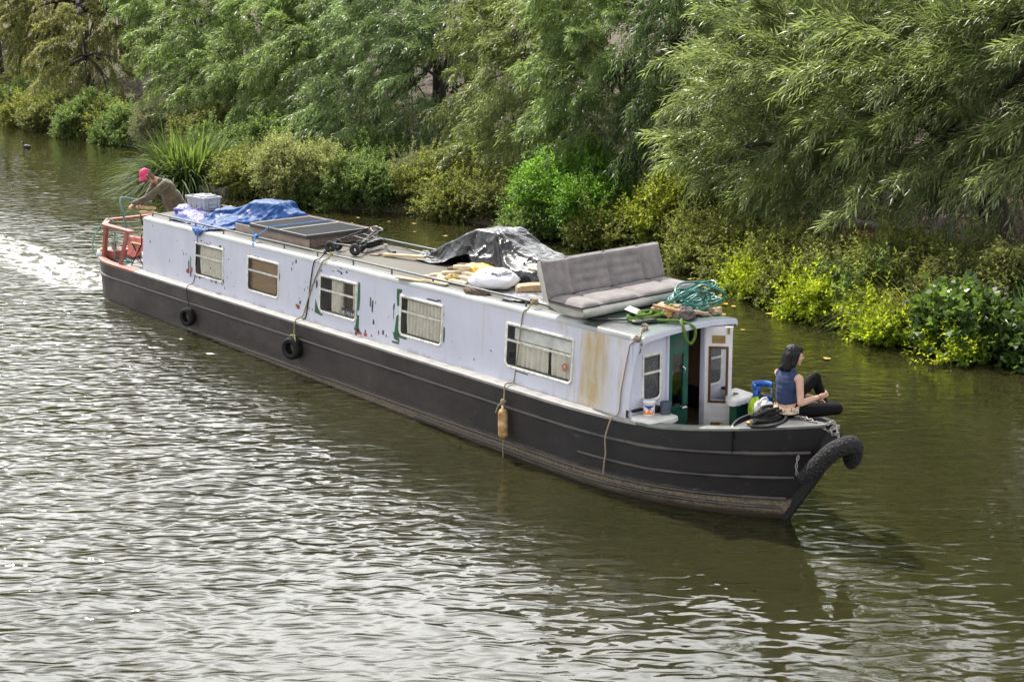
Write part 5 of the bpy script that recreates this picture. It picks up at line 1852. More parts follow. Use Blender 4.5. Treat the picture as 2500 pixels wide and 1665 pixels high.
def tubp(a, z):
    r_ = 0.0672 + 0.005 * (z - .01) / .14 + 0.0012
    return (13.36 + r_ * math.cos(a), -0.70 + r_ * math.sin(a), 0.812 + z)


a0, a1 = -2.0, 0.1
mb.grid([[tubp(a0 + (a1 - a0) * i / 14, z) for z in (0.022, 0.022 + 0.035 + 0.018 * math.sin(i))] for i in range(15)], m=0)
mb.grid([[tubp(a0 + (a1 - a0) * i / 14, z) for z in (0.135, 0.128 - 0.040 * max(0, 1 - abs(i - 8) / 6))] for i in range(15)][::-1], m=1)
mb.grid([[tubp(a0 + (a1 - a0) * (7 + i) / 14, z) for z in (0.075, 0.092)] for i in range(5)], m=0)
part('label', mb, m_lab, t)
t = thing('speaker', 'dark slate blue cylindrical pot beside the paint tub', 'pot', (13.44, -0.50, 0.81))
m_slate = mat('slate blue fabric', (0.055, 0.07, 0.10), 0.8)
M = Matrix.Translation((13.44, -0.50, 0.812))
part('pot_body', MB().lathe([(0, 0), (0.064, 0), (0.067, 0.006), (0.067, 0.138), (0.062, 0.146), (0.055, 0.142), (0, 0.140)], 24, M), m_slate, t)
t['label'] = 'dark slate blue round pot beside the white paint tub'
t.name = 'slate_pot'
mb = MB().lathe([(0, 0), (0.05, 0), (0.052, 0.07), (0.045, 0.075), (0, 0.074)], 20, Matrix.Translation((13.32, -0.54, 0.812)))
single('black_tin', mb, m_black, 'low black tin between the paint tub and the slate pot', 'tin', (13.32, -0.54, 0.81))

# ---- fore well: gas bottle, bags, can
t = thing('gas_bottle', 'blue gas bottle with a blue guard behind the seated woman', 'gas bottle', (13.98, 0.62, 0.5))
m_gas = mat('gas bottle blue', (0.015, 0.09, 0.42), 0.4, col2=(0.03, 0.14, 0.5))
M = Matrix.Translation((13.98, 0.62, 0.42))
part('bottle', MB().lathe([(0, 0), (0.14, 0.0), (0.155, 0.03), (0.155, 0.36), (0.135, 0.44), (0.08, 0.48), (0.035, 0.49), (0, 0.49)], 26, M), m_gas, t)
mb = MB()
for za, zb_, spans in ((0.42, 0.50, ((0.2, 4.6),)), (0.50, 0.61, ((0.2, 0.7), (2.0, 2.7), (4.0, 4.6))), (0.61, 0.68, ((0.45, 4.35),))):
    for a0, a1 in spans:
        rows = []
        for a in np.linspace(a0, a1, max(3, int((a1 - a0) * 7))):
            ca, sa = math.cos(a + 0.4), math.sin(a + 0.4)
            rows.append([(13.98 + r_ * ca, 0.62 + r_ * sa, 0.42 + z) for r_, z in ((0.127, za), (0.127, zb_), (0.114, zb_), (0.114, za))])
        mb.grid(rows, cv=True)
part('valve_guard', mb, m_gas, t)
mb = MB().lathe([(0.02, 0.48), (0.02, 0.53), (0.035, 0.535), (0.035, 0.555), (0, 0.56)], 12, M)
part('valve', mb, m_brass, t)
t = thing('jerry_can', 'white plastic jerry can by the black rope behind the woman', 'jerry can', (14.19, 0.36, 0.7))
mb = MB()
rows = []
for z, a, b in ((0.0, .075, .10), (0.01, .085, .11), (0.20, .085, .11), (0.235, .075, .10), (0.25, .05, .06)):
    rows.append([(14.20 + a * math.copysign(abs(math.cos(t_)) ** .5, math.cos(t_)), 0.40 + b * math.copysign(abs(math.sin(t_)) ** .5, math.sin(t_)), 0.70 + z) for t_ in np.linspace(0, 2 * PI, 24, endpoint=False)])
mb.grid(rows, cv=True); mb.add(rows[-1], [list(range(24))]); mb.add(rows[0], [list(range(24))[::-1]])
part('can_body', mb, m_white, t)
mb = MB().tube(spline([(14.20, 0.46, 0.94), (14.20, 0.45, 0.985), (14.20, 0.38, 0.99), (14.20, 0.33, 0.95)], 5), 0.015, 8)
mb.lathe([(0.022, 0), (0.022, 0.035), (0, 0.036)], 12, Matrix.Translation((14.20, 0.30, 0.935)))
part('handle', mb, m_white, t)
mb = MB().box((14.20, 0.40, 0.60), (0.3, 0.4, 0.2), bev=0.02)
single('well_box', mb, m_deckblack, 'dark box in the fore well under the white jerry can', 'box', (14.2, 0.40, 0.5))
mb = lump((14.02, 0.46, 0.80), (0.09, 0.08, 0.14), 12.3, 2.6, 0.3, flatten=False)
single('lime_bag', mb, m_lime, 'lime green carrier bag in the fore well beside the green locker', 'bag', (14.02, 0.46, 0.7))
mb = MB().box((14.02, 0.0, 0.58), (0.35, 0.5, 0.03), rz(0.5) @ Matrix.Rotation(0.25, 3, 'Y'), bev=0.004)
single('brown_board', mb, mat('weathered brown board', (0.22, 0.13, 0.085), 0.8, stretch=(1, 6, 6), scale=4), 'weathered brown board lying in the fore well', 'board', (14.0, 0, 0.55))
fd = lambda x, y: sheer(x) + 0.05 * max(0, 1 - abs(y) / max(.05, hb(x))) + 0.03
P = coil((14.68, -0.10), 0.17, 0.30, 12, 0.12, 61, fd, 0.45, 22, 0.35)
P += spline([P[-1], (14.72, -0.38, 0.95), (14.80, -0.50, 0.955), (14.95, -0.40, 0.965), (14.98, -0.18, 0.98), (14.9, 0.0, 1.03)], 8)
mb = MB().tube(P, 0.019, 8)
single('black_rope', mb, m_blkrope, 'heavy black rope heaped on the fore deck under the woman', 'rope', (14.7, -0.1, .9))
mb = MB().tube(spline([(14.86, 0.10, 0.97), (14.90, 0.13, 1.03), (14.97, 0.16, 1.05), (15.05, 0.18, 1.02)], 4), [0.02, .024, .026, .028, .03, .03, .03, .028, .026, .024, .022, .02, .016], 8)
part('deck_cleat', mb, mat('olive painted cleat', (0.09, 0.10, 0.06), 0.5), boat)

# ---- bow fender and its chains
m_knit, nt = newmat('knitted black rope')
N = NT(nt)
c = N.coord()
vo = N.n('ShaderNodeTexVoronoi', Vector=c, Scale=30.0)
f = N.ramp(vo.outputs['Distance'], 0.1, 0.6)
cl = N.mix(f, (0.040, 0.037, 0.040), (0.006, 0.006, 0.007))
bp = N.n('ShaderNodeBump', {'invert': True}, Strength=1.0, Distance=0.035, Height=f)
N.out(N.n('ShaderNodeBsdfPrincipled', Base_Color=cl, Roughness=0.8, Normal=bp.outputs[0]).outputs[0])
t = thing('bow_fender', 'thick knitted black rope fender wrapped round the bow', 'fender', (15.7, 0, 0.7))
pts = spline([(15.33, -0.27, 0.40), (15.40, -0.24, 0.47), (15.53, -0.19, 0.63), (15.66, -0.12, 0.79), (15.76, 0.0, 0.86), (15.75, 0.12, 0.80), (15.66, 0.22, 0.64), (15.60, 0.28, 0.52)], 8)
rs = [0.055 + 0.050 * min(1, i / 14) for i in range(len(pts))]
for i in range(1, 12): rs[-i] = min(rs[-i], 0.05 + 0.007 * i)
rs[0], rs[-1] = 0.03, 0.03
mb = MB()
n = 22
P = [Vector(p) for p in pts]
mb.tube(pts, rs, 18)
base_v = mb.v
mb.v = [tuple(Vector(v) + Vector((0.007 * noise.noise((v[0] * 38, v[1] * 38, v[2] * 38)),) * 3)) for v in base_v]
part('fender_body', mb, m_knit, t)


def chain(path, mb, ln=0.045, r_=0.0048):
    pts_ = [Vector(p) for p in path]
    d = [0.0]
    for a, b in zip(pts_, pts_[1:]): d.append(d[-1] + (b - a).length)
    s, k = 0.0, 0

    def at(s):
        for i in range(len(d) - 1):
            if s <= d[i + 1]: return pts_[i].lerp(pts_[i + 1], (s - d[i]) / max(1e-9, d[i + 1] - d[i]))
        return pts_[-1]
    while s + ln < d[-1]:
        a, b = at(s), at(s + ln)
        t_ = (b - a).normalized()
        x = t_.orthogonal().normalized()
        x = (Matrix.Rotation(PI / 2 * (k % 2) + .4, 3, t_) @ x)
        c_ = (a + b) / 2
        mb.tube([c_ + t_ * (ln * .72 * math.cos(q)) + x * (0.013 * math.sin(q)) for q in np.linspace(0, 2 * PI, 12, endpoint=False)], r_, 5, closed=True)
        s += ln
        k += 1


m_chain = mat('galvanised chain', (0.32, 0.31, 0.30), 0.45, met=0.6, scale=20)
mb = MB()
chain(spline([(14.95, 0.05, 1.0), (15.2, -0.06, 1.06), (15.40, -0.075, 1.04), (15.53, -0.06, 0.98), (15.62, -0.05, 1.03), (15.62, 0.0, 1.06), (15.64, -0.05, 0.99), (15.69, -0.06, 0.93), (15.70, -0.04, 0.86)], 8), mb)
chain(spline([(15.42, -0.07, 1.02), (15.52, -0.065, 1.06), (15.58, 0.0, 1.085), (15.57, -0.06, 1.0), (15.60, -0.06, 0.95), (15.67, -0.05, 1.0)], 8), mb)
part('chain', mb, m_chain, t)
mb = MB()
chain(spline([(15.27, -0.24, 0.66), (15.28, -0.27, 0.60), (15.28, -0.28, 0.52), (15.31, -0.28, 0.42)], 6), mb)
part('chain', mb, m_chain, t)

# ---- stern: chairs, cloth, hoses
m_slatw = mat('pale oiled slats', (0.42, 0.28, 0.14), 0.6, col2=(0.55, 0.40, 0.23), stretch=(3, 3, 3), scale=4)


def bistro(o, a, label):
    t = thing('folding_chair', label, 'chair', o, 'folding chairs on the stern')
    M = rz(a)

    def q(x, y, z):
        p = M @ Vector((x, y, 0))
        return (o[0] + p.x, o[1] + p.y, o[2] + z)
    mb = MB()
    for k in range(6):
        mb.box(q(-0.17 + k * 0.068, 0, 0.45), (0.052, 0.40, 0.016), M, bev=0.003)
    part('seat', mb, m_slatw, t)
    mb = MB()
    for z, x in ((0.80, -0.285), (0.70, -0.26)):
        mb.box(q(x, 0, z), (0.016, 0.42, 0.06), M @ Matrix.Rotation(-0.22, 3, 'Y'), bev=0.003)
    part('backrest', mb, m_slatw, t)
    for s in (-1, 1):
        mb = MB().tube([q(-0.29, s * .19, 0.84), q(-0.20, s * .19, 0.45), q(0.22, s * .19, 0.0)], 0.011, 6)
        part('leg', mb, m_black, t)
        mb = MB().tube([q(0.19, s * .17, 0.445), q(-0.22, s * .17, 0.0)], 0.011, 6)
        part('leg', mb, m_black, t)
    mb = MB().tube([q(0.20, -.19, 0.03), q(0.20, .19, 0.03)], 0.007, 6)
    part('stretcher', mb, m_black, t)
    part('stretcher', MB().tube([q(-0.20, -.17, 0.03), q(-0.20, .17, 0.03)], 0.007, 6), m_black, t)
    return t


bistro((-0.86, -0.44, 0.70), PI + 0.1, 'slatted folding chair with its back across the stern deck')
bistro((-1.30, 0.05, 0.98), PI / 2 + 0.5, 'slatted folding chair seen edge on behind the other chair')
# red cloth flung over the near chair
rows = []
for i in range(24):
    u = i / 23
    row = []
    for j in range(26):
        v = j / 25
        x = -1.28 + 0.85 * u + 0.03 * noise.noise((u * 3, v * 3, 1))
        s = v * 0.80
        if s < 0.34:
            y, z = -0.36 - 0.20 * (s / .34), 1.185 + 0.045 * u + 0.06 * math.sin(s / .34 * PI * .5)
        else:
            g = (s - 0.34) / 0.46
            y, z = -0.56 - 0.07 * g, 1.245 + 0.045 * u - (0.40 - 0.22 * u) * g * (0.9 + 0.35 * math.sin(u * 3.0))
        row.append((x, y + 0.02 * noise.noise((u * 5, v * 2, 4)), z + 0.025 * noise.noise((u * 4, v * 4, 8))))
    rows.append(row)
mb = MB().grid(rows)
single('red_cloth', mb, sheet_mat('faded red cloth', (0.40, 0.09, 0.07), 0.5, (0.52, 0.17, 0.14)), 'faded red cloth flung over the chair behind the stern rail', 'cloth', (-0.9, -0.5, 1.1))
mb = MB().tube(spline([(-2.25, -0.43, 1.40), (-2.29, -0.50, 1.46), (-2.33, -0.60, 1.42), (-2.36, -0.76, 1.22), (-2.36, -0.86, 1.02), (-2.33, -0.875, 0.86), (-2.25, -0.83, 0.78), (-2.18, -0.78, 0.80), (-2.05, -0.72, 0.80)], 7), 0.016, 8)
single('pale_hose', mb, m_hose2, 'pale green hose arching out over the stern rail', 'hose', (-2.3, -0.7, 1.2))
P = coil((-1.55, -0.60), 0.34, 0.15, 7, 0.03, 71, lambda x, y: 0.72, 0.35, 24, 0.2)
mb = MB().tube(P, 0.017, 7)
single('hose_coil', mb, m_hose, 'flat coil of dark green hose on the stern deck by the rail posts', 'hose', (-1.5, -0.6, 0.7))
mb = MB().tube([(-1.72, -0.70, 0.74), (-1.70, -0.68, 1.10), (-1.69, -0.67, 1.36)], 0.012, 6)
mb.tube([(-1.76, -0.70, 1.24), (-1.70, -0.67, 1.21), (-1.66, -0.66, 1.26)], 0.014, 6)
single('green_pole', mb, m_hose2, 'thin upright green pole with a fitting inside the stern rail', 'pole', (-1.7, -0.68, 0.74))
mb = lump((-2.10, -0.82, 0.80), (0.09, 0.08, 0.09), 15.3, 3, 0.3, flatten=False)
single('white_rag', mb, m_sack, 'crumpled white bag at the stern end of the red capping', 'bag', (-2.1, -0.82, .75))
mb = lump((-2.07, -0.78, 0.885), (0.07, 0.06, 0.05), 17.3, 3, 0.3, flatten=False)
single('yellow_rag', mb, m_yel, 'small yellow rag on the crumpled white bag at the stern', 'rag', (-2.07, -0.78, .86))
P = coil((-1.9, -0.62), 0.05, 0.06, 4, 0.10, 81, lambda x, y: 0.76, 0.4, 16, 0.5)
mb = MB().tube(P, 0.008, 6)
single('yellow_line', mb, m_yelrope, 'thin yellow line tangled at the foot of the stern post', 'line', (-1.9, -.62, .75))

# ================================================================ the two people
def skin_mat(name, col):
    m, nt = newmat(name)
    N = NT(nt)
    c = N.coord()
    cl = N.mix(N.ramp(N.noise(c, 18, 4), 0.35, 0.65), tuple(x * 0.93 for x in col), tuple(min(1, x * 1.06) for x in col))
    p = N.n('ShaderNodeBsdfPrincipled', Base_Color=cl, Roughness=0.5)
    p.inputs['Subsurface Weight'].default_value = 0.12
    p.inputs['Subsurface Radius'].default_value = (0.012, 0.005, 0.003)
    N.out(p.outputs[0])
    return m


m_skin = skin_mat('light skin', (0.52, 0.32, 0.23))
m_skin2 = skin_mat('tanned skin', (0.47, 0.26, 0.18))
m_dark = mat('dark eye', (0.02, 0.015, 0.012), 0.3)
m_lip = mat('lips', (0.40, 0.16, 0.14), 0.45)


def strand_mat(name, a, b, spec=0.4):
    m, nt = newmat(name)
    N = NT(nt)
    c = N.coord()
    f = N.noise(c, 60, 4, 0.6, (1, 1, 0.12))
    cl = N.mix(f, a, b)
    bp = N.n('ShaderNodeBump', Strength=1.0, Distance=0.008, Height=f)
    N.out(N.n('ShaderNodeBsdfPrincipled', Base_Color=cl, Roughness=0.5, Specular_IOR_Level=spec, Normal=bp.outputs[0]).outputs[0])
    return m


m_hairb = strand_mat('black hair', (0.003, 0.003, 0.004), (0.009, 0.0085, 0.010), 0.25)
m_hairbr = strand_mat('brown hair', (0.06, 0.035, 0.02), (0.20, 0.12, 0.07))


def xf(mb, M):
    mb.v = [tuple(M @ Vector(v)) for v in mb.v]
    return mb


def hand(mb, wr, d, u, curl, thumb, sc=1.0):
    """palm, four fingers of different lengths, thumb from the side of the palm"""
    wr, d = Vector(wr), Vector(d).normalized()
    u = Vector(u)
    u = (u - d * u.dot(d)).normalized()
    s = d.cross(u) * thumb
    M = Matrix((d, s, u)).transposed()
    mb.ellip(wr + d * 0.045 * sc, (0.050 * sc, 0.039 * sc, 0.017 * sc), M, nu=12, nv=8)
    for i, L in enumerate((0.068, 0.077, 0.071, 0.055)):
        p = wr + d * (0.085 * sc) + s * ((0.029 - 0.019 * i) * sc)
        a = 0.10 + 0.05 * i
        for k, f in enumerate((0.45, 0.30, 0.25)):
            a += curl[k] * (1 + 0.12 * i)
            q = p + (d * math.cos(a) - u * math.sin(a) + s * (0.10 - 0.07 * i)) * (L * f * sc)
            mb.cap_(p, q, (0.0090 - 0.0012 * k) * sc, (0.0082 - 0.0012 * k) * sc, n=8)
            p = q
    p = wr + d * 0.022 * sc + s * 0.030 * sc
    q = p + (d * 0.72 + s * 0.55 - u * 0.35).normalized() * 0.042 * sc
    r_ = q + (d * 0.90 + s * 0.05 - u * 0.45).normalized() * 0.034 * sc
    mb.cap_(p, q, 0.0125 * sc, 0.0105 * sc, n=8)
    mb.cap_(q, r_, 0.0105 * sc, 0.008 * sc, n=8)


def head(mb, H, sc=1.0):
    def E(c, r_):
        mb.ellip(H @ Vector(c), tuple(x * sc for x in r_), H.to_3x3().normalized(), nu=16, nv=11)

    def Cc(a, b, ra, rb): mb.cap_(H @ Vector(a), H @ Vector(b), ra * sc, rb * sc)
    E((0, -0.012, 0.022), (0.074, 0.093, 0.085))
    E((0, 0.030, -0.028), (0.060, 0.064, 0.084))
    E((0, 0.040, -0.070), (0.046, 0.048, 0.042))
    E((0, 0.074, -0.098), (0.020, 0.018, 0.016))
    Cc((0, 0.086, 0.012), (0, 0.106, -0.022), 0.008, 0.0115)
    E((0, 0.100, -0.027), (0.016, 0.010, 0.008))
    for s in (-1, 1):
        E((s * 0.034, 0.072, -0.026), (0.022, 0.018, 0.022))
        E((s * 0.074, -0.006, -0.015), (0.010, 0.022, 0.031))
        E((s * 0.030, 0.078, 0.022), (0.024, 0.012, 0.007))
    E((0, 0.090, -0.058), (0.019, 0.008, 0.009))
    Cc((0, -0.022, -0.06), (0, -0.035, -0.17), 0.050, 0.050)


def face_bits(H, sc, parent, eye=m_dark):
    for s in (-1, 1):
        mb = MB().ellip(H @ Vector((s * 0.030, 0.083, 0.004)), (0.011 * sc, 0.007 * sc, 0.006 * sc), H.to_3x3().normalized())
        part('eye', mb, eye, parent)
    mb = MB().ellip(H @ Vector((0, 0.096, -0.060)), (0.017 * sc, 0.006 * sc, 0.006 * sc), H.to_3x3().normalized())
    part('mouth', mb, m_lip, parent)


# ---- woman sitting on the fore deck
WS = (14.83, 0.085, 0.955)
L2B = Matrix.Translation(WS) @ Matrix.Rotation(R(-6), 4, 'Z')
HW = Matrix.Translation((0.015, 0.06, 0.735)) @ Matrix.Rotation(R(-36), 4, 'Z') @ Matrix.Rotation(R(-8), 4, 'X')
b = MB()
head(b, HW)
b.cap_((0.0, -0.005, 0.50), (0.005, 0.03, 0.62), 0.058, 0.048)
b.ellip((0, 0.0, 0.11), (0.165, 0.13, 0.12))
b.cap_((0, -0.01, 0.16), (0, -0.03, 0.30), 0.125, 0.112)
b.ellip((0, -0.02, 0.41), (0.150, 0.100, 0.15))
b.cap_((-0.145, -0.01, 0.50), (0.145, -0.01, 0.50), 0.055, 0.055)
RS, RE, RW = (0.175, -0.005, 0.495), (0.230, -0.03, 0.225), (0.285, 0.19, 0.275)
b.cap_(RS, RE, 0.047, 0.039); b.cap_(RE, (0.250, 0.07, 0.245), 0.039, 0.037); b.cap_((0.250, 0.07, 0.245), RW, 0.037, 0.025)
hand(b, RW, (0.45, 0.80, 0.25), (0.75, -0.45, -0.35), (0.30, 0.55, 0.5), 1)
hand_fix = None
LS, LE, LW = (-0.175, 0.0, 0.495), (-0.16, 0.17, 0.26), (0.10, 0.33, 0.20)
b.cap_(LS, LE, 0.047, 0.039); b.cap_(LE, LW, 0.038, 0.025)
hand(b, LW, (0.75, 0.6, -0.22), (-0.15, 0.25, 1), (0.15, 0.35, 0.35), -1)
legs = [((0.08, 0.02, 0.10), (0.36, 0.42, 0.115), .090, .062), ((0.36, 0.42, 0.115), (0.02, 0.50, 0.055), .055, .040),
        ((-0.08, 0.04, 0.11), (-0.03, 0.45, 0.40), .088, .060), ((-0.03, 0.45, 0.40), (-0.02, 0.60, 0.06), .054, .040)]
for a, c, ra, rb in legs: b.cap_(a, c, ra, rb)
for a, c in (((0.02, 0.50, 0.05), (-0.12, 0.56, 0.035)), ((-0.02, 0.60, 0.05), (0.0, 0.74, 0.03))): b.cap_(a, c, .036, .026)
body = xf(fuse(b, 0.0062, 5, 0.45), L2B)
woman = single('person', body, m_skin, 'person with black bob in blue ribbed vest seated on the bow', 'person', WS)
HWb = L2B @ HW
face_bits(HWb, 1.0, woman)
# hair
h = MB()


def hE(c, r_): h.ellip(HW @ Vector(c), r_, HW.to_3x3(), nu=16, nv=11)


def hC(a, c, ra, rb): h.cap_(HW @ Vector(a), HW @ Vector(c), ra, rb)


hE((0, -0.022, 0.036), (0.084, 0.100, 0.088))
hE((0, 0.02, 0.075), (0.062, 0.07, 0.040))
for s in (-1, 1):
    hC((s * 0.066, -0.005, 0.02), (s * 0.074, 0.0, -0.10), 0.034, 0.030)
    hC((s * 0.060, 0.032, 0.035), (s * 0.068, 0.022, -0.075), 0.022, 0.014)
    hC((s * 0.045, -0.06, 0.0), (s * 0.062, -0.065, -0.15), 0.058, 0.048)
hC((0, -0.07, 0.0), (0, -0.095, -0.15), 0.064, 0.058)
hC((-0.05, -0.09, -0.12), (-0.075, -0.11, -0.165), 0.045, 0.036)
hC((0.03, -0.09, -0.12), (0.02, -0.125, -0.165), 0.045, 0.034)
hair = fuse(h, 0.007, 3, 0.4)
hair.v = [tuple(Vector(v) + Vector((v[0] - HW.translation.x, v[1] - HW.translation.y, 0)).normalized() * 0.010 * noise.noise((v[0] * 48, v[1] * 48, v[2] * 9))) for v in hair.v]
part('hair', xf(hair, L2B), m_hairb, woman)
fl = MB()
r_ = random.Random(2)
for k in range(14):
    a = r_.uniform(-1, 1)
    p = HW @ Vector((0.05 * a, r_.uniform(-.06, .04), 0.118))
    fl.tube(spline([p, p + Vector((r_.uniform(-.02, .03), r_.uniform(-.01, .03), .012)), p + Vector((r_.uniform(-.04, .05), r_.uniform(-.02, .05), .008))], 3), 0.0012, 4)
part('loose_hair', xf(fl, L2B), m_hairb, woman)
# vest
m_vest, nt = newmat('navy ribbed knit')
N = NT(nt)
tc = N.n('ShaderNodeTexCoord')
mp = N.n('ShaderNodeMapping', Vector=tc.outputs['Object'], Rotation=(0, 0, R(-20)))
wv = N.n('ShaderNodeTexWave', {'wave_type': 'BANDS', 'bands_direction': 'X'}, Vector=mp.outputs[0], Scale=26.0, Distortion=0.6)
wv.inputs['Detail Scale'].default_value = 0.6
cl = N.mix(N.ramp(wv.outputs['Fac'], 0.3, 0.8), (0.008, 0.017, 0.055), (0.05, 0.082, 0.19))
cl = N.mix(N.math('MULTIPLY', N.noise(tc.outputs['Object'], 6, 3), 0.4), cl, (0.018, 0.038, 0.12))
bp = N.n('ShaderNodeBump', Strength=1.0, Distance=0.006, Height=wv.outputs['Fac'])
N.out(N.n('ShaderNodeBsdfPrincipled', Base_Color=cl, Roughness=0.85, Normal=bp.outputs[0]).outputs[0])
v = MB()
v.ellip((0, -0.02, 0.41), (0.163, 0.118, 0.165))
v.cap_((0, -0.022, 0.235), (0, -0.03, 0.34), 0.128, 0.125)
v.ellip((0, -0.015, 0.225), (0.138, 0.128, 0.055))
v.cap_((-0.12, -0.01, 0.505), (0.12, -0.01, 0.505), 0.062, 0.062)
v.cap_((0, 0.0, 0.52), (0.002, 0.02, 0.585), 0.066, 0.058)
ve = fuse(v, 0.008, 4, 0.5)
ve.v = [tuple(Vector(p) + Vector((p[0], p[1], 0)).normalized() * 0.004 * noise.noise((p[0] * 12, p[1] * 12, p[2] * 26))) for p in ve.v]
part('vest', xf(ve, L2B), m_vest, woman)
# leggings and patterned waistband
g = MB()
g.ellip((0, 0.0, 0.085), (0.178, 0.143, 0.098))
for a, c, ra, rb in legs: g.cap_(a, c, ra + .011, rb + .010)
part('leggings', xf(fuse(g, 0.008, 5, 0.5), L2B), mat('black leggings', (0.005, 0.005, 0.006), 0.8, scale=30, bump=0.002, spec=0.15), woman)
g = MB()
rows = []
for k, (z, a_, b_) in enumerate(((0.09, .181, .146), (0.125, .181, .147), (0.165, .170, .140), (0.168, .166, .136))):
    rows.append([(a_ * math.cos(t_), b_ * math.sin(t_) - 0.002, z + 0.018 * math.sin(t_)) for t_ in np.linspace(0, 2 * PI, 40, endpoint=False)])
g.grid(rows, cv=True)
m_leo, nt = newmat('spotted cloth')
N = NT(nt)
vo = N.n('ShaderNodeTexVoronoi', Vector=N.coord(), Scale=48.0)
f = N.ramp(vo.outputs['Distance'], 0.30, 0.42)
cl = N.mix(f, (0.02, 0.015, 0.013), (0.58, 0.44, 0.33))
N.out(N.n('ShaderNodeBsdfPrincipled', Base_Color=cl, Roughness=0.8).outputs[0])
part('waistband', xf(g, L2B), m_leo, woman)
s_ = MB()
for a, c in (((0.02, 0.50, 0.052), (-0.12, 0.56, 0.038)), ((-0.02, 0.60, 0.055), (0.0, 0.74, 0.038))): s_.cap_(a, c, .044, .034)
part('shoes', xf(fuse(s_, 0.008, 3), L2B), m_black, woman)
br = MB().tube([Vector(RW) + Matrix.Rotation(0.3, 3, 'X') @ Vector((0.027 * math.cos(q), 0.004, 0.027 * math.sin(q))) for q in np.linspace(0, 2 * PI, 14, endpoint=False)], 0.003, 5, closed=True)
part('bracelet', xf(br, L2B), mat('dark red thread', (0.22, 0.03, 0.03), 0.6), woman)

# ---- man bending over the stern
MS = (-1.50, 0.55, 0.70)
M2B = Matrix.Translation(MS) @ Matrix.Rotation(PI, 4, 'Z')
HM = Matrix.Translation((0.0, 0.585, 1.685)) @ Matrix.Rotation(R(-34), 4, 'X') @ Matrix.Scale(1.06, 4)
b = MB()
head(b, HM, 1.06)
b.cap_((0, 0.30, 1.54), (0, 0.50, 1.63), 0.068, 0.058)
b.ellip((0, 0, 0.93), (0.16, 0.12, 0.14))
b.cap_((0, 0.0, 0.98), (0, 0.08, 1.20), 0.13, 0.13)
b.ellip((0, 0.17, 1.38), (0.17, 0.115, 0.17), Matrix.Rotation(R(-28), 3, 'X'))
b.cap_((-0.165, 0.26, 1.50), (0.165, 0.26, 1.50), 0.06, 0.06)
A = [((-0.20, 0.27, 1.49), (-0.23, 0.63, 1.27), .055, .046), ((-0.23, 0.63, 1.27), (-0.20, 0.94, 1.165), .044, .029)]
A2 = [((0.20, 0.27, 1.49), (0.26, 0.42, 1.22), .055, .046), ((0.26, 0.42, 1.22), (0.22, 0.62, 1.10), .044, .029)]
for a, c, ra, rb in A + A2: b.cap_(a, c, ra, rb)
hand(b, (-0.20, 0.94, 1.165), (0.05, 0.90, -0.45), (0, 0.4, 0.9), (0.25, 0.45, 0.4), 1, 1.1)
hand(b, (0.22, 0.62, 1.10), (-0.2, 0.85, -0.4), (0, 0.4, 0.9), (0.4, 0.6, 0.5), -1, 1.1)
for s in (-1, 1):
    b.cap_((s * 0.09, 0.0, 0.90), (s * 0.11, 0.05, 0.48), .085, .06)
    b.cap_((s * 0.11, 0.05, 0.48), (s * 0.11, -0.02, 0.08), .056, .042)
    b.cap_((s * 0.11, -0.03, 0.045), (s * 0.12, 0.14, 0.035), .042, .034)
man = single('person', xf(fuse(b, 0.007, 5, 0.45), M2B), m_skin2, 'person in pink cap and olive jacket bending over the stern', 'person', MS)
face_bits(M2B @ HM, 1.06, man)
h = MB()
for a, c, ra, rb in (((0.055, -0.05, 0.0), (0.06, -0.07, -0.13), .034, .030), ((-0.055, -0.05, 0.0), (-0.06, -0.07, -0.13), .034, .030), ((0, -0.085, 0.0), (0, -0.10, -0.14), .045, .042),
                     ((-0.07, 0.0, -0.01), (-0.066, 0.01, -0.10), .018, .016), ((0.07, 0.0, -0.01), (0.066, 0.01, -0.10), .018, .016), ((-0.04, 0.06, -0.085), (0.04, 0.06, -0.085), .026, .026), ((0, 0.075, -0.095), (0, 0.07, -0.125), .026, .02)):
    h.cap_(HM @ Vector(a), HM @ Vector(c), ra * 1.06, rb * 1.06)
hm = fuse(h, 0.008, 2, 0.4)
hm.v = [tuple(Vector(p) + Vector((0.006 * noise.noise((p[0] * 50, p[1] * 50, p[2] * 14)), 0.006 * noise.noise((p[1] * 50, p[0] * 50, p[2] * 14)), 0))) for p in hm.v]
part('hair', xf(hm, M2B), m_hairbr, man)
m_cap = mat('pink red cap cloth', (0.60, 0.028, 0.13), 0.7, col2=(0.70, 0.06, 0.19), scale=10)
c_ = MB()
rows = []
for j in range(9):
    e = PI / 2 * j / 8
    rows.append([HM @ Vector((0.084 * math.cos(e) ** .8 * math.cos(q), -0.010 + 0.104 * math.cos(e) ** .8 * math.sin(q), 0.022 + 0.098 * math.sin(e))) for q in np.linspace(0, 2 * PI, 28, endpoint=False)])
c_.grid(rows, cv=True)
cp = part('cap', xf(c_, M2B), m_cap, man)
c_ = MB()
rows = []
for i in range(15):
    q = PI * (0.10 + 0.80 * i / 14)
    row = []
    for j in range(6):
        e = 1 + 0.75 * j / 5 * math.sin(q) ** 0.7
        row.append(HM @ Vector((0.082 * math.cos(q) * (1 + 0.05 * j / 5), -0.010 + 0.102 * math.sin(q) * e, 0.026 - 0.045 * (j / 5) ** 1.3 - 0.02 * abs(math.cos(q)) * j / 5)))
    rows.append(row)
c_.grid(rows)
c_.grid([[p + Vector((0, 0, -0.005)) for p in r_][::-1] for r_ in rows])
part('cap_brim', xf(c_, M2B), m_cap, cp)
c_ = MB().ellip(HM @ Vector((0, -0.01, 0.12)), (0.008, 0.008, 0.006))
part('cap_button', xf(c_, M2B), m_cap, cp)
j = MB()
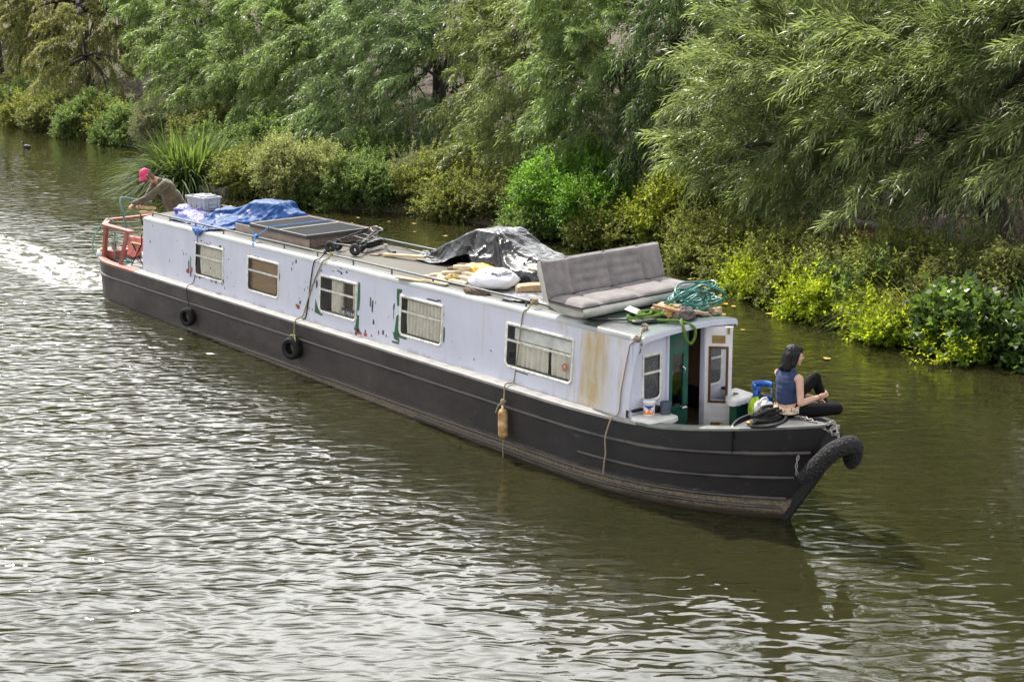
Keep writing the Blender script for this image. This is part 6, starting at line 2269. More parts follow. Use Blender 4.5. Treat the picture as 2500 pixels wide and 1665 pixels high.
j.cap_((0, -0.05, 0.97), (0, 0.05, 1.20), 0.215, 0.195)
j.ellip((0, -0.10, 0.98), (0.235, 0.215, 0.10))
j.ellip((0, 0.14, 1.37), (0.225, 0.175, 0.22), Matrix.Rotation(R(-28), 3, 'X'))
j.cap_((-0.17, 0.25, 1.50), (0.17, 0.25, 1.50), 0.078, 0.078)
j.cap_((-0.08, 0.30, 1.56), (0.08, 0.30, 1.56), 0.05, 0.05)
for a, c, ra, rb in A + A2: j.cap_(a, c, ra + .030, rb + .028)
ja = fuse(j, 0.010, 3, 0.5)
ja.v = [tuple(Vector(p) + Vector((0.014 * noise.noise((p[0] * 7, p[1] * 7, p[2] * 16)), 0.016 * noise.noise((p[1] * 6, p[2] * 13, p[0] * 6)), 0.008 * noise.noise((p[0] * 9, p[2] * 9, p[1] * 9))))) for p in ja.v]
m_jack, nt = newmat('olive corduroy')
N = NT(nt)
c = N.coord()
f = N.ramp(N.noise(c, 8, 5, 0.6), 0.3, 0.7)
cl = N.mix(f, (0.052, 0.042, 0.021), (0.095, 0.078, 0.041))
bp = N.n('ShaderNodeBump', Strength=1.0, Distance=0.02, Height=N.noise(c, 14, 5, 0.6, (1, 1, 0.5)))
p_ = N.n('ShaderNodeBsdfPrincipled', Base_Color=cl, Roughness=0.9, Normal=bp.outputs[0])
p_.inputs['Sheen Weight'].default_value = 0.3
N.out(p_.outputs[0])
part('jacket', xf(ja, M2B), m_jack, man)
j = MB()
j.ellip((0, 0, 0.92), (0.17, 0.13, 0.14))
for s in (-1, 1):
    j.cap_((s * 0.09, 0.0, 0.90), (s * 0.11, 0.05, 0.48), .098, .074)
    j.cap_((s * 0.11, 0.05, 0.48), (s * 0.11, -0.02, 0.10), .070, .060)
part('trousers', xf(fuse(j, 0.010, 4), M2B), mat('dark trousers', (0.03, 0.03, 0.035), 0.85), man)
j = MB()
for s in (-1, 1):
    j.cap_((s * 0.11, -0.03, 0.05), (s * 0.12, 0.14, 0.042), .050, .042)
part('boots', xf(fuse(j, 0.009, 3), M2B), mat('brown boots', (0.08, 0.045, 0.025), 0.6), man)

# ---- coot on the water
DO = (-28.5, 7.85, 0.0)
m_coot = mat('sooty feathers', (0.016, 0.015, 0.018), 0.7)
b = MB()
b.ellip((0, 0, 0.05), (0.19, 0.10, 0.085))
b.cap_((-0.12, 0, 0.08), (-0.17, 0, 0.17), 0.045, 0.035)
b.ellip((-0.185, 0, 0.20), (0.05, 0.036, 0.04))
b.cap_((0.14, 0, 0.07), (0.23, 0, 0.085), 0.045, 0.015)
cb = xf(fuse(b, 0.012, 3), Matrix.Translation(DO) @ Matrix.Rotation(0.4, 4, 'Z'))
coot = single('coot', cb, m_coot, 'small dark water bird swimming at the far left', 'bird', DO, None, ID)
b = MB().cap_((-0.22, 0, 0.20), (-0.255, 0, 0.192), 0.014, 0.006)
b.ellip((-0.228, 0, 0.222), (0.012, 0.012, 0.016))
part('bill', xf(b, Matrix.Translation(DO) @ Matrix.Rotation(0.4, 4, 'Z')), m_white, coot)

# ================================================================ vegetation
def leaf_mat(name, top, under, trans, rough=0.5, vary=None, tw=0.45, hue2=None):
    """two-sided leaf: own upper and lower colour, light coming through, a tint per leaf"""
    m, nt = newmat(name)
    N = NT(nt)
    at = N.n('ShaderNodeAttribute', {'attribute_name': 'tint'})
    t_ = at.outputs['Fac']
    geo = N.n('ShaderNodeNewGeometry')
    a = N.mix(t_, tuple(x * 0.42 for x in top), tuple(min(1, x * 1.45) for x in top))
    if hue2: a = N.mix(N.ramp(t_, 0.80, 0.97), a, hue2)
    u = N.mix(t_, tuple(x * 0.7 for x in under), tuple(min(1, x * 1.25) for x in under))
    cl = N.mix(geo.outputs['Backfacing'], a, u)
    tr = N.mix(t_, tuple(x * 0.45 for x in trans), tuple(min(1, x * 1.4) for x in trans))
    p = N.n('ShaderNodeBsdfPrincipled', Base_Color=cl, Roughness=rough)
    p.inputs['Specular IOR Level'].default_value = 0.45 if rough < 0.45 else 0.2
    tl = N.n('ShaderNodeBsdfTranslucent', Color=tr)
    N.out(N.n('ShaderNodeMixShader', _0=tw, _1=p.outputs[0], _2=tl.outputs[0]).outputs[0])
    return m


def nrm(a): return a / np.maximum(np.linalg.norm(a, axis=-1, keepdims=True), 1e-9)


def leaf_mesh(name, P, D, Nn, L, Wd, tint, mats, fold=0.25, matidx=None, extra=None):
    """one folded four-cornered leaf per row"""
    P, D, Nn = np.asarray(P), nrm(np.asarray(D)), np.asarray(Nn)
    Nn = nrm(Nn - D * np.sum(Nn * D, 1, keepdims=True))
    Sd = np.cross(D, Nn)
    n = len(P)
    L = np.broadcast_to(np.asarray(L, float), (n,))[:, None]
    Wd = np.broadcast_to(np.asarray(Wd, float), (n,))[:, None]
    V = np.empty((n, 4, 3), np.float32)
    V[:, 0] = P
    V[:, 1] = P + D * L * 0.42 + Sd * Wd * 0.5 + Nn * Wd * fold
    V[:, 2] = P + D * L - Nn * L * 0.08
    V[:, 3] = P + D * L * 0.42 - Sd * Wd * 0.5 + Nn * Wd * fold
    me = bpy.data.meshes.new(name)
    me.vertices.add(n * 4)
    me.vertices.foreach_set('co', V.ravel())
    me.loops.add(n * 4)
    me.loops.foreach_set('vertex_index', np.arange(n * 4, dtype=np.int32))
    me.polygons.add(n)
    me.polygons.foreach_set('loop_start', np.arange(0, n * 4, 4, dtype=np.int32))
    me.polygons.foreach_set('loop_total', np.full(n, 4, dtype=np.int32))
    if matidx is not None: me.polygons.foreach_set('material_index', np.asarray(matidx, np.int32))
    for mt in mats: me.materials.append(mt)
    me.update(calc_edges=True)
    at = me.attributes.new('tint', 'FLOAT', 'FACE')
    at.data.foreach_set('value', np.asarray(tint, np.float32))
    return me


def link_mesh(name, me, parent=None, label=None, cat=None, o=(0, 0, 0), group=None, kind=None):
    ob = bpy.data.objects.new(name, me)
    if parent is not None:
        ob.parent = parent
        ob.matrix_local = Matrix.Translation(-Vector(ORIG[parent]))
        COL.objects.link(ob)
        return ob
    COL.objects.link(ob)
    ORIG[ob] = (0, 0, 0)
    return set_tags(ob, label, cat, group, kind)


def sprays(rg, start, d0, length, droop, nl, leaf, spread, tintb, wid=0.2, hang=0.15):
    """leafy shoots: start (n,3), unit direction (n,3), length (n,), returns leaf arrays"""
    n = len(start)
    s = np.linspace(0.06, 1.0, nl)[None, :, None]
    Ld = length[:, None, None]
    P = start[:, None, :] + d0[:, None, :] * Ld * s
    P = P + np.array([0, 0, -1.0]) * (droop[:, None, None] * Ld * s ** 2)
    Tn = d0[:, None, :] + np.array([0, 0, -2.0]) * (droop[:, None, None] * s)
    Tn = nrm(Tn)
    ref = nrm(rg.normal(size=(n, 1, 3)))
    A = nrm(np.cross(Tn, ref))
    Bv = np.cross(Tn, A)
    ang = rg.uniform(0, 2 * PI, (n, 1, 1)) + np.arange(nl)[None, :, None] * 2.4 + rg.uniform(-.5, .5, (n, nl, 1))
    side = A * np.cos(ang) + Bv * np.sin(ang)
    D = nrm(Tn * 0.8 + side * spread + np.array([0, 0, -hang]))
    Nn = nrm(np.array([0, 0, 1.0]) + rg.normal(size=(n, nl, 3)) * 0.45)
    L = leaf * rg.uniform(0.7, 1.25, (n, nl)) * (1 - 0.35 * np.abs(s[..., 0] - 0.5))
    t_ = np.clip(tintb[:, None] + rg.normal(size=(n, nl)) * 0.16, 0, 1)
    return P.reshape(-1, 3), D.reshape(-1, 3), Nn.reshape(-1, 3), L.ravel(), (L * wid).ravel(), t_.ravel()


def cat_(lst): return [np.concatenate([a[k] for a in lst]) for k in range(len(lst[0]))]


m_bark2 = mat('grey brown bark', (0.022, 0.017, 0.013), 0.9, col2=(0.045, 0.035, 0.027), stretch=(3, 3, 0.5), scale=4, bump=0.02, bscale=10)
CAMXY = np.array([CAM.x, CAM.y, CAM.z])


def limb(mb, a, b, ra, rb, bend, rr_):
    a, b = Vector(a), Vector(b)
    mid = a.lerp(b, 0.5) + Vector((rr_.uniform(-bend, bend), rr_.uniform(-bend, bend), abs(rr_.uniform(0, bend))))
    sp = spline([a, mid, b], 5)
    mb.tube(sp, [ra + (rb - ra) * i / (len(sp) - 1) for i in range(len(sp))], 8)


def tree(label, base, lobes, m_leaf, seed, leaf=0.10, wid=0.18, nl=20, tw_len=(0.9, 1.7), wind=(-0.35, -0.35, 0.0), droop=(0.15, 0.5), dens=1.0, trunk_r=0.22, cl_tw=20, up=0.1, hang=0.2, spread=0.55, name='willow_tree', cat='tree', group=None, lean=0.0, face=-0.45):
    rg = np.random.default_rng(seed)
    rr_ = random.Random(seed)
    t = thing(name, label, cat, base, group, ID)
    wind = np.array(wind)
    out = []
    ends = []
    for lb in lobes:
        cx, cy, cz, rx, ry, rz_ = lb[:6]
        dn = (lb[6] if len(lb) > 6 else 1.0) * dens
        c = np.array([cx, cy, cz])
        r3 = np.array([rx, ry, rz_])
        area = 4 * PI * ((rx * ry) ** 1.6 / 3 + (rx * rz_) ** 1.6 / 3 + (ry * rz_) ** 1.6 / 3) ** (1 / 1.6)
        n = int(area * 1.9 * dn)
        d = nrm(rg.normal(size=(n, 3)))
        tocam = nrm(CAMXY - c)
        d = d[(d @ tocam) > face + rg.normal(size=n) * 0.12]
        n = len(d)
        fr = rg.uniform(0.45, 1.02, n) ** 0.6
        fr = fr * (1 + 0.16 * np.sin(d[:, 0] * 5 + seed) * np.cos(d[:, 2] * 6 + seed * 2))
        node = c + d * r3 * fr[:, None]
        ends.append((c, node[: max(3, n // 5)]))
        on = nrm(d / r3)
        k = cl_tw
        # every node carries a plume: an arching axis with shoots along it
        ax = nrm(on * 0.75 + wind + np.array([0, 0, up]) + rg.normal(size=(n, 3)) * 0.30)
        al = rg.uniform(*tw_len, n)
        ad = rg.uniform(*droop, n)
        s_ = rg.uniform(0.0, 1.0, (n, k))
        st = node[:, None, :] + ax[:, None, :] * (al[:, None] * s_)[..., None] - np.array([0, 0, 1.0]) * (ad[:, None] * al[:, None] * s_ ** 2)[..., None]
        tg = nrm(ax[:, None, :] - np.array([0, 0, 2.0]) * (ad[:, None] * s_)[..., None])
        dd = nrm(tg + nrm(rg.normal(size=(n, k, 3))) * 0.55).reshape(-1, 3)
        st = (st + rg.normal(size=(n, k, 3)) * 0.03).reshape(-1, 3)
        ln = ((0.30 + 0.5 * (1 - s_)) * al[:, None] * rg.uniform(0.6, 1.0, (n, k))).ravel()
        dr = rg.uniform(*droop, n * k)
        tb = np.repeat(np.clip(rg.normal(0.48, 0.24, n), 0.02, 0.98), k)
        out.append(sprays(rg, st, dd, ln, dr, nl, leaf, spread, tb, wid, hang))
    P, D, Nn, L, Wd, tt = cat_(out)
    keep = P[:, 2] > 0.06
    me = leaf_mesh(name + '_crown', P[keep], D[keep], Nn[keep], L[keep], Wd[keep], tt[keep], [m_leaf])
    link_mesh('crown', me, t)
    mb = MB()
    top = Vector((base[0] + lean, base[1], base[2] + max(1.2, 0.35 * max(l[2] + l[5] for l in lobes))))
    mb.tube(spline([Vector(base) - Vector((0, 0, 0.3)), Vector(base).lerp(top, 0.5) + Vector((rr_.uniform(-.1, .1), 0, 0)), top], 6), [trunk_r * (1.25 - 0.5 * i / 12) for i in range(13)], 12)
    for c, nd in ends:
        cc = Vector(c)
        limb(mb, top - Vector((0, 0, 0.2)), cc, trunk_r * 0.62, trunk_r * 0.3, 0.4, rr_)
        for p in nd[:(0 if name == 'hedge_tree' else 10)]:
            limb(mb, cc, Vector(p), trunk_r * 0.26, 0.012, 0.25, rr_)
    part('trunk', mb, m_bark2, t)
    return t


def E_():
    pass


m_wil = leaf_mat('willow leaf', (0.092, 0.145, 0.045), (0.226, 0.273, 0.138), (0.316, 0.444, 0.100), 0.42, tw=0.42)
m_wil2 = leaf_mat('silvery willow leaf', (0.107, 0.159, 0.062), (0.289, 0.334, 0.197), (0.274, 0.405, 0.120), 0.40, tw=0.38)
m_wil3 = leaf_mat('deep green willow leaf', (0.067, 0.113, 0.039), (0.163, 0.207, 0.105), (0.204, 0.302, 0.075), 0.42, tw=0.38)
m_wil4 = leaf_mat('yellowing willow leaf', (0.105, 0.140, 0.044), (0.225, 0.255, 0.125), (0.34, 0.41, 0.10), 0.42, tw=0.42)
m_wil5 = leaf_mat('pale long willow leaf', (0.150, 0.190, 0.070), (0.33, 0.36, 0.21), (0.36, 0.46, 0.12), 0.38, tw=0.38)
m_sal = leaf_mat('olive sallow leaf', (0.117, 0.131, 0.042), (0.233, 0.250, 0.131), (0.414, 0.412, 0.104), 0.5, tw=0.38)
m_broad = leaf_mat('bright broad leaf', (0.088, 0.159, 0.029), (0.142, 0.197, 0.064), (0.424, 0.576, 0.085), 0.45, tw=0.45)
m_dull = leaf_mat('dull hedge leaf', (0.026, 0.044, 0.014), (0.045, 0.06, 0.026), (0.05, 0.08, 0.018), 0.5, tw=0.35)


def bush(label, x, y, r, ztop, m_leaf, seed, leaf=0.062, wid=0.48, nl=9, tw_len=(0.22, 0.5), ry=None, dens=1.0, hang=0.05, spread=0.8, droop=(0.05, 0.35), up=0.45, name='shrub', cat='shrub', group=None, lumps=6, flat=1.0, k=7, z0=None, wild=0.12):
    rg = np.random.default_rng(seed)
    rr_ = random.Random(seed)
    ry = ry or r * 0.85
    zb = max(0.0, ground(x, y)) if z0 is None else z0
    t = thing(name, label, cat, (x, y, zb), group, ID)
    h = ztop - zb
    out, mb = [], MB()
    lobes = [(x, y, zb + h * 0.08, r * 0.9, ry * 0.9, h * 0.62)]
    for i in range(lumps):
        a = rr_.uniform(0, 2 * PI)
        q = rr_.uniform(0.30, 0.95)
        s = rr_.uniform(0.28, 0.50)
        lx, ly = x + r * q * math.cos(a), y + ry * q * math.sin(a)
        zt = h * math.sqrt(max(0.05, 1 - q * q)) * rr_.uniform(0.72, 1.05)
        lobes.append((lx, ly, zb + max(0.1, zt - s * r * 0.8), r * s, ry * s, max(0.15, min(s * r * 1.1, zt * 0.9)) * flat))
    for cx, cy, cz, ax, ay, az in lobes:
        area = 4 * PI * ((ax * ay) ** 1.6 / 3 + (ax * az) ** 1.6 / 3 + (ay * az) ** 1.6 / 3) ** (1 / 1.6)
        n = int(area * 24 * dens) + 6
        d = nrm(rg.normal(size=(n, 3)))
        d = d[(d[:, 2] > -0.45) & (d @ nrm(CAMXY - np.array([cx, cy, cz])) > -0.5)]
        n = len(d)
        fr = rg.uniform(0.55, 1.0, n) ** 0.6
        ph = rg.uniform(0, 6, 3)
        fr = fr * (1 + 0.22 * np.sin(d[:, 0] * 4 + ph[0]) * np.cos(d[:, 1] * 5 + ph[1]) + 0.16 * np.sin(d[:, 2] * 7 + d[:, 0] * 5 + ph[2]))
        node = np.array([cx, cy, cz]) + d * np.array([ax, ay, az]) * fr[:, None]
        node[:, 2] = np.maximum(node[:, 2], zb * 0.3 + 0.02)
        on = nrm(d / np.array([ax, ay, az]))
        st = np.repeat(node, k, 0) + rg.normal(size=(n * k, 3)) * 0.05
        dd = nrm(np.repeat(on, k, 0) * 0.6 + np.array([0, 0, up]) + rg.normal(size=(n * k, 3)) * 0.45)
        ln = rg.uniform(*tw_len, n * k) * (1 + wild * rg.normal(size=n * k))
        tb = np.repeat(np.clip(rg.normal(0.5, 0.18, n), 0.02, 0.98), k)
        out.append(sprays(rg, st, dd, np.abs(ln), rg.uniform(*droop, n * k), nl, leaf, spread, tb, wid, hang))
        # a few long wild shoots break the outline
        m_ = max(3, n // 9)
        pick = rg.integers(0, n, m_)
        wd_ = nrm(on[pick] * 0.35 + np.array([0, 0, 0.9]) + rg.normal(size=(m_, 3)) * 0.30)
        out.append(sprays(rg, node[pick], wd_, rg.uniform(1.0, 2.2, m_) * tw_len[1], rg.uniform(0.05, 0.4, m_), nl * 2, leaf, spread, np.clip(rg.normal(.6, .2, m_), 0, 1), wid, hang))
        for p in node[:: max(1, n // 5)]:
            mb.tube(spline([(x + rr_.uniform(-.15, .15) * r, y + rr_.uniform(-.15, .15) * ry, zb - 0.05), ((x + p[0]) / 2, (y + p[1]) / 2, (zb + p[2]) / 2 + .1), tuple(p)], 4), [0.016 - 0.001 * i for i in range(9)], 5)
    P, D, Nn, L, Wd, tt = cat_(out)
    keep = P[:, 2] > 0.03
    me = leaf_mesh(name + '_foliage', P[keep], D[keep], Nn[keep], L[keep], Wd[keep], tt[keep], [m_leaf])
    link_mesh('foliage', me, t)
    part('stem', mb, m_bark2, t)
    return t


def blades(label, x, y, r, n, L, wd, droop, m_leaf, seed, name='grass_clump', cat='grass', group=None, lean=(0, 0), z0=None, upr=(0.25, 1.0), seg=7):
    """long arching leaves from one root"""
    rg = np.random.default_rng(seed)
    zb = max(0.0, ground(x, y)) if z0 is None else z0
    a = rg.uniform(0, 2 * PI, n)
    q = np.sqrt(rg.uniform(0, 1, n)) * r
    base = np.stack([x + q * np.cos(a), y + q * np.sin(a), np.full(n, zb - 0.05)], 1)
    a2 = a + rg.normal(size=n) * 0.5
    tilt = rg.uniform(*upr, n)
    d0 = np.stack([np.cos(a2) * np.sin(tilt) + lean[0], np.sin(a2) * np.sin(tilt) + lean[1], np.cos(tilt)], 1)
    d0 = nrm(d0)
    ln = L * rg.uniform(0.6, 1.15, n)
    dr = rg.uniform(*droop, n) * (0.3 + tilt)
    s = np.linspace(0, 1, seg)
    P = base[:, None, :] + d0[:, None, :] * (ln[:, None, None] * s[None, :, None]) + np.array([0, 0, -1.0]) * (dr * ln)[:, None, None] * (s ** 2.4)[None, :, None]
    hz = np.stack([d0[:, 0], d0[:, 1], np.zeros(n)], 1)
    hz = nrm(hz)
    P = P + hz[:, None, :] * (0.35 * dr * ln)[:, None, None] * (s ** 2)[None, :, None]
    side = np.cross(hz, np.array([0, 0, 1.0]))
    side = nrm(side + rg.normal(size=(n, 3)) * 0.3)
    w = (wd * rg.uniform(0.7, 1.2, n))[:, None, None] * (np.array([0.7, 1.0, 1.0, 0.9, 0.7, 0.4, 0.05]) if seg == 7 else np.linspace(1, .05, seg))[None, :, None]
    V = np.empty((n, seg, 2, 3), np.float32)
    V[:, :, 0] = P + side[:, None, :] * w * 0.5
    V[:, :, 1] = P - side[:, None, :] * w * 0.5
    V[..., 2] = np.maximum(V[..., 2], 0.015)
    idx = np.arange(n * seg * 2).reshape(n, seg, 2)
    Fq = np.stack([idx[:, :-1, 0], idx[:, :-1, 1], idx[:, 1:, 1], idx[:, 1:, 0]], -1).reshape(-1, 4)
    me = bpy.data.meshes.new(name)
    me.vertices.add(n * seg * 2)
    me.vertices.foreach_set('co', V.ravel())
    nf = len(Fq)
    me.loops.add(nf * 4)
    me.loops.foreach_set('vertex_index', Fq.ravel().astype(np.int32))
    me.polygons.add(nf)
    me.polygons.foreach_set('loop_start', np.arange(0, nf * 4, 4, dtype=np.int32))
    me.polygons.foreach_set('loop_total', np.full(nf, 4, dtype=np.int32))
    me.polygons.foreach_set('use_smooth', np.ones(nf, dtype=bool))
    me.materials.append(m_leaf)
    me.update(calc_edges=True)
    at = me.attributes.new('tint', 'FLOAT', 'FACE')
    at.data.foreach_set('value', np.repeat(np.clip(rg.normal(.5, .22, n), 0, 1), seg - 1).astype(np.float32))
    return link_mesh(name, me, None, label, cat, group=group)


# ---- trees
GW = 'willows along the far bank'
WN = (-0.40, -0.42, -0.02)
tree('olive leaved sallow leaning over the water at the far left', (-40.5, 15.5, 1.3), [(-45.2, 14.5, 3.2, 3.2, 2.2, 3.0), (-36.8, 14.0, 2.9, 2.5, 1.8, 1.7), (-43.0, 15.4, 5.2, 3.4, 2.2, 2.4), (-38.2, 15.5, 5.0, 2.6, 2.0, 2.2), (-41, 16.5, 8.4, 3.4, 2, 2.6, .45)],
     m_sal, 101, leaf=0.16, wid=0.32, nl=14, tw_len=(0.8, 1.5), wind=(0.0, -0.35, -0.1), dens=0.75, droop=(0.2, 0.6), name='sallow_tree', trunk_r=0.3)
tree('olive sallow at the left edge of the picture', (-53, 16.0, 1.3), [(-52.5, 15.0, 3.6, 3.6, 2.4, 3.2), (-54, 16.5, 6.4, 3.2, 2.4, 2.2, .6)], m_sal, 102, leaf=0.16, wid=0.30, nl=13, dens=0.55, name='sallow_tree', wind=(0, -.3, -.1))
tree('fresh green willow third from the left, feathery above the reed clump', (-26.5, 15.5, 1.3), [(-26.3, 14.2, 3.7, 2.0, 1.7, 2.2), (-29.6, 15.2, 5.2, 2.3, 1.8, 1.5), (-22.9, 13.4, 2.7, 1.7, 1.4, 1.5), (-24.6, 14.2, 5.0, 2.2, 1.6, 1.5), (-27, 15.8, 7.6, 2.6, 1.8, 2.2, .45)],
     m_wil, 103, leaf=0.20, wid=0.19, nl=14, wind=WN, dens=0.8, group=GW)
tree('mid green willow behind the pale flowering bush', (-19.5, 15.5, 1.3), [(-19.8, 14.2, 4.0, 2.3, 1.7, 2.0), (-19.4, 13.2, 2.4, 1.8, 1.4, 1.2), (-18.6, 15.0, 5.5, 2.3, 1.7, 1.3), (-16.6, 14.0, 3.6, 1.7, 1.5, 1.7), (-19, 15.8, 7.4, 2.4, 1.7, 1.9, .45)],
     m_wil, 104, leaf=0.19, wid=0.19, nl=14, wind=WN, dens=0.9, group=GW)
tree('silvery willow with long trailing sprays behind the blue tarpaulin', (-12.3, 15.2, 1.3), [(-12.3, 13.7, 4.0, 2.1, 1.6, 1.9), (-12.2, 12.6, 2.1, 1.6, 1.3, 1.0), (-12.8, 14.7, 5.5, 2.2, 1.6, 1.3), (-9.9, 13.6, 3.2, 1.4, 1.4, 1.7), (-12.5, 15.2, 6.8, 2.2, 1.6, 1.1, .5)],
     m_wil2, 105, leaf=0.185, wid=0.19, nl=14, wind=(-0.5, -0.4, -0.12), dens=0.95, group=GW)
tree('yellowish green willow in the middle behind the black sheet', (-6.2, 15.0, 1.3), [(-6.1, 13.7, 3.7, 1.8, 1.5, 1.7), (-5.6, 12.9, 2.2, 1.3, 1.2, 1.0), (-6.0, 14.8, 5.4, 1.9, 1.6, 1.4), (-3.9, 13.4, 3.9, 1.5, 1.3, 1.7), (-6.5, 15.2, 6.9, 2.0, 1.6, 1.4, .45)],
     m_wil4, 106, leaf=0.18, wid=0.19, nl=14, wind=WN, dens=0.95, group=GW)
tree('tall willow with drooping sprays behind the bright green bush', (-1.6, 15.0, 1.3), [(-2.0, 13.3, 3.8, 1.9, 1.5, 1.8), (-1.6, 12.7, 2.1, 1.6, 1.3, 1.0), (-1.9, 14.2, 5.4, 2.0, 1.6, 1.4), (-2.0, 15.0, 8.6, 2.3, 2.0, 2.8, .35)],
     m_wil, 107, leaf=0.175, wid=0.19, nl=14, wind=WN, dens=1.0, group=GW, droop=(0.2, 0.6))
tree('deep green shaded willow to the left of the big right hand willow', (1.0, 15.4, 1.3), [(0.4, 14.2, 4.2, 1.5, 1.4, 2.0), (0.6, 13.4, 2.4, 1.2, 1.2, 1.2), (2.6, 14.4, 4.6, 1.6, 1.4, 1.8), (1.6, 15.2, 8.4, 2.2, 2.0, 2.9, .35)],
     m_wil3, 108, leaf=0.175, wid=0.19, nl=14, wind=(-0.2, -0.3, -0.3), dens=1.0, group=GW, droop=(0.3, 0.8))
tree('big willow streaming left over the brick wall at the right', (9.7, 12.9, 1.0), [(4.9, 11.9, 4.1, 1.7, 1.3, 1.2), (5.9, 12.6, 5.0, 1.9, 1.5, 1.2), (4.9, 11.7, 2.6, 1.5, 1.2, 0.95), (6.6, 11.9, 3.0, 1.2, 1.0, 0.5), (7.0, 12.2, 3.9, 1.6, 1.3, 1.2), (6.6, 13.4, 6.9, 2.1, 1.6, 1.9, .5)],
     m_wil5, 109, leaf=0.26, wid=0.135, nl=12, hang=0.05, spread=0.42, wind=(-0.85, -0.42, 0.0), droop=(0.05, 0.28), dens=1.0, group=GW, trunk_r=0.27, lean=-1.4, tw_len=(1.0, 2.0), up=0.05)
tree('nearest willow with long pale leaves at the right edge', (12.6, 14.2, 1.0), [(8.9, 12.2, 4.2, 1.8, 1.4, 1.5), (9.5, 12.8, 5.4, 1.7, 1.4, 1.2), (8.8, 11.7, 3.1, 1.2, 1.0, 0.8), (11.2, 12.6, 4.2, 1.9, 1.5, 1.7), (10.2, 13.9, 8.4, 2.6, 2.0, 3.4, .4)],
     m_wil5, 110, leaf=0.26, wid=0.135, nl=12, hang=0.05, spread=0.42, wind=(-0.85, -0.45, 0.0), droop=(0.05, 0.28), dens=1.0, group=GW, trunk_r=0.25, lean=-1.2, tw_len=(1.0, 2.0), up=0.05)
tree('bright broadleaf tree showing between the willows at the top', (-8.6, 17.0, 1.5), [(-8.4, 16.0, 5.0, 1.7, 1.4, 1.4), (-7.6, 15.6, 3.9, 1.2, 1.0, 1.0), (-8.6, 17.0, 7.0, 1.8, 1.5, 1.3, .6)], m_broad, 111, leaf=0.10, wid=0.6, nl=9, tw_len=(0.3, 0.6), wind=(0, -.2, .1), dens=0.9, name='broadleaf_tree', hang=0.3, cl_tw=10)
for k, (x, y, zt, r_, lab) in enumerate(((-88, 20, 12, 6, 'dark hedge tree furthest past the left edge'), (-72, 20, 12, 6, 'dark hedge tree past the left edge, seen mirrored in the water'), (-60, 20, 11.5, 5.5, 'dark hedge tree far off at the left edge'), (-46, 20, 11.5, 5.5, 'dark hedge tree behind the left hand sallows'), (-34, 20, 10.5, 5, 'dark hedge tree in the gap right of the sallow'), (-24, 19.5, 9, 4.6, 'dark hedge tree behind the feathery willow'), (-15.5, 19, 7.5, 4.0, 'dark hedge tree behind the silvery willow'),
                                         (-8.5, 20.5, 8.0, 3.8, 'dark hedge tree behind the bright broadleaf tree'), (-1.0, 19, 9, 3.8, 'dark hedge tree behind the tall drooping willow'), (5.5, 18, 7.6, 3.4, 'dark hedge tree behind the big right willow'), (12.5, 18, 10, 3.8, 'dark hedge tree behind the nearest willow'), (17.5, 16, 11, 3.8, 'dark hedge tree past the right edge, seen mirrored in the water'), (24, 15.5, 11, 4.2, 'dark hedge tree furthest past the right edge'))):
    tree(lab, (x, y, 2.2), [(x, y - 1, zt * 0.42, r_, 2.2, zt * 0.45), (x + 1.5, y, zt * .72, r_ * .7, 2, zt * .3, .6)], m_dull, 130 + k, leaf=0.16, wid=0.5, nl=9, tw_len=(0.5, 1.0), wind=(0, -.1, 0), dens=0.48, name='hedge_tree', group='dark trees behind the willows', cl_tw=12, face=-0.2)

# ---- shrubs along the water
m_lime = leaf_mat('lime shrub leaf', (0.135, 0.202, 0.017), (0.175, 0.224, 0.051), (0.594, 0.710, 0.032), 0.45, tw=0.48, hue2=(0.22, 0.19, 0.02))
m_scrub = leaf_mat('yellow green scrub leaf', (0.110, 0.130, 0.036), (0.15, 0.165, 0.07), (0.36, 0.40, 0.075), 0.5, tw=0.45, hue2=(0.17, 0.12, 0.05))
m_scrub2 = leaf_mat('olive scrub leaf', (0.080, 0.098, 0.034), (0.12, 0.13, 0.065), (0.25, 0.28, 0.065), 0.5, tw=0.5, hue2=(0.15, 0.10, 0.05))
m_bright = leaf_mat('bright green nettle leaf', (0.085, 0.185, 0.030), (0.13, 0.21, 0.07), (0.30, 0.55, 0.05), 0.45, tw=0.45)
m_mid = leaf_mat('mid green shrub leaf', (0.068, 0.112, 0.032), (0.117, 0.151, 0.071), (0.253, 0.366, 0.077), 0.5, tw=0.42)
m_pale = leaf_mat('pale seeded shrub', (0.16, 0.185, 0.075), (0.23, 0.24, 0.13), (0.40, 0.44, 0.13), 0.6, tw=0.5, hue2=(0.38, 0.36, 0.24))
m_plume = leaf_mat('pale plume', (0.20, 0.22, 0.12), (0.26, 0.27, 0.17), (0.34, 0.36, 0.16), 0.8, tw=0.35, hue2=(0.42, 0.37, 0.28))
m_yleaf = leaf_mat('yellow turning leaf', (0.125, 0.165, 0.026), (0.18, 0.20, 0.06), (0.44, 0.50, 0.05), 0.45, tw=0.48, hue2=(0.30, 0.27, 0.04))
m_ivy = leaf_mat('dark bindweed leaf', (0.047, 0.093, 0.021), (0.095, 0.135, 0.051), (0.218, 0.336, 0.047), 0.35, tw=0.35)
m_grassb = leaf_mat('blue green sedge', (0.060, 0.128, 0.046), (0.079, 0.149, 0.063), (0.198, 0.374, 0.095), 0.4, tw=0.35)
m_grassy = leaf_mat('olive dry grass', (0.151, 0.158, 0.045), (0.190, 0.179, 0.063), (0.436, 0.411, 0.095), 0.5, tw=0.5, hue2=(0.20, 0.15, 0.07))
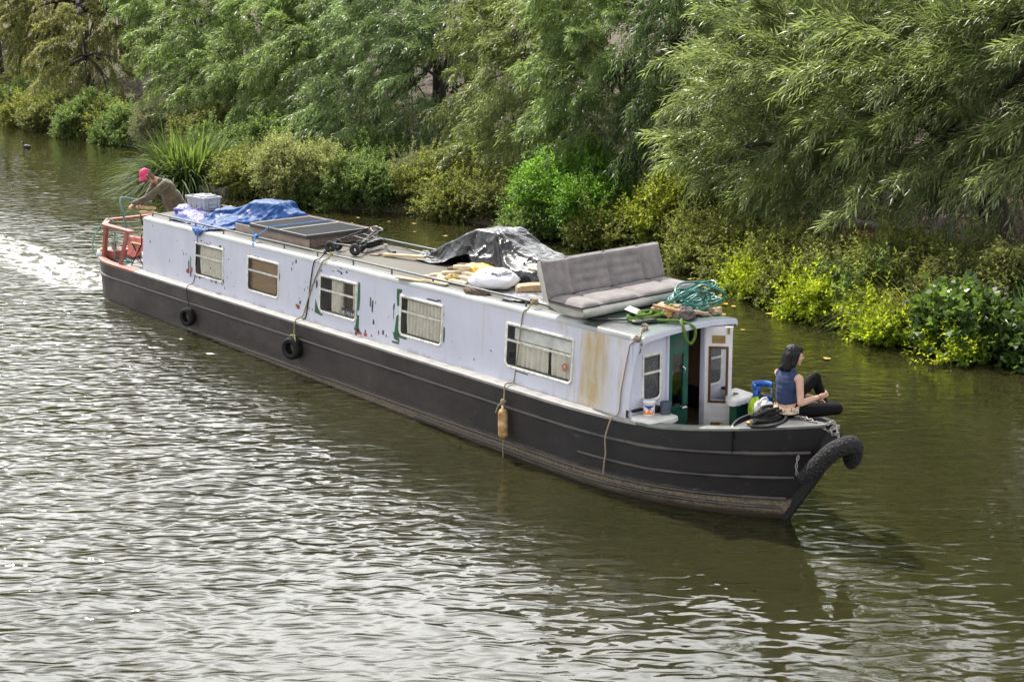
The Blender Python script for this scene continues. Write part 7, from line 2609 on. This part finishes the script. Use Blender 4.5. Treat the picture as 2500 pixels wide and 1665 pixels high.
m_iris = leaf_mat('iris blade', (0.060, 0.100, 0.024), (0.085, 0.125, 0.04), (0.19, 0.27, 0.05), 0.6, tw=0.5, hue2=(0.17, 0.15, 0.05))
GB = 'scrub along the water edge'
bl = [
    ('low green scrub at the far left edge of the bank', -41.0, 12.0, 1.9, 1.35, m_mid, {}), ('second low scrub clump from the left edge of the bank', -37.6, 12.0, 1.7, 1.25, m_scrub, {}),
    ('grey green scrub left of the pale plumed bush', -34.4, 11.9, 1.7, 1.3, m_scrub2, {}), ('mid green scrub above the dark muddy edge', -31.2, 11.9, 1.6, 1.45, m_mid, {}), ('bright green scrub left of the reed clump', -28.2, 11.5, 1.3, 1.25, m_mid, {}),
    ('pale plumed bush above the reed clump', -25.4, 12.0, 1.3, 1.65, m_plume, dict(leaf=.05, wid=.35)), ('olive scrub right above the reed clump', -21.4, 11.6, 1.4, 1.75, m_scrub2, {}), ('grey plumed scrub higher up behind the reed clump', -23.6, 12.6, 1.3, 1.9, m_plume, dict(leaf=.05, wid=.35)),
    ('dark green shrub between reed clump and yellow bush', -16.6, 9.8, 1.05, 1.0, m_mid, {}), ('shady green bush behind the yellow bush', -15.4, 11.2, 1.5, 1.6, m_mid, {}),
    ('yellow green bush at the water behind the blue tarpaulin', -12.6, 8.7, 1.45, 1.25, m_scrub, dict(lumps=8)), ('pale flowering bush rising behind the dark panels', -10.0, 9.1, 1.40, 1.95, m_pale, dict(leaf=.055, lumps=8)), ('dark green bush at the water right of the pale bush', -8.2, 9.3, 1.1, 1.25, m_mid, {}),
    ('whitish plumed bush above the small inlet', -7.7, 10.9, 0.62, 1.40, m_plume, dict(leaf=.045, wid=.35)), ('wide yellow green scrub behind the black sheet, left half', -6.2, 11.0, 1.3, 1.50, m_scrub, dict(lumps=8)), ('wide olive scrub behind the black sheet, right half', -4.1, 11.2, 1.15, 1.0, m_scrub2, {}),
    ('bright green leafy bush right behind the sofa', -1.0, 11.3, 1.60, 1.75, m_bright, dict(leaf=.09, wid=.42, lumps=9, tw_len=(.3, .6), dens=.95)), ('yellow leaved bush to the right of the bright green bush', 1.9, 11.3, 0.90, 1.80, m_yleaf, dict(leaf=.075, wid=.6)), ('dark ivy mound right of the yellow leaved bush', 3.1, 12.0, 0.8, 1.65, m_mid, {}),
    ('yellowish scrub right of the sofa back', 3.35, 11.0, 0.95, 0.95, m_scrub, {}), ('yellowish scrub in front of the brick wall, left end', 5.1, 10.4, 1.0, 1.10, m_scrub, {}), ('yellowish scrub in front of the brick wall, middle', 6.8, 9.8, 0.95, 1.08, m_scrub, {}),
    ('olive scrub in front of the brick wall, right end', 8.3, 9.6, 0.95, 1.10, m_scrub2, {}), ('olive scrub left of the arching sedge', 9.4, 9.9, 0.95, 1.50, m_scrub, {}), ('dull scrub behind the arching sedge', 10.7, 9.9, 0.95, 1.40, m_scrub2, {}), ('dull scrub at the right edge of the picture', 12.0, 10.0, 0.95, 1.45, m_scrub2, {}),
    ('lime green sprays overhanging the water right of the coiled hose', 7.05, 8.95, 0.60, 0.60, m_lime, dict(leaf=.085, wid=.5)), ('lime green sprays touching the water above the woman', 8.35, 8.60, 0.70, 0.66, m_lime, dict(leaf=.08, wid=.45)), ('mid green sprays above the small lime clump', 9.0, 9.0, 0.70, 0.95, m_mid, {}),
    ('small lime clump standing out in the water', 10.35, 8.05, 0.52, 0.27, m_lime, dict(leaf=.085, wid=.5, lumps=4, z0=0.0)), ('dark bindweed bush at the water on the right edge', 11.75, 8.7, 0.85, 0.78, m_ivy, dict(leaf=.13, wid=.85, lumps=7, nl=6, dens=.8)), ('dark bindweed bush beyond the right edge', 13.3, 8.8, 0.9, 0.8, m_ivy, dict(leaf=.12, wid=.85, nl=6, dens=.7)),
    ('dull scrub in a second row left of the brick wall', 2.6, 11.9, 0.9, 1.15, m_scrub2, {}), ('thin pale scrub by the water between sofa and lime sprays', 4.2, 10.3, 0.75, 0.62, m_scrub, {}), ('low green scrub by the water below the wall', 6.0, 9.7, 0.7, 0.60, m_scrub, {}),
    ('leafy scrub at the water left of the lime sprays', 6.2, 9.3, 0.55, 0.45, m_lime, dict(leaf=.07)), ('scrub tuft in the middle of the right bank', 7.6, 9.3, 0.75, 0.85, m_scrub, {}), ('tall scrub behind the olive grass', 9.0, 10.6, 0.8, 1.35, m_scrub, {}),
    ('low olive scrub under the arching sedge', 11.2, 9.1, 0.7, 0.85, m_scrub2, {}), ('yellow green sprays left of the small lime clump', 9.6, 8.45, 0.5, 0.5, m_lime, dict(leaf=.08)), ('green scrub hanging over the water under the bright bush', -1.6, 10.3, 0.9, 0.5, m_mid, {}), ('pale green scrub between bright bush and yellow bush', 0.6, 10.6, 0.8, 0.7, m_scrub, {}),
    ('olive scrub hanging over the inlet', -5.2, 10.3, 0.9, 0.75, m_scrub, {}), ('yellow scrub tuft left of the pale bush', -11.6, 9.4, 0.9, 1.25, m_lime, dict(leaf=.06)), ('low green scrub at the foot of the pale bush', -9.6, 8.8, 0.9, 0.7, m_mid, {}), ('sage green scrub right behind the reed clump', -13.8, 9.6, 0.9, 1.0, m_scrub2, {}),
    ('rough scrub on the bank above the inlet', -7.0, 12.0, 1.2, 1.35, m_scrub2, {}), ('shaded scrub under the silvery willow', -10.5, 11.6, 1.4, 1.5, m_mid, {}), ('shaded scrub under the feathery willow', -19.0, 11.4, 1.4, 1.3, m_mid, {}), ('scrub left of the bright far clump', -29.8, 11.8, 1.2, 1.2, m_scrub, {}),
    ('bright weed tuft at the water below the bindweed', 11.9, 7.75, 0.55, 0.13, m_lime, dict(leaf=.07, lumps=3, z0=0.0, dens=.8)),
]
for k, (lab, x, y, r_, zt, m_, kw) in enumerate(bl):
    farf = 1.25 if x < -15 else 1.0
    kw = dict(kw)
    kw['leaf'] = max(0.075, kw.get('leaf', 0.085)) * 1.15 * farf
    kw['dens'] = kw.get('dens', 1.0) * (0.62 if x < -15 else 1.0)
    bush(lab, x, y, r_, zt, m_, 200 + k, group=GB, **kw)
bush('large pale leaved bindweed heads on the dark right hand bush', 11.9, 8.75, 0.55, 0.88, leaf_mat('pale bindweed', (0.22, 0.20, 0.18), (0.28, 0.25, 0.22), (0.2, 0.2, 0.12), .5, tw=.25), 290, leaf=0.12, wid=0.85, nl=3, dens=0.10, lumps=3, k=3, name='bindweed', cat='plant')
blades('big clump of arching iris blades standing in the water', -15.0, 7.7, 0.75, 1400, 2.35, 0.060, (0.4, 0.85), m_iris, 301, name='reed_clump', cat='reeds', z0=0.0, upr=(0.08, 1.0))
blades('yellowish blades at the left foot of the big reed clump', -16.6, 7.4, 0.5, 160, 1.1, 0.045, (0.3, 0.8), m_grassy, 302, name='reed_clump', cat='reeds', z0=0.0, upr=(0.3, 1.1))
blades('fine olive grass arching to the water right of the woman', 10.2, 9.1, 0.75, 700, 1.25, 0.013, (0.3, 0.8), m_grassy, 303, lean=(-0.15, -0.35), upr=(0.15, 0.9))
blades('blue green sedge arching at the right edge', 12.0, 9.3, 0.45, 420, 1.35, 0.016, (0.3, 0.85), m_grassb, 304, lean=(-0.3, -0.35), upr=(0.15, 0.9), name='sedge_clump', cat='sedge')
blades('upright dark reed blades behind the olive grass', 9.9, 10.7, 0.4, 120, 1.15, 0.02, (0.05, 0.3), m_grassb, 305, upr=(0.0, 0.45), name='reed_clump', cat='reeds')
blades('green sedge at the foot of the olive grass', 9.75, 8.6, 0.4, 260, 0.85, 0.014, (0.3, 0.8), m_grassb, 306, lean=(-0.2, -0.3), upr=(0.15, 0.9), name='sedge_clump', cat='sedge')
blades('thin grass by the lime sprays', 8.9, 8.8, 0.4, 160, 0.8, 0.012, (0.3, 0.8), m_grassy, 307, lean=(-0.1, -0.3))

# ---- ground cover on the bank, bramble sprays under the trees
rg = np.random.default_rng(5)
n = 15000
x = rg.uniform(-62, 18, n)
dd_ = rg.beta(1.1, 2.0, n) * 8.0 + 0.02
keepm = np.array([noise.noise((a * 0.35, b * 0.5, 2.0)) for a, b in zip(x, dd_)]) > -0.18
dark = (x > 6.5) & (dd_ > 3.2)
keepm &= ~(dark & (rg.uniform(size=n) < 0.75))
keepm &= ~((x > 1.5) & (dd_ > 1.2) & (rg.uniform(size=n) < 0.45))
x, dd_ = x[keepm], dd_[keepm]
y = np.array([shore(a) for a in x]) + dd_
z = np.array([ground(a, b) for a, b in zip(x, y)])
n = len(x)
st = np.stack([x, y, np.maximum(z, 0.0)], 1)
d = nrm(rg.normal(size=(n, 3)) * 0.5 + np.array([0, -0.15, 0.8]))
tb = np.clip(rg.normal(0.5, 0.2, n), 0, 1)
P, D, Nn, L, Wd, tt = sprays(rg, st, d, rg.uniform(0.2, 0.75, n), rg.uniform(0.1, 0.5, n), 10, 0.10, 0.8, tb, 0.5, 0.1)
mi = (np.repeat(np.array([noise.noise((a * 0.3, 4.0, b * .3)) for a, b in zip(x, y)]), 10) > 0.05).astype(np.int32)
me = leaf_mesh('ground_cover', P, D, Nn, L, Wd, tt, [m_mid, m_scrub2], matidx=mi)
link_mesh('ground_cover', me, None, None, None, kind='stuff')
# dead leaves lying under the trees
n = 9000
x = rg.uniform(-20, 18, n)
dd_ = rg.uniform(0.6, 7, n)
y = np.array([shore(a) for a in x]) + dd_
z = np.array([ground(a, b) for a, b in zip(x, y)]) + 0.012
me = leaf_mesh('leaf_litter', np.stack([x, y, z], 1), np.concatenate([rg.normal(size=(n, 2)), rg.normal(size=(n, 1)) * .15], 1), np.array([0, 0, 1.0]) + rg.normal(size=(n, 3)) * .25, rg.uniform(.05, .10, n), rg.uniform(.02, .04, n), rg.uniform(0, 1, n), [leaf_mat('dead leaf', (0.253, 0.135, 0.057), (0.238, 0.135, 0.063), (0.099, 0.056, 0.016), .7, tw=.1)])
link_mesh('leaf_litter', me, None, None, None, kind='stuff')

# ---- yellow leaves afloat
fl_spots = [(6.70, 8.00), (6.95, 7.95), (8.34, 6.66), (10.6, 6.2), (6.1, 8.5), (7.3, 7.3), (5.4, 8.8), (-5.6, 8.6), (-4.9, 8.9), (-6.6, 8.3), (-3.9, 8.2), (-5.2, 7.9), (-6.0, 7.7), (4.6, 9.2), (-2.9, 8.4), (7.8, 8.0)]
m_fl = mat('yellow fallen leaf', (0.52, 0.30, 0.05), 0.6, col2=(0.62, 0.45, 0.16))
mb = MB()
rows = []
for i in range(9):
    t_ = i / 8
    w_ = 0.045 * math.sin(PI * t_) ** 0.8
    rows.append([(-0.07 + 0.14 * t_, -w_, 0.012 + 0.02 * abs(t_ - .5)), (-0.07 + 0.14 * t_, 0, 0.006 + 0.02 * abs(t_ - .5)), (-0.07 + 0.14 * t_, w_, 0.014 + 0.02 * abs(t_ - .5))])
mb.grid(rows)
lf0 = single('fallen_leaf', mb, m_fl, 'small yellow fallen leaf floating between boat and far bank', 'leaf', (0, 0, 0), 'fallen leaves on the water', ID)
rl = random.Random(3)
for k, (x, y) in enumerate(fl_spots):
    o = lf0 if k == 0 else lf0.copy()
    if k: COL.objects.link(o)
    o.location = (x, y, 0.004)
    o.rotation_euler = (0, 0, rl.uniform(0, 6))
    s_ = rl.uniform(0.7, 1.2)
    o.scale = (s_, s_, s_)
